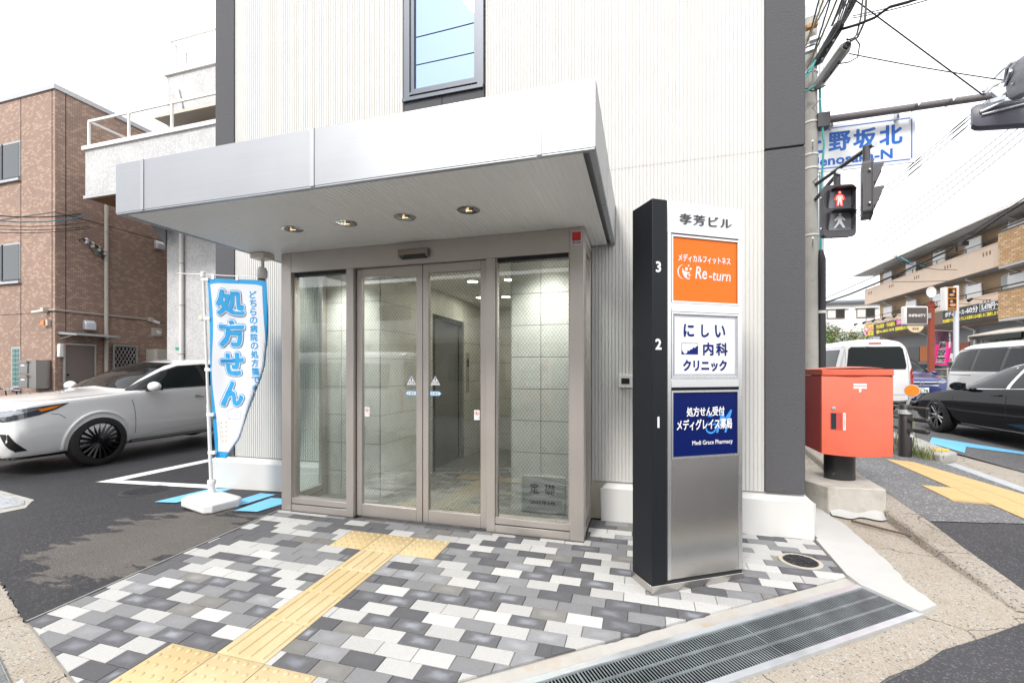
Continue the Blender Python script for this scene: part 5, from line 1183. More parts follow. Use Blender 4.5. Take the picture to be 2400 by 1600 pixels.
class Car:
    def __init__(s, name, label, loc, rz, keys, pmat, arches, group=None):
        s.t = thing(name, label, 'van' if name.endswith('_van') else 'car', loc, rz, group=group, local=True)
        xs = keys['x'][::-1]; g = {k: pchip(xs, v[::-1]) for k, v in keys.items() if k != 'x'}
        x0, x1 = xs[0], xs[-1]; N = 84
        st = [x0 + (x1-x0)*(0.5-0.5*math.cos(math.pi*(0.06+0.88*k/N)))/1.0 for k in range(N+1)]
        a, b = st[0], st[-1]; st = [x0 + (q-a)*(x1-x0)/(b-a) for q in st]
        mb = MB(); rings = []
        for x in st:
            G = {k: f(x) for k, f in g.items()}
            zt = G['zc']-G['cr']
            half = [Vector((0,G['zb'])), Vector((G['wb']*0.82,G['zb'])), Vector((G['wb'],G['zb']+0.07)), Vector((G['wm'],G['zm'])), Vector((G['wm']*0.45+G['we']*0.55, (G['zm']+G['ze'])/2+0.03)), Vector((G['we'],G['ze'])), Vector((G['wt']*0.5+G['we']*0.5+0.012, (zt+G['ze'])/2)), Vector((G['wt'],zt)), Vector((G['wt']*0.55,G['zc']-G['cr']*0.16)), Vector((0,G['zc']))]
            h = chaikin(half, 2)
            rings.append([mb.av((x,p.x,p.y)) for p in h] + [mb.av((x,-p.x,p.y)) for p in h[-2:0:-1]])
        n = len(rings[0])
        for A, B in zip(rings, rings[1:]):
            for k in range(n): mb.face((A[k],A[(k+1)%n],B[(k+1)%n],B[k]))
        mb.face(rings[0][::-1]); mb.face(rings[-1])
        me = mb.mesh('body', [pmat, m_trim])
        bm = bmesh.new(); bm.from_mesh(me); s.bvh = BVHTree.FromBMesh(bm); bm.free()
        o = link('body', me, s.t)
        cuts = []
        for ax, zc_, r_ in arches:
            c = MB().cyl((ax,-1.4,zc_),(ax,1.4,zc_), r_, n=40); co = link('cut', c.mesh('cut', [m_trim, m_trim])); cuts.append(co)
            for p in co.data.polygons: p.material_index = 1
            md = o.modifiers.new('arch', 'BOOLEAN'); md.operation = 'DIFFERENCE'; md.object = co; md.solver = 'EXACT'
        bpy.context.view_layer.update()
        dg = bpy.context.evaluated_depsgraph_get()
        m2 = bpy.data.meshes.new_from_object(o.evaluated_get(dg)); o.modifiers.clear(); o.data = m2
        for c in cuts: bpy.data.objects.remove(c)
        for p in m2.polygons: p.use_smooth = True
        try: m2.set_sharp_from_angle(angle=R(32))
        except Exception: pass
        s.o = o
    def decal(s, name, pts, mat, view='left', off=0.004, dens=0.07, parent=None, both=False):
        """panel laid on the body skin, drawn in a side (x,z), front or rear (y,z) or top (x,y) outline"""
        out = None
        for sg in ((1,-1) if both else (1,)):
            def ray(a, b):
                if view in ('left','right'):
                    q = (1 if view == 'left' else -1)*sg; return Vector((a, 3*q, b)), Vector((0,-q,0))
                if view == 'front': return Vector((5, a*sg, b)), Vector((-1,0,0))
                if view == 'rear': return Vector((-5, a*sg, b)), Vector((1,0,0))
                if view == 'top': return Vector((a, b*sg, 4)), Vector((0,0,-1))
                n = Vector((view[0], view[1]*sg, 0)).normalized(); e = Vector((-n.y, n.x, 0))*sg
                return n*5 + e*a + Vector((0,0,b)), -n
            Q = []
            P2 = [Vector(p) for p in pts]
            for a, b in zip(P2, P2[1:]+P2[:1]):
                k = max(1, int((b-a).length/dens)); Q += [a.lerp(b, i/k) for i in range(k)]
            xa, xb = min(p.x for p in Q), max(p.x for p in Q); ya, yb = min(p.y for p in Q), max(p.y for p in Q); ins = []
            for i in range(1, int((xb-xa)/dens)+1):
                for j in range(1, int((yb-ya)/dens)+1):
                    q = Vector((xa+i*dens-dens*0.4, ya+j*dens-dens*0.35))
                    if inside(q, Q) : ins.append(q)
            v, e, f, *_ = delaunay_2d_cdt(Q+ins, [(k,(k+1)%len(Q)) for k in range(len(Q))], [tuple(range(len(Q)))], 1, 1e-5)
            mb = MB(); okv = []
            for p in v:
                o_, d_ = ray(p.x, p.y); hit, nr, *_x = s.bvh.ray_cast(o_, d_)
                if hit is None: mb.av((0,0,0)); okv.append(False)
                else:
                    if nr.dot(d_) > 0: nr = -nr
                    mb.av(hit + (nr*0.6 - d_*0.4)*off); okv.append(True)
            for q in f:
                if all(okv[i] for i in q): mb.face(q)
            if mb.f: out = mb.build(name, mat, parent or s.t, smooth=True)
        return out
    def line(s, name, pts, w_, mat=None, view='left', off=0.0025, both=True):
        for a, b in zip(pts, pts[1:]):
            a, b = Vector(a), Vector(b); d = (b-a).normalized(); n = Vector((-d.y,d.x))*w_/2
            s.decal(name, [a-n,b-n,b+n,a+n], mat or m_seam, view, off, 0.1, both=both)
    def wheel(s, x, y, r_, width, rim_r, spokes, rim, style='spoke', turn=0):
        sg = 1 if y > 0 else -1; c = Vector((x, y, r_))
        mb = MB(); yo = sg*width/2
        prof = [(rim_r*0.98,-width/2),(r_*0.9,-width/2),(r_*0.985,-width*0.40),(r_,-width*0.28),(r_,width*0.28),(r_*0.985,width*0.40),(r_*0.9,width/2),(rim_r,width/2),(rim_r*0.98,width*0.42)]
        mb.lathe(c, [(a, sg*b) for a, b in prof], 44, axis='y', cap=False); w_ = mb.build('wheel', m_tyre, s.t, smooth=40)
        MB().lathe(c, [(rim_r*0.99,sg*width*0.45),(rim_r*0.95,sg*width*0.455),(rim_r*0.90,sg*width*0.2),(rim_r*0.88,-sg*width*0.1)], 36, axis='y', cap=False).build('rim', rim, w_, smooth=40)
        MB().lathe(c, [(rim_r*0.87,sg*width*0.02),(0.001,sg*width*0.02)], 30, axis='y').build('wheel_back', m_trim, w_)
        MB().lathe(c, [(rim_r*0.62,sg*width*0.10),(0.05,sg*width*0.10)], 30, axis='y').build('brake_disc', M('brake_steel', (0.20,0.19,0.18), 0.4, 0.8), w_)
        yf = sg*width*0.40
        for k in range(spokes):
            a = 2*math.pi*k/spokes + 0.13; tilt = 0.16 if style == 'fan' else 0.0
            if style == 'pair': a += (0.09 if k % 2 else -0.09)
            p0 = Vector((math.cos(a), 0, math.sin(a)))*rim_r*0.12; p1 = Vector((math.cos(a+tilt), 0, math.sin(a+tilt)))*rim_r*0.95
            d = (p1-p0).normalized(); n = Vector((-d.z,0,d.x)); w0 = rim_r*(0.085 if style != 'fan' else 0.05); w1 = rim_r*(0.055 if style != 'fan' else 0.075)
            mb = MB(); pts = [p0-n*w0, p1-n*w1, p1+n*w1, p0+n*w0]
            A = [mb.av(c+q+Vector((0,yf-sg*0.008,0))) for q in pts]; mid0, mid1 = mb.av(c+p0+Vector((0,yf+sg*0.004,0))), mb.av(c+p1+Vector((0,yf+sg*0.010,0)))
            mb.face((A[0],A[1],mid1,mid0)); mb.face((mid0,mid1,A[2],A[3])); mb.face((A[0],A[3],mid0)); mb.face((A[1],A[2],mid1)); mb.face((A[0],A[1],A[2],A[3]))
            mb.build('spoke', rim, w_)
        MB().lathe(c, [(rim_r*0.15,yf-sg*0.01),(rim_r*0.15,yf+sg*0.008),(rim_r*0.10,yf+sg*0.014),(0.001,yf+sg*0.014)], 20, axis='y').build('hub', rim, w_, smooth=40)
        return w_
    def plate(s, text, view, z, w_=0.33, h=0.165):
        x = 0
        hit = s.bvh.ray_cast(Vector((5 if view == 'front' else -5,0,z)), Vector((-1 if view == 'front' else 1,0,0)))[0]; q = 1 if view == 'front' else -1
        X = hit.x + q*0.012
        p = MB().box(min(X,X-q*0.02),max(X,X-q*0.02),-w_/2,w_/2,z-h/2,z+h/2).build('number_plate', m_pw, s.t)
        mb = MB(); letter(mb, text, (-w_*0.43,w_*0.43,z-h*0.40,z+h*0.08), lambda u, v, l: (X+q*(0.002+l), u*q, v), bold=0.004); letter(mb, '大阪 500', (-w_*0.2,w_*0.2,z+h*0.2,z+h*0.42), lambda u, v, l: (X+q*(0.002+l), u*q, v), bold=0.001); mb.build('plate_lettering', M('plate_green', (0.01,0.06,0.03), 0.5), p)
    def mirror(s, x, y, z, mat, sg, size=(0.10,0.115,0.075)):
        c = Vector((x, y*sg, z)); mb = MB().ball(c+Vector((0,sg*0.10,0)), (size[0]*0.75,size[1],size[2]), 9); mb.build('wing_mirror', mat, s.t, smooth=True)
        MB().obox(c+Vector((-size[0]*0.55,sg*0.10,0)), (0.012,0,0), (0,size[1]*0.78,0), (0,0,size[2]*0.72)).build('mirror_glass', m_cgl, s.t)
        MB().prism([c+Vector((-0.05,-sg*0.03,-0.085)), c+Vector((0.05,-sg*0.03,-0.085)), c+Vector((0.05,sg*0.09,-0.04)), c+Vector((-0.04,sg*0.09,-0.04))], (0,0,0.035)).build('mirror_arm', m_trim, s.t)
K = lambda **k: k
# ---- white SUV in the lot
suv = Car('white_suv', 'white SUV parked nose out in the lot on the left', (-9.045,6.285,-0.135), R(-90), K(
    x=[2.42,2.36,2.22,1.9,1.5,1.08,0.6,0.15,-0.4,-1.0,-1.6,-2.05,-2.3,-2.44,-2.48],
    zc=[0.90,1.01,1.065,1.10,1.13,1.17,1.42,1.615,1.70,1.715,1.65,1.47,1.22,1.0,0.8],
    cr=[0.05,0.05,0.05,0.05,0.055,0.06,0.07,0.075,0.07,0.07,0.07,0.07,0.06,0.05,0.05],
    wt=[0.60,0.69,0.71,0.72,0.725,0.735,0.66,0.61,0.59,0.58,0.55,0.55,0.60,0.62,0.6],
    ze=[0.80,0.93,1.0,1.04,1.075,1.11,1.135,1.16,1.185,1.21,1.23,1.22,1.12,0.9,0.7],
    we=[0.76,0.86,0.89,0.905,0.91,0.915,0.92,0.915,0.915,0.92,0.91,0.88,0.83,0.76,0.68],
    zm=[0.50,0.54,0.60,0.66,0.66,0.64,0.62,0.62,0.62,0.63,0.66,0.66,0.62,0.58,0.55],
    wm=[0.80,0.90,0.94,0.958,0.958,0.945,0.935,0.935,0.935,0.945,0.96,0.94,0.88,0.82,0.72],
    wb=[0.62,0.76,0.84,0.88,0.88,0.87,0.87,0.87,0.87,0.87,0.88,0.86,0.82,0.76,0.64],
    zb=[0.30,0.23,0.21,0.21,0.22,0.23,0.24,0.24,0.24,0.24,0.25,0.27,0.32,0.36,0.40]), paint('paint_pearl_white', (0.80,0.80,0.80)), [(1.425,0.385,0.435),(-1.425,0.385,0.435)])
rim_b = M('rim_black', (0.02,0.02,0.022), 0.22, 0.7)
for x in (1.425,-1.425):
    for y in (0.845,-0.845): suv.wheel(x, y, 0.382, 0.235, 0.285, 20, rim_b, 'fan')
fw = [(0.86,1.165),(0.66,1.275),(0.30,1.445),(-0.02,1.54),(-0.34,1.575),(-0.34,1.20)]
suv.decal('window_trim', [(0.98,1.135),(0.70,1.285),(0.30,1.468),(-0.02,1.562),(-0.5,1.60),(-1.2,1.575),(-1.75,1.43),(-1.75,1.25),(-0.3,1.175)], m_trim, off=0.009, dens=0.05, both=True)
suv.decal('side_window', fw, m_cgl, off=0.014, dens=0.05, both=True)
suv.decal('side_window', [(-0.44,1.205),(-0.44,1.578),(-0.9,1.57),(-1.2,1.535),(-1.30,1.23)], m_cgl, off=0.014, both=True); suv.decal('side_window', [(-1.36,1.235),(-1.27,1.52),(-1.68,1.41),(-1.70,1.25)], m_cgl, off=0.014, both=True)
suv.decal('windscreen', [(-0.70,1.165),(-0.55,1.52),(-0.47,1.61),(0,1.63),(0.47,1.61),(0.55,1.52),(0.70,1.165),(0,1.215)], m_cgl, 'front', off=0.012, dens=0.05)
suv.decal('rear_window', [(-0.58,1.2),(-0.5,1.48),(0.5,1.48),(0.58,1.2)], m_cgl, 'rear', off=0.005)
suv.decal('sill_trim', [(1.0,0.23),(1.0,0.325),(-1.0,0.335),(-1.0,0.24)], m_trim, off=0.006, both=True)
suv.line('door_seam', [(1.0,1.13),(0.93,0.85),(0.90,0.45),(0.84,0.33)], 0.008); suv.line('door_seam', [(-0.40,1.18),(-0.40,0.6),(-0.36,0.34)], 0.008); suv.line('door_seam', [(-1.32,1.2),(-1.28,0.85),(-0.98,0.60)], 0.008)
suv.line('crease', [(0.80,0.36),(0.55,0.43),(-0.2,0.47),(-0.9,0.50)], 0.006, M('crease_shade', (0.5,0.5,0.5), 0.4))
suv.line('bonnet_seam', [(1.15,0.80),(1.75,0.76),(2.12,0.66),(2.24,0.50)], 0.008, view='top')
suv.line('bumper_seam', [(1.86,0.78),(1.93,0.84),(2.02,0.86)], 0.007)
# headlamp wrapping the nose corner, amber tip, side vent
suv.decal('headlamp', [(-1.280,0.795),(-1.172,0.905),(-0.830,0.955),(-0.650,0.985),(-0.533,1.000),(-0.632,0.915),(-0.758,0.850),(-0.938,0.795),(-1.100,0.765)], M('headlamp_dark', (0.05,0.055,0.065), 0.08, spec=1.0), (0.74,0.67), off=0.006, dens=0.05, both=True)
suv.decal('headlamp_lens', [(-1.226,0.820),(-1.136,0.900),(-0.830,0.945),(-0.740,0.950),(-0.830,0.900),(-1.010,0.850)], m_lampw, (0.74,0.67), off=0.010, dens=0.05, both=True)
suv.decal('indicator', [(-0.776,0.925),(-0.677,0.955),(-0.587,0.975),(-0.650,0.930),(-0.749,0.895)], m_lampa, (0.74,0.67), off=0.011, dens=0.05, both=True)
suv.decal('bumper_vent', [(-1.154,0.605),(-1.018,0.605),(-0.865,0.365),(-0.975,0.355),(-1.035,0.410)], m_trim, (0.74,0.67), off=0.006, dens=0.05, both=True)
for k in range(7): suv.decal('grille_slat', [(-0.50+0.01*k,0.34+0.07*k),(0.50-0.01*k,0.34+0.07*k),(0.50-0.01*k,0.365+0.07*k),(-0.50+0.01*k,0.365+0.07*k)], m_trim, 'front', off=0.004)
suv.decal('front_lip', [(-1.45,0.215),(-0.55,0.215),(-0.55,0.29),(-1.45,0.262)], m_trim, (0.74,0.67), off=0.008, dens=0.06, both=True)
suv.decal('lower_grille', [(-0.62,0.24),(0.62,0.24),(0.58,0.31),(-0.58,0.31)], m_trim, 'front', off=0.004)
for sg in (1,-1):
    suv.mirror(0.70, 0.95, 1.20, m_lampw if False else suv.o.data.materials[0], sg, (0.11,0.125,0.085))
for x in (-0.20,-1.08):
    hit = suv.bvh.ray_cast(Vector((x,3,1.0)), Vector((0,-1,0)))[0]
    for sg in (1,-1): MB().ball((x,(hit.y+0.018)*sg,1.0), (0.115,0.014,0.014), 8).build('door_handle', m_chr, suv.t, smooth=True)
suv.plate('22-51', 'front', 0.55)
for ax in (1.425,-1.425):
    for sg in (1,-1):
        pts = []
        for k in range(21):
            a = R(-8+196*k/20); x, z = ax+0.447*math.cos(a), 0.385+0.447*math.sin(a); h_ = suv.bvh.ray_cast(Vector((x,3,z)), Vector((0,-1,0)))[0]
            if h_ is not None and z > 0.3: pts.append((x,(h_.y+0.004)*sg,z))
        MB().tube(pts, 0.022, 8).build('wheel_arch', suv.o.data.materials[0], suv.t, smooth=True)
# ---- black saloon on the road
sal = Car('black_saloon', 'black saloon car on the road at the right edge with grey alloy wheels', (6.50,9.40,0.13), R(90), K(
    x=[2.32,2.28,2.15,1.8,1.4,0.98,0.55,0.1,-0.35,-0.9,-1.4,-1.75,-2.1,-2.3,-2.34],
    zc=[0.52,0.64,0.74,0.82,0.87,0.92,1.14,1.33,1.415,1.40,1.24,1.08,0.98,0.86,0.7],
    cr=[0.05]*6 + [0.06]*5 + [0.05]*4,
    wt=[0.46,0.60,0.66,0.70,0.71,0.70,0.61,0.55,0.52,0.51,0.53,0.57,0.60,0.58,0.55],
    ze=[0.48,0.58,0.67,0.75,0.80,0.85,0.88,0.895,0.91,0.93,0.94,0.93,0.88,0.78,0.64],
    we=[0.58,0.72,0.79,0.84,0.855,0.86,0.86,0.86,0.86,0.86,0.855,0.84,0.80,0.74,0.66],
    zm=[0.40,0.44,0.52,0.58,0.58,0.56,0.54,0.54,0.54,0.56,0.60,0.60,0.56,0.52,0.5],
    wm=[0.62,0.78,0.85,0.89,0.89,0.882,0.88,0.88,0.88,0.885,0.89,0.88,0.84,0.78,0.7],
    wb=[0.52,0.70,0.78,0.82,0.82,0.82,0.82,0.82,0.82,0.82,0.82,0.80,0.78,0.72,0.62],
    zb=[0.24,0.18,0.16,0.16,0.17,0.17,0.17,0.17,0.17,0.17,0.17,0.19,0.24,0.28,0.32]), paint('paint_black', (0.006,0.006,0.008), rough=0.15), [(1.40,0.335,0.375),(-1.42,0.335,0.375)])
rim_g = M('rim_grey', (0.30,0.30,0.31), 0.25, 0.9)
for x in (1.40,-1.42):
    for y in (0.785,-0.785): sal.wheel(x, y, 0.33, 0.225, 0.245, 10, rim_g, 'pair')
sal.decal('window_frame', [(0.95,0.86),(0.55,1.10),(0.1,1.27),(-0.35,1.345),(-0.9,1.325),(-1.35,1.17),(-1.45,0.95)], m_chr, off=0.003, both=True)
sal.decal('side_window', [(0.86,0.882),(0.55,1.075),(0.1,1.245),(-0.30,1.315),(-0.30,0.915)], m_cgl, off=0.006, both=True); sal.decal('side_window', [(-0.38,0.918),(-0.38,1.32),(-0.85,1.30),(-1.28,1.15),(-1.36,0.965)], m_cgl, off=0.006, both=True)
sal.decal('windscreen', [(-0.66,0.94),(-0.50,1.30),(0,1.345),(0.50,1.30),(0.66,0.94),(0,0.985)], m_cgl, 'front', off=0.004); sal.decal('rear_window', [(-0.5,1.1),(-0.42,1.30),(0.42,1.30),(0.5,1.1)], m_cgl, 'rear', off=0.004)
sal.line('door_seam', [(0.94,0.84),(0.90,0.55),(0.93,0.28)], 0.007, M('seam_black', (0.0015,0.0015,0.0015), 0.6)); sal.line('door_seam', [(-0.34,0.91),(-0.34,0.26)], 0.007, M('seam_black', (0.0015,0.0015,0.0015), 0.6))
sal.line('sill_strip', [(1.0,0.235),(-1.0,0.235)], 0.03, m_chr)
sal.decal('headlamp', [(-1.102,0.600),(-0.940,0.700),(-0.688,0.740),(-0.760,0.630),(-0.985,0.570)], m_lampw, (0.74,0.67), off=0.006, dens=0.05, both=True)
for sg in (1,-1): sal.mirror(0.62, 0.87, 0.93, sal.o.data.materials[0], sg, (0.10,0.115,0.075))
for x in (-0.15,-1.15):
    hit = sal.bvh.ray_cast(Vector((x,3,0.80)), Vector((0,-1,0)))[0]
    for sg in (1,-1): MB().ball((x,(hit.y+0.016)*sg,0.80), (0.11,0.014,0.015), 8).build('door_handle', sal.o.data.materials[0], sal.t, smooth=True)
# ---- white van ahead
def van(name, label, loc, rz, group=None):
    v = Car(name, label, loc, rz, K(
        x=[2.35,2.31,2.22,2.05,1.7,1.4,1.0,0.0,-1.2,-2.0,-2.22,-2.30,-2.34],
        zc=[0.80,1.02,1.14,1.28,1.60,1.86,1.955,1.985,1.985,1.975,1.94,1.5,0.9],
        cr=[0.05,0.05,0.06,0.07,0.08,0.09,0.09,0.09,0.09,0.09,0.10,0.10,0.1],
        wt=[0.5,0.66,0.70,0.70,0.68,0.67,0.665,0.665,0.665,0.66,0.645,0.70,0.7],
        ze=[0.70,0.88,0.98,1.06,1.10,1.12,1.12,1.12,1.12,1.12,1.12,1.05,0.8],
        we=[0.66,0.78,0.82,0.835,0.84,0.84,0.84,0.84,0.84,0.835,0.825,0.80,0.76],
        zm=[0.45,0.5,0.55,0.6,0.62,0.62,0.62,0.62,0.62,0.62,0.62,0.6,0.55],
        wm=[0.68,0.80,0.835,0.845,0.848,0.848,0.848,0.848,0.848,0.845,0.84,0.82,0.78],
        wb=[0.6,0.74,0.79,0.80,0.80,0.80,0.80,0.80,0.80,0.80,0.79,0.78,0.72],
        zb=[0.32,0.26,0.24,0.24,0.24,0.25,0.26,0.26,0.26,0.28,0.32,0.34,0.36]), paint('paint_van_white', (0.72,0.72,0.715)), [(1.35,0.335,0.385),(-1.22,0.335,0.385)], group)
    for x in (1.35,-1.22):
        for y in (0.735,-0.735): v.wheel(x, y, 0.33, 0.2, 0.21, 8, M('rim_steel', (0.45,0.45,0.46), 0.35, 0.8))
    v.decal('rear_window', [(-0.63,1.17),(-0.655,1.25),(-0.60,1.70),(-0.54,1.76),(0.54,1.76),(0.60,1.70),(0.655,1.25),(0.63,1.17)], m_cgl, 'rear', off=0.005)
    v.decal('high_brake_lamp', [(-0.14,1.83),(0.14,1.83),(0.135,1.87),(-0.135,1.87)], m_lampr, 'rear', off=0.008); v.decal('wiper', [(-0.30,1.725),(0.20,1.745),(0.24,1.70),(0.26,1.71),(0.22,1.765),(-0.30,1.745)], m_trim, 'rear', off=0.02)
    v.decal('tail_lamp', [(0.72,0.70),(0.80,0.70),(0.80,1.18),(0.76,1.22),(0.72,1.10)], m_lampr, 'rear', off=0.006, both=True); v.decal('reversing_lamp', [(0.728,0.80),(0.797,0.80),(0.797,0.95),(0.728,0.95)], m_lampw, 'rear', off=0.009, both=True)
    v.decal('side_window', [(-2.05,1.18),(-2.05,1.70),(-1.0,1.72),(-1.0,1.17)], m_cgl, off=0.005, both=True); v.decal('side_window', [(-0.92,1.17),(-0.92,1.72),(0.2,1.72),(0.2,1.16)], m_cgl, off=0.005, both=True); v.decal('side_window', [(0.3,1.15),(0.3,1.72),(0.95,1.70),(1.45,1.35),(1.5,1.12)], m_cgl, off=0.005, both=True)
    v.decal('windscreen', [(-0.72,1.18),(-0.60,1.75),(0.60,1.75),(0.72,1.18)], m_cgl, 'front', off=0.005)
    v.line('tailgate_seam', [(-0.70,0.52),(0.70,0.52)], 0.008, view='rear', both=False); v.line('tailgate_seam', [(0.70,0.52),(0.70,1.1),(0.66,1.80)], 0.008, view='rear')
    v.line('window_rail', [(-2.2,1.76),(1.2,1.78)], 0.012, M('rail_grey', (0.25,0.25,0.25), 0.5))
    v.decal('headlamp', [(0.45,0.78),(0.74,0.80),(0.74,1.0),(0.50,0.92)], m_lampw, 'front', off=0.006, both=True)
    v.plate('31-07', 'rear', 0.62)
    mb = MB(); hit = v.bvh.ray_cast(Vector((-5,0.45,0.93)), Vector((1,0,0)))[0]; letter(mb, 'LONG DX', (-0.58,-0.38,0.915,0.94), lambda a, b, l: (hit.x-0.005-l, -a, b)); mb.build('badge', m_chr, v.t)
    return v
van('white_van', 'white van seen from behind, standing on the road beyond the post box', (5.88,16.05,0.20), R(90))
# ---- oncoming cars
def mpv(name, label, loc, rz, pm, hgt, ln, plate=None, grille=True, band=False):
    k = hgt/1.71; q = ln/4.2
    X = lambda a: [i*q for i in a]; Z = lambda a: [i*k for i in a]
    v = Car(name, label, loc, rz, K(
        x=X([2.10,2.06,1.95,1.7,1.4,1.1,0.7,0.2,-0.6,-1.4,-1.85,-2.02,-2.08]),
        zc=Z([0.60,0.76,0.88,0.96,1.03,1.16,1.46,1.65,1.71,1.70,1.62,1.2,0.8]),
        cr=[0.05,0.05,0.05,0.05,0.05,0.06,0.07,0.07,0.07,0.07,0.07,0.07,0.06],
        wt=[0.48,0.62,0.66,0.68,0.69,0.69,0.63,0.60,0.60,0.59,0.58,0.62,0.6],
        ze=Z([0.54,0.68,0.80,0.87,0.93,0.97,0.98,0.99,1.0,1.02,1.02,0.9,0.7]),
        we=[0.62,0.75,0.80,0.82,0.83,0.835,0.835,0.835,0.835,0.83,0.81,0.77,0.7],
        zm=[0.45,0.5,0.55,0.58,0.58,0.58,0.58,0.58,0.58,0.58,0.58,0.56,0.5],
        wm=[0.64,0.78,0.83,0.845,0.847,0.847,0.847,0.847,0.847,0.845,0.83,0.8,0.74],
        wb=[0.56,0.72,0.78,0.8,0.8,0.8,0.8,0.8,0.8,0.8,0.78,0.75,0.7],
        zb=[0.26,0.2,0.18,0.18,0.2,0.2,0.2,0.2,0.2,0.22,0.26,0.3,0.34]), pm, [(1.35*q,0.32,0.365),(-1.35*q,0.32,0.365)])
    for x in (1.35*q,-1.35*q):
        for y in (0.74,-0.74): v.wheel(x, y, 0.315, 0.2, 0.21, 8, M('rim_steel', (0.45,0.45,0.46)))
    zz = lambda a: a*k
    v.decal('windscreen', [(-0.68,zz(1.08)),(-0.56,zz(1.58)),(0,zz(1.62)),(0.56,zz(1.58)),(0.68,zz(1.08)),(0,zz(1.13))], m_cgl, 'front', off=0.005)
    if band: v.decal('window_band', [(1.0*q,zz(1.0)),(0.55*q,zz(1.34)),(0.15*q,zz(1.55)),(-1.75*q,zz(1.55)),(-1.92*q,zz(1.30)),(-1.95*q,zz(1.02))], m_trim, off=0.003, both=True)
    for pts in ([(0.88,1.04),(0.5,1.32),(0.14,1.50),(-0.18,1.52),(-0.18,1.03)], [(-0.28,1.03),(-0.28,1.52),(-1.05,1.52),(-1.05,1.04)], [(-1.16,1.04),(-1.16,1.52),(-1.70,1.48),(-1.84,1.10)]):
        v.decal('side_window', [(a*q,zz(b)) for a, b in pts], m_cgl, off=0.006, both=True)
    v.decal('headlamp', [(0.36,zz(0.76)),(0.55,zz(0.74)),(0.76,zz(0.80)),(0.76,zz(0.90)),(0.60,zz(0.86))], m_lampw, 'front', off=0.008, both=True)
    if grille:
        for i in range(4): v.decal('grille_bar', [(-0.42,zz(0.66+0.035*i)),(0.42,zz(0.66+0.035*i)),(0.44,zz(0.68+0.035*i)),(-0.44,zz(0.68+0.035*i))], m_chr if i in (0,3) else m_trim, 'front', off=0.006)
        hit = v.bvh.ray_cast(Vector((5,0,zz(0.74))), Vector((-1,0,0)))[0]; mb = MB()
        for a, b, c, d in ((-0.05,-0.035,-0.05,0.05),(0.035,0.05,-0.05,0.05),(-0.035,0.035,-0.008,0.008)): mb.box(hit.x,hit.x+0.02,a,b,zz(0.74)+c,zz(0.74)+d)
        mb.build('badge', m_chr, v.t)
    v.decal('lower_intake', [(-0.5,zz(0.34)),(0.5,zz(0.34)),(0.45,zz(0.42)),(-0.45,zz(0.42))], m_trim, 'front', off=0.005)
    if plate: v.plate(plate, 'front', zz(0.52))
    for sg in (1,-1): v.mirror(0.86*q, 0.86, zz(1.06), pm, sg, (0.09,0.1,0.07))
    v.line('door_seam', [(-0.23*q,zz(1.02)),(-0.23*q,zz(0.3))], 0.008); v.line('sliding_rail', [(-1.1*q,zz(0.93)),(-1.9*q,zz(0.94))], 0.014)
    return v
mpv('blue_minivan', 'dark blue small minivan facing the camera with plate 65-78', (8.55,19.2,0.2), R(-90), paint('paint_blue', (0.003,0.016,0.12)), 1.71, 4.2, '65-78')
mpv('white_minivan', 'white tall minivan with black window band behind the black saloon', (9.15,13.3,0.17), R(-90), paint('paint_white', (0.72,0.72,0.72)), 1.93, 4.75, '18-40', band=True)
mpv('grey_hatchback', 'dark grey car parked by the shop behind the blue minivan', (12.6,23.4,0.25), R(-70), paint('paint_grey', (0.05,0.055,0.06)), 1.5, 4.0, None, False)
van('parked_van', 'white van across the street, seen only as a reflection in the glass', (-7.0,-1.6,-0.22), R(178))
# ---- bicycles by the brick building
def bicycle(label, x, y, rz, mat):
    t = thing('bicycle', label, 'bicycle', (x,y,zg(x,y)), rz, group='bicycles by the brick wall', local=True)
    for wx in (-0.52,0.52):
        pts = [(wx+0.32*math.cos(2*math.pi*k/28), 0, 0.33+0.32*math.sin(2*math.pi*k/28)) for k in range(29)]
        w_ = MB().tube(pts, 0.018, 8, cap=False).build('wheel', m_tyre, t, smooth=True)
        mb = MB()
        for k in range(12): mb.tube([(wx,0,0.33),(wx+0.31*math.cos(k*math.pi/6),0,0.33+0.31*math.sin(k*math.pi/6))], 0.0015, 4)
        mb.build('spokes', m_chr, w_, kind='stuff')
    mb = MB()
    for a in ([(-0.52,0,0.33),(-0.12,0,0.30),(0.38,0,0.72)],[(-0.12,0,0.30),(-0.22,0,0.78)],[(-0.52,0,0.33),(-0.20,0,0.70)],[(0.52,0,0.33),(0.40,0,0.74),(0.36,0,0.98)],[(-0.2,0,0.70),(0.38,0,0.70)]): mb.tube(a, 0.015, 8)
    mb.build('frame', mat, t, smooth=True)
    MB().tube([(0.14,-0.28,1.05),(0.30,-0.24,1.06),(0.40,-0.08,1.0),(0.40,0.08,1.0),(0.30,0.24,1.06),(0.14,0.28,1.05)], 0.012, 8).build('handlebar', m_chr, t, smooth=True)
    for s in (1,-1): MB().tube([(0.22,s*0.265,1.055),(0.10,s*0.285,1.05)], 0.018, 8).build('grip', M('grip_brown', (0.12,0.04,0.02), 0.6), t)
    MB().ball((-0.23,0,0.82), (0.13,0.08,0.035), 8).build('saddle', m_trim, t, smooth=True)
    mb = MB()
    for k in range(5): mb.tube([(0.45,-0.14+0.07*k,0.75),(0.72,-0.14+0.07*k,0.75),(0.74,-0.15+0.075*k,0.98)], 0.004, 5)
    for z in (0.82,0.9,0.98): mb.tube([(0.44,-0.15,z),(0.74,-0.15,z),(0.74,0.15,z),(0.44,0.15,z)], 0.004, 5)
    mb.build('basket', m_galv, t, kind='stuff')
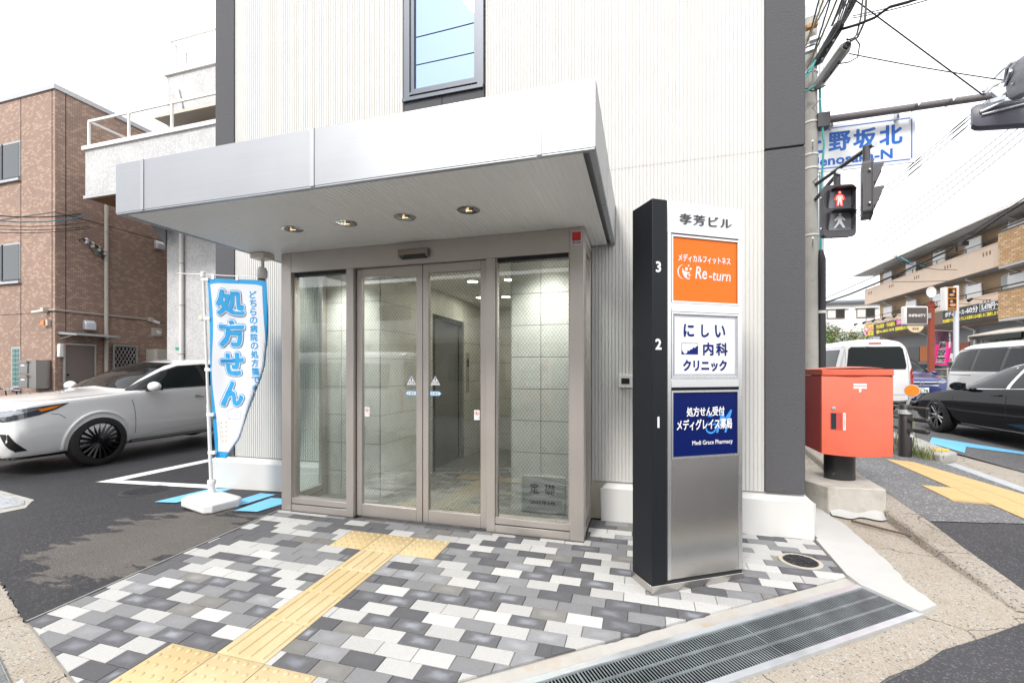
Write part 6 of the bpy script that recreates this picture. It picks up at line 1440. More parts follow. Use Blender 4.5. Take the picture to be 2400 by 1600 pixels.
bicycle('bicycle with chrome handlebars standing nearest the letter boxes', -16.0, 7.35, R(100), M('bike_black', (0.02,0.02,0.02), 0.4))
bicycle('darker bicycle at the left edge, beside the one near the letter boxes', -16.7, 7.45, R(96), M('bike_dark_red', (0.08,0.015,0.015), 0.4))
# ================================================================== BUILDINGS ON THE LEFT
def brickmat(name, cols, bw, bh, mortar, ms, axis, bump=0.4, contrast=0.5, offset=0.5):
    """small wall tiles laid in courses, mapped in metres on a wall plane"""
    m = M(name, cols[0], 0.75); t, b, k = nodes(m); g = t.nodes.new('ShaderNodeNewGeometry'); sp_ = t.nodes.new('ShaderNodeSeparateXYZ'); k(g.outputs['Position'], sp_.inputs[0])
    cb_ = t.nodes.new('ShaderNodeCombineXYZ'); k(sp_.outputs[{'x':0,'y':1}[axis]], cb_.inputs[0]); k(sp_.outputs[2], cb_.inputs[1])
    def mk(c1, c2, mo):
        br = t.nodes.new('ShaderNodeTexBrick'); br.inputs['Scale'].default_value = 1.0; br.inputs['Brick Width'].default_value = bw; br.inputs['Row Height'].default_value = bh; br.inputs['Mortar Size'].default_value = ms; br.inputs['Mortar Smooth'].default_value = 0.1; br.inputs['Bias'].default_value = contrast
        br.inputs['Color1'].default_value = (*c1,1); br.inputs['Color2'].default_value = (*c2,1); br.inputs['Mortar'].default_value = (*mo,1); br.offset = offset; k(cb_.outputs[0], br.inputs['Vector']); return br
    n = t.nodes.new('ShaderNodeTexNoise'); n.inputs['Scale'].default_value = 1.1; n.inputs['Detail'].default_value = 4; k(g.outputs['Position'], n.inputs['Vector'])
    r = t.nodes.new('ShaderNodeMapRange'); r.inputs[1].default_value = 0.3; r.inputs[2].default_value = 0.7; r.inputs[3].default_value = 0.9; r.inputs[4].default_value = 1.1; k(n.outputs['Fac'], r.inputs[0])
    br = mk((0,0,0), (1,1,1), (0,0,0))
    cr = t.nodes.new('ShaderNodeValToRGB'); e = cr.color_ramp.elements; cr.color_ramp.interpolation = 'CONSTANT'; e[0].position = 0; e[0].color = (*cols[0],1); e[1].position = 0.45; e[1].color = (*cols[1],1)
    if len(cols) > 2: q = e.new(0.72); q.color = (*cols[2],1)
    k(br.outputs['Color'], cr.inputs[0])
    mx = t.nodes.new('ShaderNodeMix'); mx.data_type = 'RGBA'; k(br.outputs['Fac'], mx.inputs[0]); k(cr.outputs[0], mx.inputs[6]); mx.inputs[7].default_value = (*mortar,1); cur = mx.outputs[2]
    sc = t.nodes.new('ShaderNodeVectorMath'); sc.operation = 'SCALE'; k(cur, sc.inputs[0]); k(r.outputs[0], sc.inputs['Scale']); k(sc.outputs[0], b.inputs['Base Color'])
    bp = t.nodes.new('ShaderNodeBump'); bp.inputs['Strength'].default_value = bump; bp.inputs['Distance'].default_value = 0.006; bp.invert = True; k(br.outputs['Fac'], bp.inputs['Height']); k(bp.outputs[0], b.inputs['Normal'])
    return m
bc = [(0.335,0.225,0.178),(0.365,0.248,0.196),(0.45,0.315,0.24)]
m_bx = brickmat('brown_tile_front', bc, 0.107, 0.056, (0.17,0.125,0.10), 0.004, 'x', contrast=0.0); m_by = brickmat('brown_tile_side', bc, 0.107, 0.056, (0.17,0.125,0.10), 0.004, 'y', contrast=0.0)
m_gx = M('beige_metal', (0.52,0.49,0.44), 0.5); m_cop = M('coping_grey', (0.46,0.47,0.49), 0.4, 0.5); m_pipe = M('pipe_beige', (0.55,0.49,0.44), 0.45)
m_wgl = M('window_glass', (0.02,0.03,0.035), 0.03, spec=1.0); m_frame = M('window_alu', (0.45,0.44,0.43), 0.4, 0.6)
BX, BY = -15.2, 8.07; bt = 8.94
bb = thing('brick_building', 'brown brick-tiled three storey building on the far left', 'building', (BX,BY,0))
MB().poly([(-30,BY,-0.4),(BX,BY,-0.4),(BX,BY,bt),(-30,BY,bt)]).build('front_wall', m_bx, bb); MB().poly([(BX,BY,-0.4),(BX,22,-0.4),(BX,22,bt),(BX,BY,bt)]).build('side_wall', m_by, bb)
MB().box(-30,BX-0.01,BY+0.02,21.9,bt-0.3,bt-0.1).build('roof', m_cop, bb); MB().box(-30,BX+0.04,BY-0.04,BY+0.2,bt,bt+0.13).build('coping', m_cop, bb); MB().box(BX-0.2,BX+0.04,BY+0.201,22,bt,bt+0.13).build('coping', m_cop, bb)
m_jt = M('panel_joint_dark', (0.05,0.045,0.045), 0.8)
for x in (-16.62,-15.32): MB().box(x-0.008,x+0.008,BY-0.006,BY+0.01,-0.3,bt).build('movement_joint', m_jt, bb)
for z in (2.92,5.62): MB().box(-30,BX-0.0,BY-0.005,BY+0.01,z-0.008,z+0.008).build('movement_joint', m_jt, bb); MB().box(BX-0.01,BX+0.005,BY,20,z-0.008,z+0.008).build('movement_joint', m_jt, bb)
for y in (8.30,): MB().box(BX-0.01,BX+0.006,y-0.009,y+0.009,2.4,bt).build('movement_joint', m_jt, bb)
def bwin(x0, x1, z0, z1, kind):
    w_ = MB().box(x0,x1,BY-0.01,BY+0.06,z0,z1).build('window', m_frame, bb)
    MB().box(x0-0.02,x1+0.03,BY-0.07,BY+0.0,z0-0.07,z0-0.005).build('sill', m_cop, w_)
    if kind == 'slide':
        mid = (x0+x1)/2
        for a, b in ((x0+0.04,mid-0.02),(mid+0.02,x1-0.04)):
            MB().box(a,b,BY-0.018,BY-0.011,z0+0.05,z1-0.05).build('pane', m_wgl, w_)
        MB().box(mid-0.03,mid+0.03,BY-0.03,BY-0.011,z0+0.02,z1-0.02).build('meeting_rail', m_trim, w_); MB().box(mid+0.03,x1-0.02,BY-0.026,BY-0.012,z0+0.02,z0+0.06).build('sash_rail', m_trim, w_)
    else:
        for i in range(2):
            for j in range(8):
                a = x0+0.05+(x1-x0-0.1)*i/2; c = z0+0.05+(z1-z0-0.1)*j/8
                MB().box(a+0.01,a+(x1-x0-0.1)/2-0.01,BY-0.016,BY-0.011,c+0.012,c+(z1-z0-0.1)/8-0.008).build('pane', M('green_glass', (0.05,0.16,0.15), 0.25), w_)
bwin(-18.2,-16.63,6.70,7.76,'slide'); bwin(-18.2,-16.63,3.84,4.92,'slide'); bwin(-17.02,-16.62,0.86,2.0,'grid')
lb = thing('letter_boxes', 'pair of stacked steel letter boxes on the brown tiled wall', 'letter box', (-15.65,BY-0.2,0.86))
for z in (0.88,1.26):
    b_ = MB().box(-16.02,-15.66,BY-0.34,BY-0.005,z,z+0.34).build('box', M('letterbox_steel', (0.30,0.29,0.28), 0.35, 0.8), lb, bevel=0.01); MB().prism([(-16.03,BY-0.36,z+0.27),(-16.03,BY-0.37,z+0.33),(-16.03,BY-0.1,z+0.365),(-16.03,BY-0.1,z+0.345)], (0.38,0,0)).build('hood', m_frame, b_); MB().box(-15.92,-15.76,BY-0.346,BY-0.341,z+0.20,z+0.235).build('name_plate', m_pw, b_)
MB().box(-15.655,-15.35,BY-0.32,BY-0.005,0.86,1.62).build('side_panel', M('letterbox_steel', (0.3,0.29,0.28)), lb)
# side wall fittings
def sbox(nm, y0, y1, z0, z1, dx, mat, par, bev=0.0): return MB().box(BX+0.003,BX+dx,y0,y1,z0,z1).build(nm, mat, par, bevel=bev)
dr = sbox('door', 8.26,8.94,-0.3,2.05,0.02,M('door_taupe', (0.20,0.165,0.15), 0.5, 0.2), bb)
MB().box(BX+0.02,BX+0.06,8.22,8.262,-0.3,2.09).build('door_frame', m_frame, dr); MB().box(BX+0.02,BX+0.06,8.938,8.98,-0.3,2.09).build('door_frame', m_frame, dr); MB().box(BX+0.02,BX+0.06,8.262,8.938,2.05,2.09).build('door_frame', m_frame, dr)
MB().box(BX+0.02,BX+0.06,8.31,8.36,0.78,1.05).build('lever_plate', m_chr, dr); MB().box(BX+0.06,BX+0.09,8.32,8.34,0.86,1.02).build('lever', m_trim, dr); MB().ball((BX+0.03,8.335,1.22),0.03,7).build('lock', m_trim, dr); MB().box(BX+0.021,BX+0.024,8.27,8.37,1.99,2.03).build('door_sticker', m_pr, dr)
aw = MB().prism([(BX+0.01,8.12,2.33),(BX+0.75,8.12,2.28),(BX+0.75,8.12,2.32),(BX+0.01,8.12,2.40)], (0,1.05,0)).build('door_awning', M('awning_grey', (0.32,0.33,0.34), 0.4, 0.5), bb)
for y in (8.16,9.12): MB().tube([(BX+0.01,y,2.2),(BX+0.5,y,2.28)], 0.012, 6).build('bracket', m_frame, aw)
sbox('wall_lamp', 8.10,8.20,1.70,2.06,0.12,m_offwh,bb,0.02)
pp = MB().cyl((BX+0.07,9.22,-0.3),(BX+0.07,9.22,8.0),0.05,n=14).build('downpipe', m_pipe, bb, smooth=True)
for z in (0.9,2.2,3.4,4.6,5.4,6.6,7.6): MB().lathe((BX+0.07,9.22,z), [(0.058,0),(0.058,0.035)], 14).build('pipe_clip', m_frame, pp)
MB().cyl((BX+0.07,9.05,7.95),(BX+0.07,9.25,7.95),0.045,n=12).build('pipe_elbow', m_pipe, pp)
gr = sbox('barred_window', 9.42,10.02,1.12,2.08,0.04,m_trim,bb)
mb = MB(); 
for a, b, c, d in ((9.38,10.06,1.08,1.13),(9.38,10.06,2.07,2.12),(9.38,9.43,1.13,2.07),(10.01,10.06,1.13,2.07)): mb.box(BX+0.05,BX+0.10,a,b,c,d)
mb.build('grille_frame', m_frame, gr)
for s in (1,-1):
    for k in range(-5, 7):
        y0 = 9.43+0.1*k; z0, z1 = 1.13, 2.07; ya, yb = (y0, y0+0.47*1) if s > 0 else (y0+0.47, y0)
        # clip to the frame
        t0, t1 = 0.0, 1.0
        for t_ in (0, 1): pass
        def cl(y): return min(max(y, 9.43), 10.01)
        f0, f1 = 0.0, 1.0
        dy = yb-ya
        for lim, sg in ((9.43,1),(10.01,-1)):
            tt = (lim-ya)/dy
            if sg*(ya-lim) < 0: f0 = max(f0, tt)
            if sg*(yb-lim) < 0: f1 = min(f1, tt)
        if f1-f0 > 0.03: MB().tube([(BX+0.075+0.004*s, ya+dy*f0, z0+(z1-z0)*f0),(BX+0.075+0.004*s, ya+dy*f1, z0+(z1-z0)*f1)], 0.009, 5).build('grille_bar', m_frame, gr)
for y, z in ((8.80,2.62),(10.72,5.42)):
    MB().prism([(BX+0.01,y-0.13,z-0.13),(BX+0.16,y-0.13,z-0.13),(BX+0.16,y-0.13,z+0.06),(BX+0.08,y-0.13,z+0.15),(BX+0.01,y-0.13,z+0.15)], (0,0.26,0)).build('vent_hood', M('vent_grey', (0.62,0.64,0.68), 0.4, 0.3), bb, bevel=0.02)
cd = MB().tube([(-15.55,BY-0.03,2.98),(BX+0.03,BY-0.03,2.98),(BX+0.03,10.5,2.98)], 0.018, 6).build('camera_conduit', m_gx, bb)
for x, y, dx, dy in ((-15.5,BY-0.08,-0.22,-0.25),(BX+0.08,10.45,0.1,0.28)):
    t = thing('security_camera', 'small white camera on the %s of the brown tiled wall conduit' % ('left end' if x < -15.4 else 'right end'), 'camera', (x,y,2.9)); MB().box(x-0.06,x+0.06,y-0.05,y+0.05,2.92,3.04).build('mount', m_gx, t); d_ = Vector((dx,dy,-0.10)).normalized(); MB().cyl(Vector((x,y,2.95)),Vector((x,y,2.95))+d_*0.24,0.045,n=12).build('body', m_offwh, t, smooth=True)
MB().box(-15.44,-15.36,BY-0.08,BY-0.005,2.55,2.72).build('junction_box', m_gx, bb); MB().box(-15.60,-15.48,BY-0.1,BY-0.005,2.57,2.68).build('orange_beacon', m_lampa, bb)
t = thing('security_camera', 'white box camera low on the brown tiled side wall above the cabinet', 'camera', (BX+0.1,10.68,2.5)); MB().box(BX+0.003,BX+0.06,10.52,10.82,2.46,2.72).build('mount', m_gx, t); MB().cyl((BX+0.06,10.68,2.60),(BX+0.24,10.60,2.56),0.05,n=12).build('body', m_offwh, t, smooth=True)
cbx = thing('utility_cabinet', 'beige metal utility cabinet against the brown tiled side wall', 'cabinet', (BX+0.3,10.7,0)); MB().box(BX+0.02,BX+0.45,10.35,11.2,-0.2,2.02).build('body', m_gx, cbx, bevel=0.01); MB().box(BX+0.45,BX+0.47,10.38,11.17,0.1,1.98).build('door', m_gx, cbx); MB().box(BX+0.47,BX+0.49,10.95,10.98,1.6,1.75).build('handle', m_trim, cbx)
# ---- white mosaic building
mt = [(0.52,0.52,0.525),(0.59,0.59,0.60)]
m_mx = brickmat('mosaic_front', mt, 0.056, 0.056, (0.36,0.36,0.36), 0.003, 'x', contrast=0.0, offset=0.0); m_my = brickmat('mosaic_side', mt, 0.056, 0.056, (0.36,0.36,0.36), 0.003, 'y', contrast=0.0, offset=0.0)
WX, WY = -13.35, 9.68
wb_ = thing('tiled_building', 'white mosaic-tiled building with a balcony behind the canopy', 'building', (WX,WY,0))
MB().poly([(WX,WY,-0.4),(-2,WY,-0.4),(-2,WY,9.95),(WX,WY,9.95)]).build('front_wall', m_mx, wb_); MB().poly([(WX,WY,-0.4),(WX,20,-0.4),(WX,20,9.95),(WX,WY,9.95)]).build('side_wall', m_my, wb_); MB().box(WX-0.06,-2,WY-0.06,20,9.955,10.12).build('coping', m_offwh, wb_)
rl = MB().tube([(WX,WY+0.1,11.05),(-2,WY+0.1,11.05)], 0.03, 6).build('roof_railing', m_offwh, wb_); MB().tube([(WX,WY+0.1,11.05),(WX,17,11.05)], 0.03, 6).build('top_rail', m_offwh, rl); MB().tube([(WX,WY+0.1,10.25),(-2,WY+0.1,10.25)], 0.02, 6).build('bottom_rail', m_offwh, rl)
for k in range(34): x = WX + 0.14*k; MB().box(x-0.011,x+0.011,WY+0.09,WY+0.11,10.13 if k % 8 == 0 else 10.25,11.04).build('baluster', m_offwh, rl)
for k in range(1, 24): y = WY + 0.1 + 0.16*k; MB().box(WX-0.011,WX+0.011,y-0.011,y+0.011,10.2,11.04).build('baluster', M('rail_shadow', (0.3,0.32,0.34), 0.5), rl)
YBAL = 8.0
ba = MB().poly([(-13.9,YBAL,5.9),(-3,YBAL,5.9),(-3,YBAL,7.06),(-13.9,YBAL,7.06)]).build('balcony', m_mx, wb_)
MB().poly([(-13.9,YBAL,5.9),(-13.9,WY+0.5,5.9),(-13.9,WY+0.5,7.06),(-13.9,YBAL,7.06)]).build('balcony_side', m_my, ba); MB().box(-13.96,-3,YBAL-0.05,YBAL+0.15,7.062,7.16).build('parapet_cap', m_offwh, ba); MB().box(-13.94,-13.78,YBAL+0.151,WY+0.5,7.062,7.16).build('parapet_cap', m_offwh, ba)
MB().box(-13.88,-3,YBAL+0.02,WY+3,5.82,5.895).build('balcony_soffit', M('soffit_brown', (0.22,0.11,0.055), 0.6), ba); MB().box(-13.93,-3,YBAL-0.03,YBAL+0.04,5.80,5.88).build('drip_edge', m_frame, ba)
MB().box(-13.85,-3,YBAL+0.02,YBAL+0.06,7.80,7.86).build('hand_rail', m_offwh, ba); MB().box(-13.85,-13.81,YBAL+0.061,WY,7.80,7.86).build('hand_rail', m_offwh, ba)
for k in range(7): x = -13.83+1.45*k; MB().box(x-0.03,x+0.03,YBAL+0.02,YBAL+0.06,7.161,7.80).build('rail_post', m_offwh, ba)
MB().box(-12.6,-3,WY-0.9,WY-0.02,8.12,8.2).build('eave', M('eave_beige', (0.5,0.48,0.42), 0.6), wb_); wi = MB().box(-12.4,-10.2,WY-0.03,WY-0.005,7.0,7.95).build('window', m_wgl, wb_); MB().box(-12.45,-10.15,WY-0.06,WY-0.031,7.95,8.02).build('window_head', m_frame, wi)
dp = MB().tube([(-12.9,WY-0.07,9.5),(-12.75,WY-0.07,9.0),(-12.70,WY-0.07,8.6),(-12.70,WY-0.07,0)], 0.055, 12).build('downpipe', m_offwh, wb_, smooth=True)
for z in (0.5,1.8,3.2,4.4): MB().lathe((-12.70,WY-0.07,z), [(0.064,0),(0.064,0.03)], 12).build('pipe_clip', m_frame, dp)
MB().box(-13.0,-12.85,WY-0.02,WY-0.004,1.95,2.02).build('address_plate', M('plate_teal', (0.03,0.35,0.28), 0.5), wb_)
MB().prism([P(345,518,12.7),P(388,518,12.7),P(388,572,12.7)], (0,0.05,0)).build('gusset', M('gusset_grey', (0.10,0.11,0.12), 0.5), wb_)
# service cables to the brick building
m_cab = M('cable_black', (0.012,0.012,0.013), 0.55); m_cabb = M('cable_blue', (0.02,0.22,0.32), 0.5); m_cabt = M('cable_teal', (0.05,0.42,0.42), 0.5)
def cable(name, label, p0, p1, sag, r_, mat, group=None, n=16):
    p0, p1 = Vector(p0), Vector(p1); pts = [p0.lerp(p1, k/n) + Vector((0,0,-4*sag*(k/n)*(1-k/n))) for k in range(n+1)]
    return tag(MB().tube(pts, r_, 6).build(name, mat, smooth=True), label, 'cable', group)
ends = [(9.15,5.05),(9.05,4.95),(9.18,4.75),(8.95,4.85),(9.1,4.65)]
for k, (py, ey, sag, mat, lb_) in enumerate(((470,495,0.25,m_cab,'topmost black service cable crossing the brown tiled front'), (478,502,0.30,m_cabb,'blue service cable crossing the brown tiled front'), (505,515,0.22,m_cab,'black service cable just below the blue one on the brown tiled front'), (520,525,0.18,m_cab,'thin black cable, second lowest on the brown tiled front'), (530,528,0.20,m_cab,'lowest thin black cable on the brown tiled front'))):
    cable('service_cable', lb_, P(-260,py-14,9.2), P(190+6*k,ey+6,12.5), sag, 0.014 if k < 2 else 0.009, mat, 'service cables of the brick building')
sb = thing('service_bracket', 'cluster of insulators where the service cables meet the brown tiled wall', 'insulator', (BX+0.2,9.0,4.8))
rr = random.Random(3)
for k in range(4): c = Vector((BX+0.10,8.72+0.15*k,5.02-0.07*k)); MB().lathe(c-Vector((0,0,0.09)), [(0.045,0),(0.05,0.06),(0.035,0.09),(0.05,0.12),(0.03,0.16)], 12).build('insulator', m_gx if k else m_galv, sb, smooth=True)
MB().tube([(BX+0.02,8.6,5.0),(BX+0.12,8.6,5.05),(BX+0.12,9.2,4.78)], 0.016, 6).build('arm', m_trim, sb)
for k in range(7):
    a = Vector((BX+0.12,8.6+0.08*k,5.05-0.03*k)); b = Vector((BX+0.06,9.16,4.62+0.03*k)); m_ = a.lerp(b,0.5)+Vector((0.05,0,rr.uniform(-0.28,0.25))); MB().tube([a, a.lerp(m_,0.6)+Vector((0,0,0.03)), m_, m_.lerp(b,0.5), b], 0.008, 5).build('jumper_wire', m_cabt if k == 2 else m_cab, sb, smooth=True)
# ================================================================== STREET ON THE RIGHT
m_ap = M('apartment_tan', (0.70,0.55,0.43), 0.8, var=0.05, vscale=1.5); m_apw = M('apartment_wall', (0.55,0.39,0.25), 0.8, var=0.05, vscale=2); m_gr = M('shop_grey', (0.24,0.24,0.245), 0.8, var=0.06, vscale=2); m_slab = M('slab_grey', (0.50,0.50,0.50), 0.8)
m_byel = brickmat('yellow_brick', [(0.50,0.30,0.14),(0.56,0.36,0.18),(0.62,0.44,0.26)], 0.30, 0.105, (0.20,0.13,0.08), 0.012, 'y', bump=0.6, contrast=0.0)
m_curt = M('curtain', (0.55,0.58,0.56), 0.8); m_part = M('partition_white', (0.66,0.66,0.65), 0.7)
XB, XW, Y0, Y1 = 16.39, 17.35, 40.0, 26.4
ap = thing('apartment_building', 'beige three storey apartment block with balconies over shops across the street', 'building', (XB,33,0))
MB().box(XW,26,12,Y0,0,8.7).build('wall', m_apw, ap); MB().box(XW-0.02,XW+0.05,12,Y0,0.0,3.75).build('shop_wall', m_gr, ap)
rf = MB().prism([(XB-0.45,12,8.66),(XB-0.45,12,8.86),(22,12,11.2),(27,12,9.0),(27,12,8.66)], (0,Y0-12+0.6,0)).build('roof', M('roof_grey', (0.22,0.23,0.25), 0.6), ap); MB().box(XB-0.62,XB-0.46,12,Y0+0.6,8.62,8.80).build('gutter', m_offwh, rf); MB().box(XB-0.42,XW,12,Y0+0.55,8.60,8.655).build('eave_board', m_part, rf)
for z0, z1 in ((6.32,7.42),(3.91,5.04)):
    fl = MB().box(XB,XB+0.14,Y1,Y0,z0,z1).build('balcony', m_ap, ap); MB().box(XB+0.14,XW,Y1,Y0,z0,z0+0.14).build('balcony_floor', m_slab, fl); MB().box(XB+0.14,XW,Y0-0.12,Y0,z0+0.14,z1).build('balcony_end', m_ap, fl)
    MB().box(XB-0.02,XB+0.16,Y1,Y0,z1,z1+0.05).build('cap', m_ap, fl)
    MB().tube([(XB+0.05,Y1,z1+0.28),(XB+0.05,Y0,z1+0.28)], 0.022, 6).build('hand_rail', m_trim, fl)
    for k in range(12): y = Y1+0.3+k*1.2; MB().box(XB+0.035,XB+0.065,y-0.015,y+0.015,z1+0.05,z1+0.27).build('rail_post', m_trim, fl)
    for yy in (39.2,36.3,33.4,30.5,27.6):
        for k in range(3): MB().box(XB-0.004,XB+0.004,yy-0.3+k*0.22,yy-0.2+k*0.22,z1-0.42,z1-0.22).build('drain_slot', M('slot_brown', (0.28,0.15,0.08), 0.8), fl)
    fz = z0+0.14
    for k, yy in enumerate((39.2,36.4,33.6,30.8,28.0)):
        w_ = MB().box(XW-0.04,XW-0.005,yy-0.95,yy+0.05,fz,fz+2.05).build('window', m_frame, ap); MB().box(XW-0.05,XW-0.041,yy-0.9,yy-0.47,fz+0.05,fz+2.0).build('pane', m_wgl, w_); MB().box(XW-0.055,XW-0.041,yy-0.43,yy,fz+0.05,fz+2.0).build('pane', m_wgl if k < 3 else m_curt, w_)
        MB().box(XB+0.3,XW-0.06,yy-1.35,yy-1.30,fz,fz+1.9).build('partition', m_part, fl); MB().box(XB+0.25,XB+0.30,yy-2.4,yy-1.32,fz+0.1,fz+1.75).build('screen_panel', m_part, fl)
        pp = MB().tube([(XW-0.12,yy-1.22,fz),(XW-0.12,yy-1.22,fz+1.9),(XB+0.3,yy-1.22,fz+2.15)], 0.055, 8).build('downpipe', m_offwh, ap)
# brick-faced bays near the right edge
for z0, z1 in ((6.20,7.75),(3.74,5.02)):
    by = MB().box(XB-0.28,XW,19,Y1-0.02,z0,z1).build('brick_bay', m_byel, ap); MB().box(XB-0.27,XW,18.9,Y1-0.03,z0-0.1,z0-0.003).build('bay_soffit', m_slab, by); MB().tube([(XB-0.1,19,z1+0.25),(XB-0.1,Y1,z1+0.25)], 0.03, 6).build('hand_rail', m_trim, by); MB().box(XB-0.3,XB-0.1,19,Y1,z1,z1+0.06).build('cap', m_trim, by)
    w_ = MB().box(XW-0.05,XW-0.005,Y1+0.3,Y1+1.75,z0+0.35,z0+2.3).build('window', m_frame, ap); MB().box(XW-0.06,XW-0.051,Y1+0.36,Y1+1.0,z0+0.4,z0+2.25).build('pane', m_wgl, w_); MB().box(XW-0.07,XW-0.051,Y1+1.05,Y1+1.7,z0+0.4,z0+2.25).build('pane', m_curt, w_)
    hb_ = MB().box(XW-0.35,XW-0.01,Y1-0.75,Y1-0.25,z0+1.55,z0+2.75).build('water_heater', m_offwh, ap)
# shop fronts
for ya, yb, mt_, nm in ((36.2,34.9,m_trim,'shop_door'),(34.85,33.6,M('panel_orange', (0.55,0.16,0.035), 0.6),'orange_panel'),(31.2,30.4,M('panel_rust', (0.32,0.09,0.04), 0.6),'rust_panel'),(29.6,26.9,m_wgl,'shop_window')): MB().box(XW-0.06,XW-0.021,yb,ya,0.2,2.9).build(nm, mt_, ap)
sw = MB().box(XW-0.12,XW-0.061,26.8,29.7,2.9,3.25).build('shop_head', m_trim, ap); MB().box(XW-0.1,XW-0.0615,26.8,29.6,1.25,1.4).build('counter', M('wood_brown', (0.28,0.11,0.04), 0.6), sw); MB().lathe((XW-0.3,28.6,2.05), [(0.16,0.0),(0.10,0.08),(0.03,0.12),(0.02,0.5)], 14).build('pendant_lamp', m_offwh, sw)
for yy in (38.5,34.0,30.0,26.6): MB().tube([(XB+0.4,yy,3.75),(XW-0.15,yy-0.2,3.5),(XW-0.1,yy-0.2,0.2)], 0.06, 8).build('downpipe', m_offwh, ap)
aw = MB().prism([(XB-1.3,26.6,2.95),(XB+0.9,26.6,3.45),(XB+0.9,26.6,3.5),(XB-1.3,26.6,3.0)], (0,-6,0)).build('awning', M('awning_cream', (0.52,0.49,0.44), 0.8), ap); MB().prism([(XB-1.3,26.6,2.72),(XB+0.9,26.6,3.40),(XB+0.9,26.6,3.449),(XB-1.3,26.6,2.949)], (0,-0.03,0)).build('awning_side', M('awning_cream', (0.52,0.49,0.44)), aw)
# advertising band
bd_ = thing('advertising_band', 'long black shop advertising band with yellow and white lettering below the first balcony', 'sign', (XB,33,3.9))
MB().box(XB-0.09,XB-0.005,26.5,39.95,3.92,4.70).build('board', M('band_black', (0.018,0.018,0.02), 0.5), bd_)
fa = lambda u, v, l: (XB-0.094-l, 40.0-u, v)
def rect(mb, u0, u1, v0, v1, l=0.0, fn=fa): return mb.poly([fn(u0,v0,l),fn(u1,v0,l),fn(u1,v1,l),fn(u0,v1,l)])
m_yel = M('print_yellow', (0.85,0.68,0.02), 0.5); m_pnk = M('print_pink', (0.85,0.12,0.40), 0.5)
mb = MB(); rect(mb, 0.05,1.55,3.90,4.72); mb.build('parking_panel', m_yel, bd_); mb = MB(); rect(mb, 0.12,0.80,3.98,4.64,0.004); rect(mb, 4.6,6.9,4.36,4.68,0.004); mb.build('pink_field', m_pnk, bd_)
mb = MB(); letter(mb, 'P', (0.26,0.68,4.05,4.56), fa, bold=0.03, lift=0.008); letter(mb, 'ボディコース', (9.5,11.0,4.30,4.56), fa, bold=0.012, lift=0.004); letter(mb, '-60分', (11.05,12.0,4.30,4.62), fa, bold=0.014, lift=0.004); letter(mb, '5,478円〜', (12.25,13.4,4.32,4.62), fa, bold=0.014, lift=0.004)
for q in ((12.12,13.45,4.27,4.29),(12.12,13.45,4.66,4.68),(12.12,12.15,4.29,4.66),(13.42,13.45,4.29,4.66)): rect(mb, *q, 0.004)
letter(mb, 'コース予約受付中', (4.8,6.7,4.43,4.60), fa, bold=0.006, lift=0.010)
mb.build('white_lettering', m_pw, bd_)
mb = MB(); letter(mb, '6台', (0.90,1.45,4.25,4.62), fa, bold=0.014, lift=0.004); mb.build('pink_lettering', m_pnk, bd_)
mb = MB(); letter(mb, '完全個室・予約優先', (1.95,4.4,4.34,4.62), fa, bold=0.012, lift=0.004); letter(mb, '☎06-6845-7678', (1.95,4.3,3.98,4.22), fa, bold=0.014, lift=0.004); letter(mb, '営業時間AM11:00〜PM10:00', (4.45,7.1,3.98,4.22), fa, bold=0.012, lift=0.004); letter(mb, '完全個室で女性スタッフによる身体と心の癒しをご提供します。', (9.3,13.4,4.0,4.18), fa, bold=0.010, lift=0.004); mb.build('yellow_lettering', m_yel, bd_)
mb = MB(); rect(mb, 7.3,9.3,3.95,4.68,0.002); mb.build('photo_field', M('photo_brown', (0.16,0.11,0.08), 0.6, var=0.5, vscale=2.5), bd_)
for k in range(10):
    yy = 39.5-1.35*k; sl_ = thing('spot_lamp', 'small black spot lamp reaching out above the advertising band, %s from its left end' % ('first second third fourth fifth sixth seventh eighth ninth tenth'.split()[k]), 'lamp', (XB,yy,4.8), group='spot lamps above the advertising band'); MB().tube([(XB,yy,4.78),(XB-0.75,yy,4.86)], 0.014, 5).build('arm', m_trim, sl_); MB().cyl((XB-0.70,yy,4.88),(XB-0.88,yy-0.05,4.78),0.05,0.085,n=10).build('head', m_trim, sl_)
# ---- houses beyond
hw = thing('white_house', 'white house with dark flat roof and two windows far behind the van', 'house', (18.6,50,0)); MB().box(13.5,21.9,50,58,0,7.78).build('wall', M('house_white', (0.78,0.78,0.78), 0.8), hw); MB().prism([(13.2,49.7,7.78),(22.2,49.7,7.78),(22.0,53,8.5),(13.4,53,8.5)], (0,0.2,0.06)).build('roof', M('roof_slate', (0.09,0.10,0.115), 0.6), hw); MB().box(13.2,22.2,49.68,58,7.7,7.9).build('fascia', M('roof_slate', (0.09,0.10,0.115)), hw)
for x0, x1 in ((17.35,18.85),(19.8,21.3)):
    w_ = MB().box(x0,x1,49.93,49.995,6.35,7.25).build('window', M('frame_brown', (0.16,0.11,0.08), 0.5), hw); MB().box(x0+0.06,(x0+x1)/2-0.03,49.92,49.929,6.42,7.18).build('pane', m_curt, w_); MB().box((x0+x1)/2+0.03,x1-0.06,49.92,49.929,6.42,7.18).build('pane', m_wgl, w_); MB().box(x0-0.15,x1+0.3,49.8,49.99,7.28,7.34).build('window_hood', m_offwh, w_)
MB().box(16.8,18.6,49.9,49.995,2.6,3.6).build('window', m_frame, hw)
ht = thing('tiled_roof_house', 'low house with a grey tiled roof between the tree and the apartment block', 'house', (17.8,44,0)); MB().box(15.4,19.6,43.6,48,0,3.5).build('wall', M('house_white', (0.78,0.78,0.78)), ht)
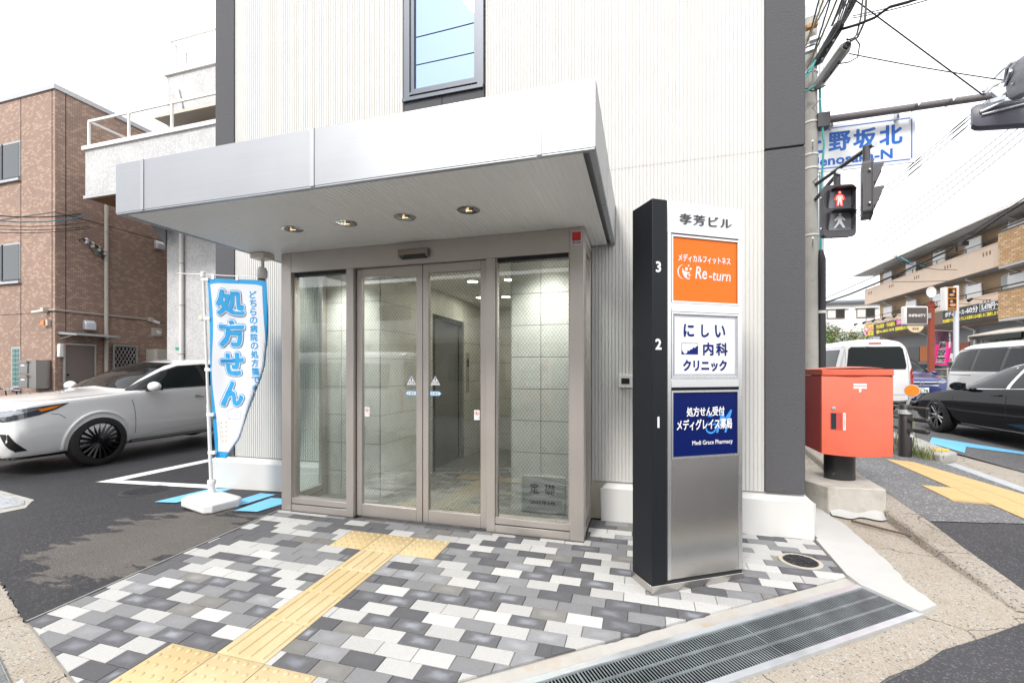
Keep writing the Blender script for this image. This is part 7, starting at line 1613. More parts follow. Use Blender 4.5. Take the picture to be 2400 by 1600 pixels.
mb = MB(); mb.grid(48, 26, lambda u, v: (15.0+5.2*u, 43.0+3.0*v, 3.55+1.0*v + 0.05*abs(math.sin(u*24*math.pi)) + 0.04*(1-((v*13) % 1)))); mb.build('roof', M('roof_tile', (0.36,0.38,0.42), 0.55), ht, fix=False); MB().box(15.0,20.2,45.9,46.2,4.52,4.75).build('ridge', M('roof_tile', (0.36,0.38,0.42)), ht)
# ---- tree
def tree(label, x, y, z0, h, r_, seed, mats, n=2600):
    t = thing('street_tree', label, 'tree', (x,y,z0)); rr = random.Random(seed)
    tr = MB().tube([(x,y,z0),(x+0.05,y,z0+h*0.3),(x-0.03,y+0.05,z0+h*0.6)], [0.12,0.09,0.05], 9).build('trunk', M('bark', (0.12,0.09,0.07), 0.9, var=0.2, vscale=20), t, smooth=True)
    cl = []
    for k in range(26):
        a = rr.uniform(0,6.28); d = r_*math.sqrt(rr.random())*0.78; cl.append((Vector((x+d*math.cos(a), y+d*math.sin(a), z0+h*(0.45+0.42*rr.random()*(1-0.4*d/r_)))), rr.uniform(0.24,0.44)*r_))
    for k in range(9):
        c = cl[k*2][0]; MB().tube([(x,y,z0+h*0.35),Vector((x,y,z0+h*0.45)).lerp(c,0.5),c], [0.045,0.03,0.01], 6).build('branch', M('bark', (0.12,0.09,0.07)), tr, smooth=True)
    mb = MB()
    for k in range(n):
        c, q = rr.choice(cl); v = Vector((rr.gauss(0,1),rr.gauss(0,1),rr.gauss(0,1))).normalized()*q*rr.uniform(0.55,1.08); p = c+v; nrm = (v.normalized()+Vector((rr.uniform(-.7,.7),rr.uniform(-.7,.7),rr.uniform(-.2,.9)))).normalized(); a = nrm.orthogonal().normalized(); a = (a*math.cos(rr.uniform(0,6.28))+nrm.cross(a)*math.sin(rr.uniform(0,6.28))).normalized(); b = nrm.cross(a); s = rr.uniform(0.05,0.10)
        i = [mb.av(p+a*s), mb.av(p+b*s*0.45+nrm*s*0.12), mb.av(p-a*s), mb.av(p-b*s*0.45+nrm*s*0.12)]; mb.face(i, rr.choices(range(len(mats)), [0.55,0.33,0.12])[0])
    mb.build('crown', mats, t, fix=False); return t
mlf = [M('leaf_green', (0.07,0.13,0.03), 0.55), M('leaf_light', (0.16,0.22,0.05), 0.55), M('leaf_ochre', (0.34,0.22,0.05), 0.6)]
tree('leafy green and ochre tree behind the van roof', 12.3,34.5,0.2,4.75,2.1,3,mlf, 3600)
# ---- signs on the far pavement
rp = thing('rust_post_sign', 'rust-red steel post carrying a rounded grey lightbox sign and a white dish', 'sign', P(2182,868,17.6)*1.0 - Vector((0,0,1.1)))
q = P(2182,868,17.6); m_rst = M('rust_red', (0.26,0.055,0.03), 0.75, var=0.2, vscale=8)
MB().box(q.x-0.08,q.x+0.08,q.y-0.08,q.y+0.08,0.2,4.08).build('post', m_rst, rp); MB().box(q.x-0.1,q.x+0.1,q.y-0.1,q.y+0.1,3.86,3.98).build('collar', m_rst, rp)
rd = Vector((math.cos(R(16.2)), math.sin(R(16.2)), 0)); nd = Vector((rd.y,-rd.x,0))
def board(c, w_, h, th, nm, mat, par, bev=0.0): return MB().obox(c, rd*(w_/2), nd*(th/2), Vector((0,0,h/2))).build(nm, mat, par, bevel=bev)
c = P(2143,740,17.5); bx = board(c, 0.92, 0.74, 0.22, 'lightbox', m_part, rp, 0.05); board(c+nd*0.112, 0.78, 0.62, 0.006, 'sign_face', M('sign_taupe', (0.10,0.085,0.08), 0.5), rp)
fs = lambda u, v, l: c + nd*(0.118+l) + rd*u + Vector((0,0,v)); mb = MB(); letter(mb, 'INFINITY', (-0.32,0.34,-0.05,0.05), fs, bold=0.004); mb.build('lettering', m_pw, rp); board(c+rd*0.52, 0.2, 0.2, 0.1, 'bracket', m_galv, rp)
mb = MB(); N = 14; mb.poly([c+nd*0.05+rd*(0.33*math.cos(math.pi+math.pi*k/N))+Vector((0,0,-0.38+0.28*math.sin(math.pi+math.pi*k/N))) for k in range(N+1)]); mb.build('half_round_plate', M('plate_cream', (0.72,0.58,0.36), 0.6), rp); mb = MB(); letter(mb, '豊中店', (-0.12,0.12,-0.56,-0.47), lambda u, v, l: c+nd*(0.056+l)+rd*u+Vector((0,0,v)), bold=0.004); mb.build('plate_lettering', M('print_grey', (0.2,0.2,0.2), 0.5), rp)
cdsh = P(2177,685,17.4); mb = MB(); N = 24; ri = [(0,0.0),(0.10,0.006),(0.20,0.03)]
I = [[mb.av(cdsh + nd*(0.1-hh*1.0) + (rd*math.cos(2*math.pi*k/N)+Vector((0,0,1.08))*math.sin(2*math.pi*k/N))*max(r_,0.004)) for k in range(N)] for r_, hh in ((0.004,0.06),(0.11,0.045),(0.20,0.0))]
for A, B in zip(I, I[1:]):
    for k in range(N): mb.face((A[k],A[(k+1)%N],B[(k+1)%N],B[k]))
mb.build('dish', m_offwh, rp, smooth=True); MB().tube([cdsh+nd*0.05+Vector((0,0,-0.1)), cdsh+nd*0.28+rd*0.12+Vector((0,0,-0.15))], 0.012, 6).build('dish_arm', m_offwh, rp); MB().tube([cdsh, Vector((q.x,q.y,4.05))], 0.02, 6).build('dish_mount', m_galv, rp)
wp = thing('lightbox_pole_sign', 'tall white pole with a narrow orange-framed lightbox sign', 'sign', P(2241,868,17.2)-Vector((0,0,1.1))); q2 = P(2241,868,17.2)
MB().cyl((q2.x,q2.y,0.2),(q2.x,q2.y,4.62),0.085,n=14).build('pole', M('pole_paint', (0.6,0.63,0.68), 0.5, dirt=((0.25,0.1,0.05), 3, 0.6, 0.7, 0.5)), wp, smooth=True)
c2 = P(2223,701,17.1); board(c2, 0.46, 0.90, 0.2, 'lightbox', m_part, wp, 0.01); board(c2+nd*0.102+rd*0.04, 0.36, 0.88, 0.006, 'sign_face', M('sign_orange_frame', (0.85,0.32,0.02), 0.5), wp)
for dz, h in ((0.22,0.38),(-0.17,0.34),(-0.395,0.06)): board(c2+nd*0.107+rd*0.04+Vector((0,0,dz)), 0.31, h, 0.004, 'picture_field', M('picture_dark', (0.03,0.022,0.02), 0.5, var=0.6, vscale=6), wp)
for cx, cz, a, b in ((-0.02,0.15,0.10,0.05),(0.06,0.29,0.05,0.07),(0.02,-0.24,0.13,0.06),(-0.03,-0.10,0.06,0.05)): MB().poly([c2+nd*0.110+rd*(0.04+cx+a*math.cos(2*math.pi*k/14))+Vector((0,0,cz+b*math.sin(2*math.pi*k/14))) for k in range(14)]).build('picture_print', M('print_skin', (0.55,0.30,0.19), 0.6), wp)
mb = MB(); letter(mb, 'ボディケア', (-0.1,0.18,-0.415,-0.38), lambda u, v, l: c2+nd*(0.111+l)+rd*u+Vector((0,0,v))); mb.build('lettering', m_pw, wp)
# pink banner
pk = thing('pink_banner', 'pink and purple hair salon banner flag between the two sign poles', 'banner', P(2188,868,17.8)-Vector((0,0,1.1))); q3 = P(2188,868,17.8)
MB().tube([(q3.x,q3.y,0.2),(q3.x-0.02,q3.y,3.05)], 0.018, 8).build('pole', m_cabt, pk); MB().tube([q3+rd*-0.05+Vector((0,0,1.62)), q3+rd*0.78+Vector((0,0,1.57))], 0.012, 6).build('crossbar', m_offwh, pk)
def pcl(u, v, l=0.0): 
    return Vector((q3.x,q3.y,0)) + rd*(0.03+u*0.72*(1-0.22*v) + 0.03*math.sin(v*5)) + nd*(0.04*math.sin(u*6+v*3)+l) + Vector((0,0,2.92-1.36*v))
MB().grid(14,24,lambda u, v: pcl(u, v)).build('cloth', M('banner_pink', (0.85,0.02,0.28), 0.7), pk, smooth=True, fix=False); MB().grid(14,10,lambda u, v: pcl(u, v*0.38*(1.05-0.25*u), 0.006)).build('dark_field', M('banner_purple', (0.10,0.04,0.07), 0.7, var=0.6, vscale=4), pk, smooth=True, fix=False)
for nm, bo, l_, mt_ in (('letter_outline',0.020,0.012,m_pw),('lettering',0.007,0.022,m_pk)):
    mb = MB()
    for k, ch in enumerate('美容室'): letter(mb, ch, (0.20,0.72,-(0.50+0.215*k),-(0.32+0.215*k)), lambda u, v, l: pcl(u, -v, l), bold=bo, lift=l_)
    mb.build(nm, mt_, pk, fix=False)
mb = MB(); letter(mb, 'スタッフ募集中', (0.82,0.92,-0.50,-0.06), lambda u, v, l: pcl(u, -v, l), lift=0.014, vertical=True, bold=0.006); mb.build('side_lettering', m_pw, pk, fix=False)
fe = thing('wire_fence', 'low wire mesh fence behind the pink banner', 'fence', (12.4,22.5,0.2))
for k in range(8): MB().tube([(11.6+0.02*k,20.6+1.0*k,0.2),(11.6+0.02*k,20.6+1.0*k,1.45)], 0.025, 6).build('post', m_gx, fe)
for z in (0.5,0.8,1.1,1.4): MB().tube([(11.6,20.6,z),(11.74,27.6,z)], 0.016, 5).build('rail', m_gx, fe)
mb = MB()
for k in range(90): mb.tube([(11.6+0.0016*k,20.6+0.078*k,0.45),(11.6+0.0016*k,20.6+0.078*k,1.42)], 0.004, 4)
mb.build('mesh_wires', m_gx, fe, kind='stuff')
for x, y, z0, h, w_, mt_, lb_ in ((XW-0.4,35.3,0.3,1.75,0.55,m_pw,'white shop poster board with yellow circle by the orange panel'),(XW-0.6,31.0,0.3,2.0,0.65,m_pw,'white menu board with red print behind the pink banner')):
    t = thing('poster_board', lb_, 'sign', (x,y,z0)); MB().box(x-0.02,x+0.02,y-w_/2,y+w_/2,z0,z0+h).build('board', mt_, t)
    mb = MB(); fn_ = lambda u, v, l: (x-0.022-l, y-u, v)
    if w_ < 0.6: letter(mb, 'ボディ', (-0.2,0.2,1.45,1.7), fn_, bold=0.01); mb.build('lettering', m_pk, t); mb = MB(); disc(mb, 0,1.05,0.2,fn_,16); mb.build('print', m_yel, t)
    else:
        for i, tx in enumerate(('髪のお悩み','縮毛矯正','痛みコース','カラー')): letter(mb, tx, (-0.26,0.26,1.85-0.35*i,2.05-0.35*i), fn_, bold=0.008)
        mb.build('lettering', m_pr, t)
# ================================================================== POLE, SIGNALS, OVERHEAD LINES
m_conc = M('pole_concrete', (0.40,0.39,0.36), 0.85, var=0.12, vscale=5, bump=0.3, bscale=60, dirt=((0.20,0.19,0.17), 4, 0.55, 0.72, 0.6)); m_sig = M('signal_grey', (0.085,0.082,0.09), 0.5); m_arm = M('signal_arm', (0.16,0.145,0.15), 0.5)
UX, UY = 3.12, 9.76
up = thing('utility_pole', 'concrete utility pole with cable straps behind the building corner', 'utility pole', (UX,UY,0))
MB().tube([(UX,UY,0),(UX,UY,8.05)], [0.15,0.105], 24).build('shaft', m_conc, up, smooth=40); MB().tube([(UX,UY,8.05),(UX,UY,8.32)], [0.112,0.108], 20).build('top_sleeve', m_galv, up, smooth=40)
for z in (3.9,5.17,5.43,6.05,7.0,7.5): MB().lathe((UX,UY,z), [(0.135-0.0045*z+0.022,0),(0.135-0.0045*z+0.022,0.03)], 20).build('strap', m_offwh if z < 6.5 else m_galv, up)
for k, z in enumerate((3.75,4.9,5.55,6.3,6.9)): MB().tube([(UX,UY-0.12,z),(UX+(0.06 if k % 2 else -0.06),UY-0.30,z+0.05)], 0.011, 6).build('step_bolt', m_galv, up)
MB().tube([(UX+0.16,UY-0.05,-0.0),(UX+0.16,UY-0.05,3.45),(UX+0.155,UY-0.05,3.62)], [0.075,0.075,0.035], 16).build('cable_guard', M('guard_black', (0.016,0.017,0.02), 0.5), up, smooth=40)
MB().lathe((UX+0.16,UY-0.05,2.42), [(0.08,0),(0.08,0.05)], 16).build('guard_band', m_offwh, up)
MB().tube([(UX+0.15,UY-0.06,3.6),(UX+0.15,UY-0.08,4.8),(UX+0.19,UY-0.1,5.6),(UX+0.13,UY-0.1,6.3),(UX+0.12,UY-0.1,6.9)], 0.018, 8).build('riser_cable', m_cabt, up, smooth=True)
sp2 = thing('steel_pole', 'slim galvanised pole rising behind the concrete utility pole', 'pole', P(1925,868,9.6)-Vector((0,0,1.34))); b = P(1925,868,9.6); MB().tube([(b.x,b.y,0),(b.x,b.y,11.5)], 0.048, 12).build('shaft', M('pole_pale', (0.55,0.58,0.62), 0.5, 0.3), sp2, smooth=True)
# signal arm with vehicle signals
sa_ = thing('signal_arm', 'long grey steel arm reaching from the utility pole over the road', 'signal arm', (UX,UY,6.0))
MB().tube([(UX+0.1,UY-0.05,6.05),(UX+0.35,UY-0.05,6.07),(8.6,UY-0.05,6.13)], [0.075,0.066,0.052], 16).build('arm', m_arm, sa_, smooth=True); MB().obox((UX+0.18,UY-0.04,6.05), (0.10,0,0), (0,0.10,0), (0,0,0.13)).build('bracket', m_sig, sa_)
for x in (4.75,5.25): MB().obox((x,UY-0.06,6.10), (0.02,0,0.03), (0,0.11,0), (-0.012,0,0.03)).build('bird_spike', m_galv, sa_)
sd = thing('place_name_board', 'white place name board with blue characters hung under the signal arm', 'sign', (4.2,9.97,5.2)); YS = 9.95
MB().box(2.844,4.871,YS,YS+0.03,5.185,6.081).build('board', M('board_white', (0.84,0.86,0.88), 0.4), sd, bevel=0.004); fn_ = lambda u, v, l: (u, YS-0.002-l, v); m_sb = M('board_blue', (0.006,0.13,0.55), 0.4)
mb = MB()
for a, b, c, d in ((2.917,4.793,5.242,5.261),(2.917,4.793,6.005,6.023),(2.891,2.91,5.268,5.997),(4.803,4.822,5.268,5.997)): rect(mb, a, b, c, d, 0, fn_)
for ch, a, b in (('上',3.053,3.376),('野',3.496,3.839),('坂',3.902,4.256),('北',4.319,4.662)): letter(mb, ch, (a,b,5.57,5.919), fn_, bold=0.013)
letter(mb, 'Uenosaka-N', (3.155,4.511,5.31,5.481), fn_, bold=0.009); mb.build('lettering', m_sb, sd)
for x in (3.5,4.55): MB().box(x-0.02,x+0.02,YS-0.12,YS-0.003,5.987,6.12).build('hanger', m_galv, sd)
def rbox(mb, c, u, n, w_, h, d, r_=0.06, N=5):
    """rounded-front housing: outline in plane (u, z), thickness along n"""
    c, u, n = Vector(c), Vector(u), Vector(n); Z = Vector((0,0,1)); pts = []
    for sx, sz, a0 in ((1,1,0),(-1,1,90),(-1,-1,180),(1,-1,270)):
        for k in range(N+1): a = R(a0+90*k/N); pts.append(c + u*(sx*(w_/2-r_)+r_*math.cos(a)) + Z*(sz*(h/2-r_)+r_*math.sin(a)))
    return mb.prism([p - n*0 for p in pts], n*d)
man_stand = [(-0.018,-0.11),(-0.05,-0.11),(-0.042,0.0),(-0.05,0.05),(-0.062,-0.01),(-0.082,-0.005),(-0.062,0.065),(-0.03,0.085),(0.03,0.085),(0.062,0.065),(0.082,-0.005),(0.062,-0.01),(0.05,0.05),(0.042,0.0),(0.05,-0.11),(0.018,-0.11),(0.0,-0.02)]
man_walk = [(-0.095,-0.11),(-0.065,-0.11),(0.0,-0.03),(0.05,-0.11),(0.085,-0.105),(0.03,-0.0),(0.03,0.04),(0.075,0.01),(0.085,0.025),(0.03,0.085),(-0.03,0.085),(-0.085,0.02),(-0.07,0.008),(-0.03,0.04),(-0.03,-0.01)]
m_rlit = M('signal_red_lit', (1.0,0.03,0.025), 0.4, emit=0.75); m_rcore = M('signal_red_core', (1.0,0.50,0.45), 0.4, emit=0.5); m_pale = M('signal_pale', (0.62,0.64,0.66), 0.5); m_lensd = M('signal_lens', (0.14,0.15,0.17), 0.15, spec=0.8)
def pedsig(label, c, ang, tip):
    c = Vector(c); n = Vector((math.sin(R(ang)), -math.cos(R(ang)), 0)); u = Vector((-n.y, n.x, 0))
    t = thing('pedestrian_signal', label, 'traffic signal', c - Vector((0,0,0.45)), group='pedestrian signals on the pole')
    rbox(MB(), c - n*0.0, u, n, 0.46, 0.82, -0.11, 0.05).build('housing', m_sig, t); rbox(MB(), c, u, n, 0.50, 0.86, 0.02, 0.08).build('front_plate', m_sig, t, bevel=0.006)
    MB().cyl(c+Vector((0,0,0.42))-n*0.05, Vector((c.x,c.y,tip[2]))-n*0.05, 0.05, n=12).build('neck', m_sig, t); MB().tube([Vector(tip), Vector((UX+0.05,UY-0.08,tip[2]-0.03))], 0.032, 10).build('arm', m_sig, t, smooth=True)
    MB().cyl(Vector(tip), Vector(tip)+ (Vector(tip)-Vector((UX,UY,tip[2]))).normalized()*0.03, 0.045, n=12).build('arm_cap', m_galv, t)
    Z = Vector((0,0,1))
    for k, (dz, men) in enumerate(((0.185,man_stand),(-0.175,man_walk))):
        cc = c + Z*dz; l = rbox(MB(), cc+n*0.021, u, n, 0.335, 0.29, 0.004, 0.03).build('lens', m_lensd, t)
        mb = MB(); W_, H_ = 0.37, 0.33
        A = [cc+n*0.02-u*W_/2-Z*H_*0.35, cc+n*0.02-u*W_/2+Z*H_*0.42, cc+n*0.02-u*W_*0.38+Z*H_/2, cc+n*0.02+u*W_*0.38+Z*H_/2, cc+n*0.02+u*W_/2+Z*H_*0.42, cc+n*0.02+u*W_/2-Z*H_*0.35]
        B = [p+n*(0.03 if i in (0,5) else 0.13) for i, p in enumerate(A)]
        for p, q_, r_, s_ in zip(A, A[1:], B[1:], B): mb.poly([p,q_,r_,s_])
        o = mb.build('visor', m_sig, t); sm = o.modifiers.new('s', 'SOLIDIFY'); sm.thickness = 0.008
        fm = lambda x, z, ll: cc + n*(0.0262+ll) + u*x + Z*z
        mt_ = m_rlit if k == 0 else m_pale
        mb = MB(); mb.poly([fm(x,z,0) for x, z in men]); mb.poly([fm(0.024*math.cos(2*math.pi*j/12)+(0.004 if k else 0), 0.112+0.024*math.sin(2*math.pi*j/12), 0) for j in range(12)]); mb.build('figure', mt_, t)
        if k == 0: mb = MB(); mb.poly([fm(x*0.72,z*0.86-0.002,0.001) for x, z in men]); mb.poly([fm(0.017*math.cos(2*math.pi*j/12),0.112+0.017*math.sin(2*math.pi*j/12),0.001) for j in range(12)]); mb.build('figure_core', m_rcore, t)
    for s in (-1, 1):
        for dz in (0.24,-0.27): MB().ball(c+u*s*0.255+Z*dz-n*0.03, 0.02, 6).build('latch', m_galv, t)
    return t
s1 = P(1966,495,7.3); pedsig('pedestrian signal facing the viewer with its red standing figure lit', s1, 8, (s1.x, s1.y, 4.60))
s2 = P(2040,446,7.0); pedsig('pedestrian signal seen from the side, turned towards the road', s2, 72, (s2.x+0.02, s2.y-0.04, 4.88))
def vsig(label, a, b, h, refl):
    a, b = Vector(a), Vector(b); u = (b-a).normalized(); n = Vector((u.y,-u.x,0)).normalized(); Z = Vector((0,0,1)); c = (a+b)/2; L_ = (b-a).length
    t = thing('vehicle_signal', label, 'traffic signal', c - Z*h/2, group='vehicle signals on the arm')
    pr_ = [(-0.07,h/2),(0.03,h/2),(0.07,h*0.28),(0.075,-h*0.1),(0.05,-h*0.42),(0.0,-h/2),(-0.07,-h/2)]
    mb = MB(); st = [(0,0.78),(0.05,0.96),(0.12,1.0),(L_-0.12,1.0),(L_-0.05,0.96),(L_,0.78)]; I = [[mb.av(a + u*s + n*(x*k) + Z*(z*k)) for x, z in pr_] for s, k in st]
    for A, B in zip(I, I[1:]):
        for j in range(len(pr_)): mb.face((A[j],A[(j+1)%len(pr_)],B[(j+1)%len(pr_)],B[j]))
    mb.face(I[0][::-1]); mb.face(I[-1]); mb.build('housing', M('vsignal_blue_grey', (0.13,0.13,0.165), 0.45), t, smooth=30)
    for k in range(3):
        cc = a + u*(L_*(k+0.5)/3) - n*0.07; mb = MB(); N = 18
        A = [mb.av(cc + (u*math.cos(2*math.pi*j/N)+Z*math.sin(2*math.pi*j/N))*h*0.40) for j in range(N)]; B = [mb.av(cc - n*(0.16 if math.sin(2*math.pi*j/N) > -0.3 else 0.05) + (u*math.cos(2*math.pi*j/N)+Z*math.sin(2*math.pi*j/N))*h*0.38) for j in range(N)]
        for j in range(N): mb.face((A[j],A[(j+1)%N],B[(j+1)%N],B[j]))
        mb.build('visor', m_sig, t, smooth=True, fix=False); mb = MB(); mb.poly([cc - n*0.004 + (u*math.cos(2*math.pi*j/N)+Z*math.sin(2*math.pi*j/N))*h*0.36 for j in range(N)]); mb.build('lens', (M('lens_green', (0.02,0.12,0.08), 0.3), M('lens_amber', (0.22,0.12,0.01), 0.3), M('lens_red', (0.2,0.02,0.02), 0.3))[k], t)
    MB().tube([a+u*0.08+n*0.09+Z*h*0.1, a+u*0.35+n*0.10+Z*h*0.42, a+u*0.62+n*0.08+Z*h*0.5], 0.022, 8).build('stay', m_galv, t); MB().tube([a+u*0.1+n*0.09-Z*h*0.02, a+u*0.6+n*0.10+Z*h*0.28], 0.018, 8).build('stay', m_galv, t); MB().ball(a+u*0.62+n*0.085-Z*h*0.1, 0.02, 6).build('latch', m_galv, t)
vsig('long blue-grey vehicle signal hanging below the steel arm, seen from behind', P(2277,276,7.3), P(2520,258,6.7), 0.40, True)
vsig('vehicle signal above the steel arm at the right edge', P(2372,196,6.9), P(2450,150,5.5), 0.56, True)
# equipment on the arm
MB().tube([P(2305,215,7.2),P(2330,178,7.2),P(2362,150,7.2),P(2384,142,7.2)], 0.022, 8).build('signal_cable', m_galv, sa_, smooth=True); MB().tube([P(2303,222,7.2),P(2312,200,7.2),P(2330,185,7.2),P(2370,146,7.2)], 0.007, 6).build('signal_cable', m_cab, sa_); MB().tube([P(2306,222,7.2),P(2325,203,7.2),P(2352,190,7.2)], 0.03, 8).build('signal_cable', M('cable_sleeve', (0.5,0.52,0.52), 0.5), sa_, smooth=True); MB().obox(P(2340,215,7.2), (0.06,0,0.06), (0,0.03,0), (-0.05,0,0.06)).build('clamp', m_galv, sa_); MB().obox(P(2334,236,7.2), (0.10,0,0.02), (0,0.05,0), (-0.01,0,0.03)).build('clamp', m_galv, sa_)
# cable closures
def closure(name, label, a, b, r_, mat, dark):
    a, b = Vector(a), Vector(b); t = thing(name, label, 'cable box', a); d = (b-a).normalized()
    MB().tube([a, a+d*0.06, b-d*0.06, b], [r_*0.75,r_,r_,r_*0.8], 8).build('case', mat, t, smooth=30); MB().cyl(b-d*0.0, b+d*0.04, r_*0.55, n=10).build('end_plug', m_trim, t)
    s = d.cross(Vector((0,0,1))).normalized()
    for k in range(3): MB().obox(a.lerp(b,0.25+0.25*k)-Vector((0,0,r_)), d*0.03, s*0.012, Vector((0,0,0.012))).build('latch', dark, t)
    MB().tube([a+Vector((0,0,-r_*0.6)), a.lerp(b,0.5)+Vector((0,0,-r_*1.3)), b+Vector((0,0,-r_*0.6))], 0.010, 6).build('drip_wire', m_cab, t, smooth=True)
closure('cable_closure', 'black ribbed cable joint box on the overhead lines by the pole', P(1916,146,8.4), P(1968,58,7.4), 0.085, M('closure_black', (0.02,0.02,0.022), 0.5), m_galv)
closure('cable_closure', 'pale grey cable joint box below the black one on the overhead lines', P(1916,200,8.4), P(1984,108,7.3), 0.095, M('closure_white', (0.55,0.55,0.53), 0.5), m_trim)
G = 'overhead cables by the utility pole'
def wire(label, pts, r_, mat=None, group=G, smooth=True):
    """overhead cable through surveyed points"""
    return tag(MB().tube(pts, r_, 6).build('overhead_cable', mat or m_cab, smooth=True), label, 'cable', group)
def arcpts(a, b, sag, n=14):
    a, b = Vector(a), Vector(b); return [a.lerp(b, k/n)+Vector((0,0,-4*sag*(k/n)*(1-k/n))) for k in range(n+1)]
rr = random.Random(12)
for k in range(6): wire('thin black line, %s in the bundle rising from the black joint box' % 'first second third fourth fifth sixth'.split()[k], arcpts(P(1956+4*k,72-3*k,7.5), P(2000+9*k,-90,5.2), 0.05), 0.010 if k < 3 else 0.016)
for k, (x0, y0, x1) in enumerate(((1888,108,1950),(1892,160,1985),(1900,75,1970))): wire(('yellow sheathed line rising steeply past the pole top','green-yellow line crossing in front of the pole','thin black line close to the pole top')[k], arcpts(P(x0,y0,8.3), P(x1,-60,5.6), 0.04), 0.013, (M('cable_yellow', (0.60,0.36,0.02), 0.6), M('cable_olive', (0.22,0.24,0.04), 0.6), m_cab)[k])
wire('thick black cable bending up to the top right of the sky', [P(1962,72,7.4),P(2010,58,7.2),P(2050,42,7.0),P(2085,17,6.8),P(2130,5,6.6),P(2190,-20,6.4)], 0.022)
for k in range(2): wire(('upper','lower')[k] + ' of two thin lines running to the top edge beside the thick black cable', arcpts(P(1998,38+5*k,7.4), P(2260,-34+8*k,6.0), 0.03), 0.007)
wire('black stay line crossing the sky down to the signal arm', arcpts(P(1990,-10,7.3), P(2302,222,7.2), 0.0), 0.011); wire('black line running from the pale joint box to the upper signal', arcpts(P(1990,126,7.3), P(2364,190,7.0), 0.02), 0.009)
wire('outer slack loop of black cable hanging beside the joint boxes', [P(2024,-20,7.2),P(2018,40,7.2),P(2008,82,7.2),P(1996,95,7.2),P(1984,92,7.25)], 0.013); wire('inner slack loop of black cable hanging beside the joint boxes', [P(2032,-20,7.2),P(2027,50,7.2),P(2010,88,7.2),P(1994,97,7.2)], 0.016); wire('round slack loop behind the pale joint box', [P(1985,95,7.4),P(2003,88,7.4),P(2015,105,7.4),P(2010,135,7.4),P(1990,146,7.5),P(1965,150,7.6)], 0.010)
for k in range(3): wire('teal cable, %s of three strapped round the pole' % ('first','second','third')[k], [P(1884,178+9*k,8.3),P(1900,160+6*k,8.25),P(1912,140+2*k,8.2)] if k < 2 else [P(1884,215,8.3),P(1898,210,8.25),P(1912,200,8.2)], 0.016, m_cabt)
wire('black slack cable under the pale joint box', [P(1888,208,8.3),P(1905,214,8.25),P(1920,208,8.2),P(1935,200,8.0)], 0.012)
G2 = 'distant power lines over the road'
for k, (ya, yb) in enumerate(((572,168),(577,178),(590,190))): 
    wire('%s of the three spliced lines crossing behind the pedestrian signals' % ('upper','middle','lower')[k], arcpts(P(1880,ya+22,26), P(2480,yb-78,16), 0.15), 0.016, None, G2)
    for f in (0.56,0.72): p = Vector(P(1880,ya+22,26)).lerp(P(2480,yb-78,16), f)+Vector((0,0,-4*0.15*f*(1-f))); d = (P(2480,yb-78,16)-P(1880,ya+22,26)).normalized(); tag(MB().tube([p-d*0.35,p-d*0.2,p+d*0.2,p+d*0.35],[0.018,0.032,0.032,0.018],6).build('line_splice', m_cab), 'black splice sleeve, %s on the %s spliced line behind the pedestrian signals' % ('left' if f < 0.6 else 'right', ('upper','middle','lower')[k]), 'splice', 'splices on the power lines')
for k, (ya, yb) in enumerate(((640,268),(655,285),(672,300),(690,318))): wire('%s of the four fine lines above the apartment roof' % ('first','second','third','fourth')[k], arcpts(P(1880,ya+28,30), P(2480,yb-60,17), 0.25), 0.017, None, G2)
wire('heavy black cable bundle in front of the apartment balconies', [P(1880,728,24),P(1925,712,23.5),P(1990,690,23),P(2053,664,22.5),P(2130,630,22),P(2219,589,21),P(2283,551,20),P(2350,505,19),P(2440,450,18)], 0.045, None, G2); wire('second black cable just above the heavy bundle at the apartment', [P(1880,722,24),P(1925,703,23.5),P(2053,646,22.5),P(2150,606,22),P(2283,540,20),P(2440,440,18)], 0.022, None, G2)
wire('slack line sweeping along the upper balcony of the apartment', [P(2095,600,24),P(2110,612,24),P(2150,625,24),P(2200,632,24),P(2260,632,24),P(2330,614,24)], 0.014, m_cab, G2); wire('blue-black loop of wire at the apartment eave', [P(2100,598,24),P(2104,608,24),P(2112,603,24),P(2135,617,23),P(2170,625,23)], 0.02, m_cabb, G2); wire('thin line along the upper parapet of the apartment', arcpts(P(2090,660,25), P(2230,658,23), 0.02), 0.014, None, G2)
bxx = thing('cable_box', 'small black box hanging on the heavy cable bundle at the apartment', 'cable box', P(2258,572,20.4)); MB().obox(P(2258,571,20.4), rd*0.16, nd*0.1, Vector((0,0,0.1))).build('case', m_trim, bxx, bevel=0.01); MB().obox(P(2240,584,20.4), rd*0.05, nd*0.04, Vector((0,0,0.1))).build('bracket', m_trim, bxx)
for k, (xa, ya, xb, yb, r_) in enumerate(((1950,60,1995,-60,0.02),(1960,40,2012,-60,0.016),(1905,130,1960,-50,0.012),(1893,95,1932,-50,0.012),(1935,110,1990,20,0.012),(1975,20,2040,-60,0.012))): wire('dark line, %s of six crossing the crowded sky around the pole top' % 'first second third fourth fifth sixth'.split()[k], arcpts(P(xa,ya,7.9), P(xb,yb,6.4), 0.03), r_)
for k, (x, y) in enumerate(((1902,62),(1908,92),(1898,118))): MB().obox(P(x,y,8.3), (0.09,0.0,0.02), (0,0.05,0), (-0.01,0,0.03)).build('pole_band', m_galv if k else M('band_ochre', (0.42,0.22,0.06), 0.7), up)
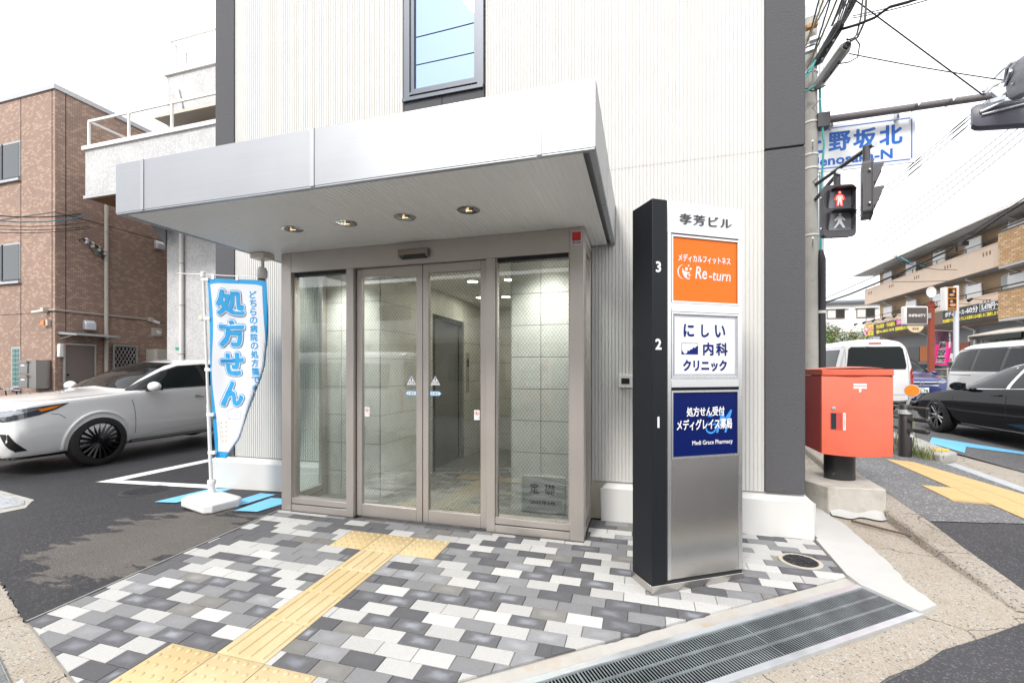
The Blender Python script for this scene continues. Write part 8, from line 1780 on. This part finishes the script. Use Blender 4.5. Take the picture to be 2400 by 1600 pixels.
# ================================================================== OTHER SIDE OF THE STREET (seen in the glass)
ob = thing('facing_building', 'cream building with balconies across the street, seen as a reflection in the glass', 'building', (-5,-14,0))
m_cr = M('facing_cream', (0.55,0.51,0.43), 0.8, var=0.05, vscale=2); m_bk = M('facing_brown', (0.16,0.11,0.075), 0.8)
DY, TOPZ = -5.0, 5.4
MB().box(-24,12,-21,-14,-0.2,TOPZ).build('wall', m_cr, ob); gw = thing('garden_wall', 'low tiled wall behind the vending machines, seen as a reflection', 'wall', (-5,-7.5,-0.2)); MB().box(-22,10,-7.6,-7.45,-0.2,0.95).build('wall_face', brickmat('facing_tile', [(0.30,0.25,0.18),(0.36,0.30,0.22)], 0.1, 0.1, (0.12,0.1,0.08), 0.006, 'x', offset=0.0), gw)
MB().box(-24,12,-14.0,-12.7,2.7,2.9).build('balcony_slab', m_cr, ob); MB().box(-24,12,-12.8,-12.65,2.9,3.85).build('parapet', M('parapet_white', (0.70,0.70,0.68), 0.7), ob)
for k in range(9): x = -23+4.2*k; MB().box(x,x+0.4,-13.98,-12.82,-0.2,TOPZ).build('pier', m_cr, ob)
for k in range(8):
    x = -22.2+4.2*k
    for z in (0.5,3.1): w_ = MB().box(x,x+2.2,-13.985,-13.95,z,z+1.8).build('window', m_frame, ob); MB().box(x+0.08,x+2.12,-13.945,-13.93,z+0.08,z+1.72).build('pane', m_wgl, w_)
MB().box(-24.4,12.4,-21,-12.4,TOPZ+0.02,TOPZ+0.3).build('roof', m_bk, ob)
for k, (z, y) in enumerate(((9.2,-3.0),(10.1,-3.2),(10.5,-2.9))): tag(MB().tube([(-16+i*2.2, y, z-0.25*math.sin(math.pi*i/12)+0.03*i*k) for i in range(13)], 0.014, 6).build('overhead_cable', m_cab, smooth=True), '%s of three lines over the street, seen mirrored in the upper window' % ('lowest','middle','top')[k], 'cable', 'lines mirrored in the upper window')
def vending(label, x, mat):
    t = thing('vending_machine', label, 'vending machine', (x,-6.6,-0.2)); MB().box(x-0.5,x+0.5,-7.3,-6.6,-0.15,1.7).build('cabinet', mat, t, bevel=0.02); MB().box(x-0.42,x+0.30,-6.597,-6.585,0.75,1.6).build('display', M('vend_glass', (0.05,0.06,0.06), 0.1), t)
    cs = [M('can_red', (0.5,0.03,0.03), 0.3), M('can_green', (0.05,0.3,0.1), 0.3), M('can_white', (0.7,0.7,0.7), 0.3), M('can_amber', (0.5,0.25,0.03), 0.3)]
    for r_ in range(3):
        for k in range(7): MB().cyl((x-0.37+0.1*k,-6.56,0.86+0.25*r_),(x-0.37+0.1*k,-6.56,1.0+0.25*r_),0.033,n=8).build('can', cs[(k*3+r_) % 4], t)
    MB().box(x-0.4,x+0.4,-6.597,-6.58,0.05,0.3).build('delivery_flap', m_trim, t); MB().box(x+0.33,x+0.46,-6.597,-6.58,0.8,1.3).build('coin_panel', m_galv, t)
vending('black vending machine across the street, seen as a reflection in the door glass', -4.9, M('vend_black', (0.02,0.02,0.022), 0.3)); vending('red vending machine across the street, seen as a reflection beside the black one', -3.3, M('vend_red', (0.45,0.05,0.03), 0.3))
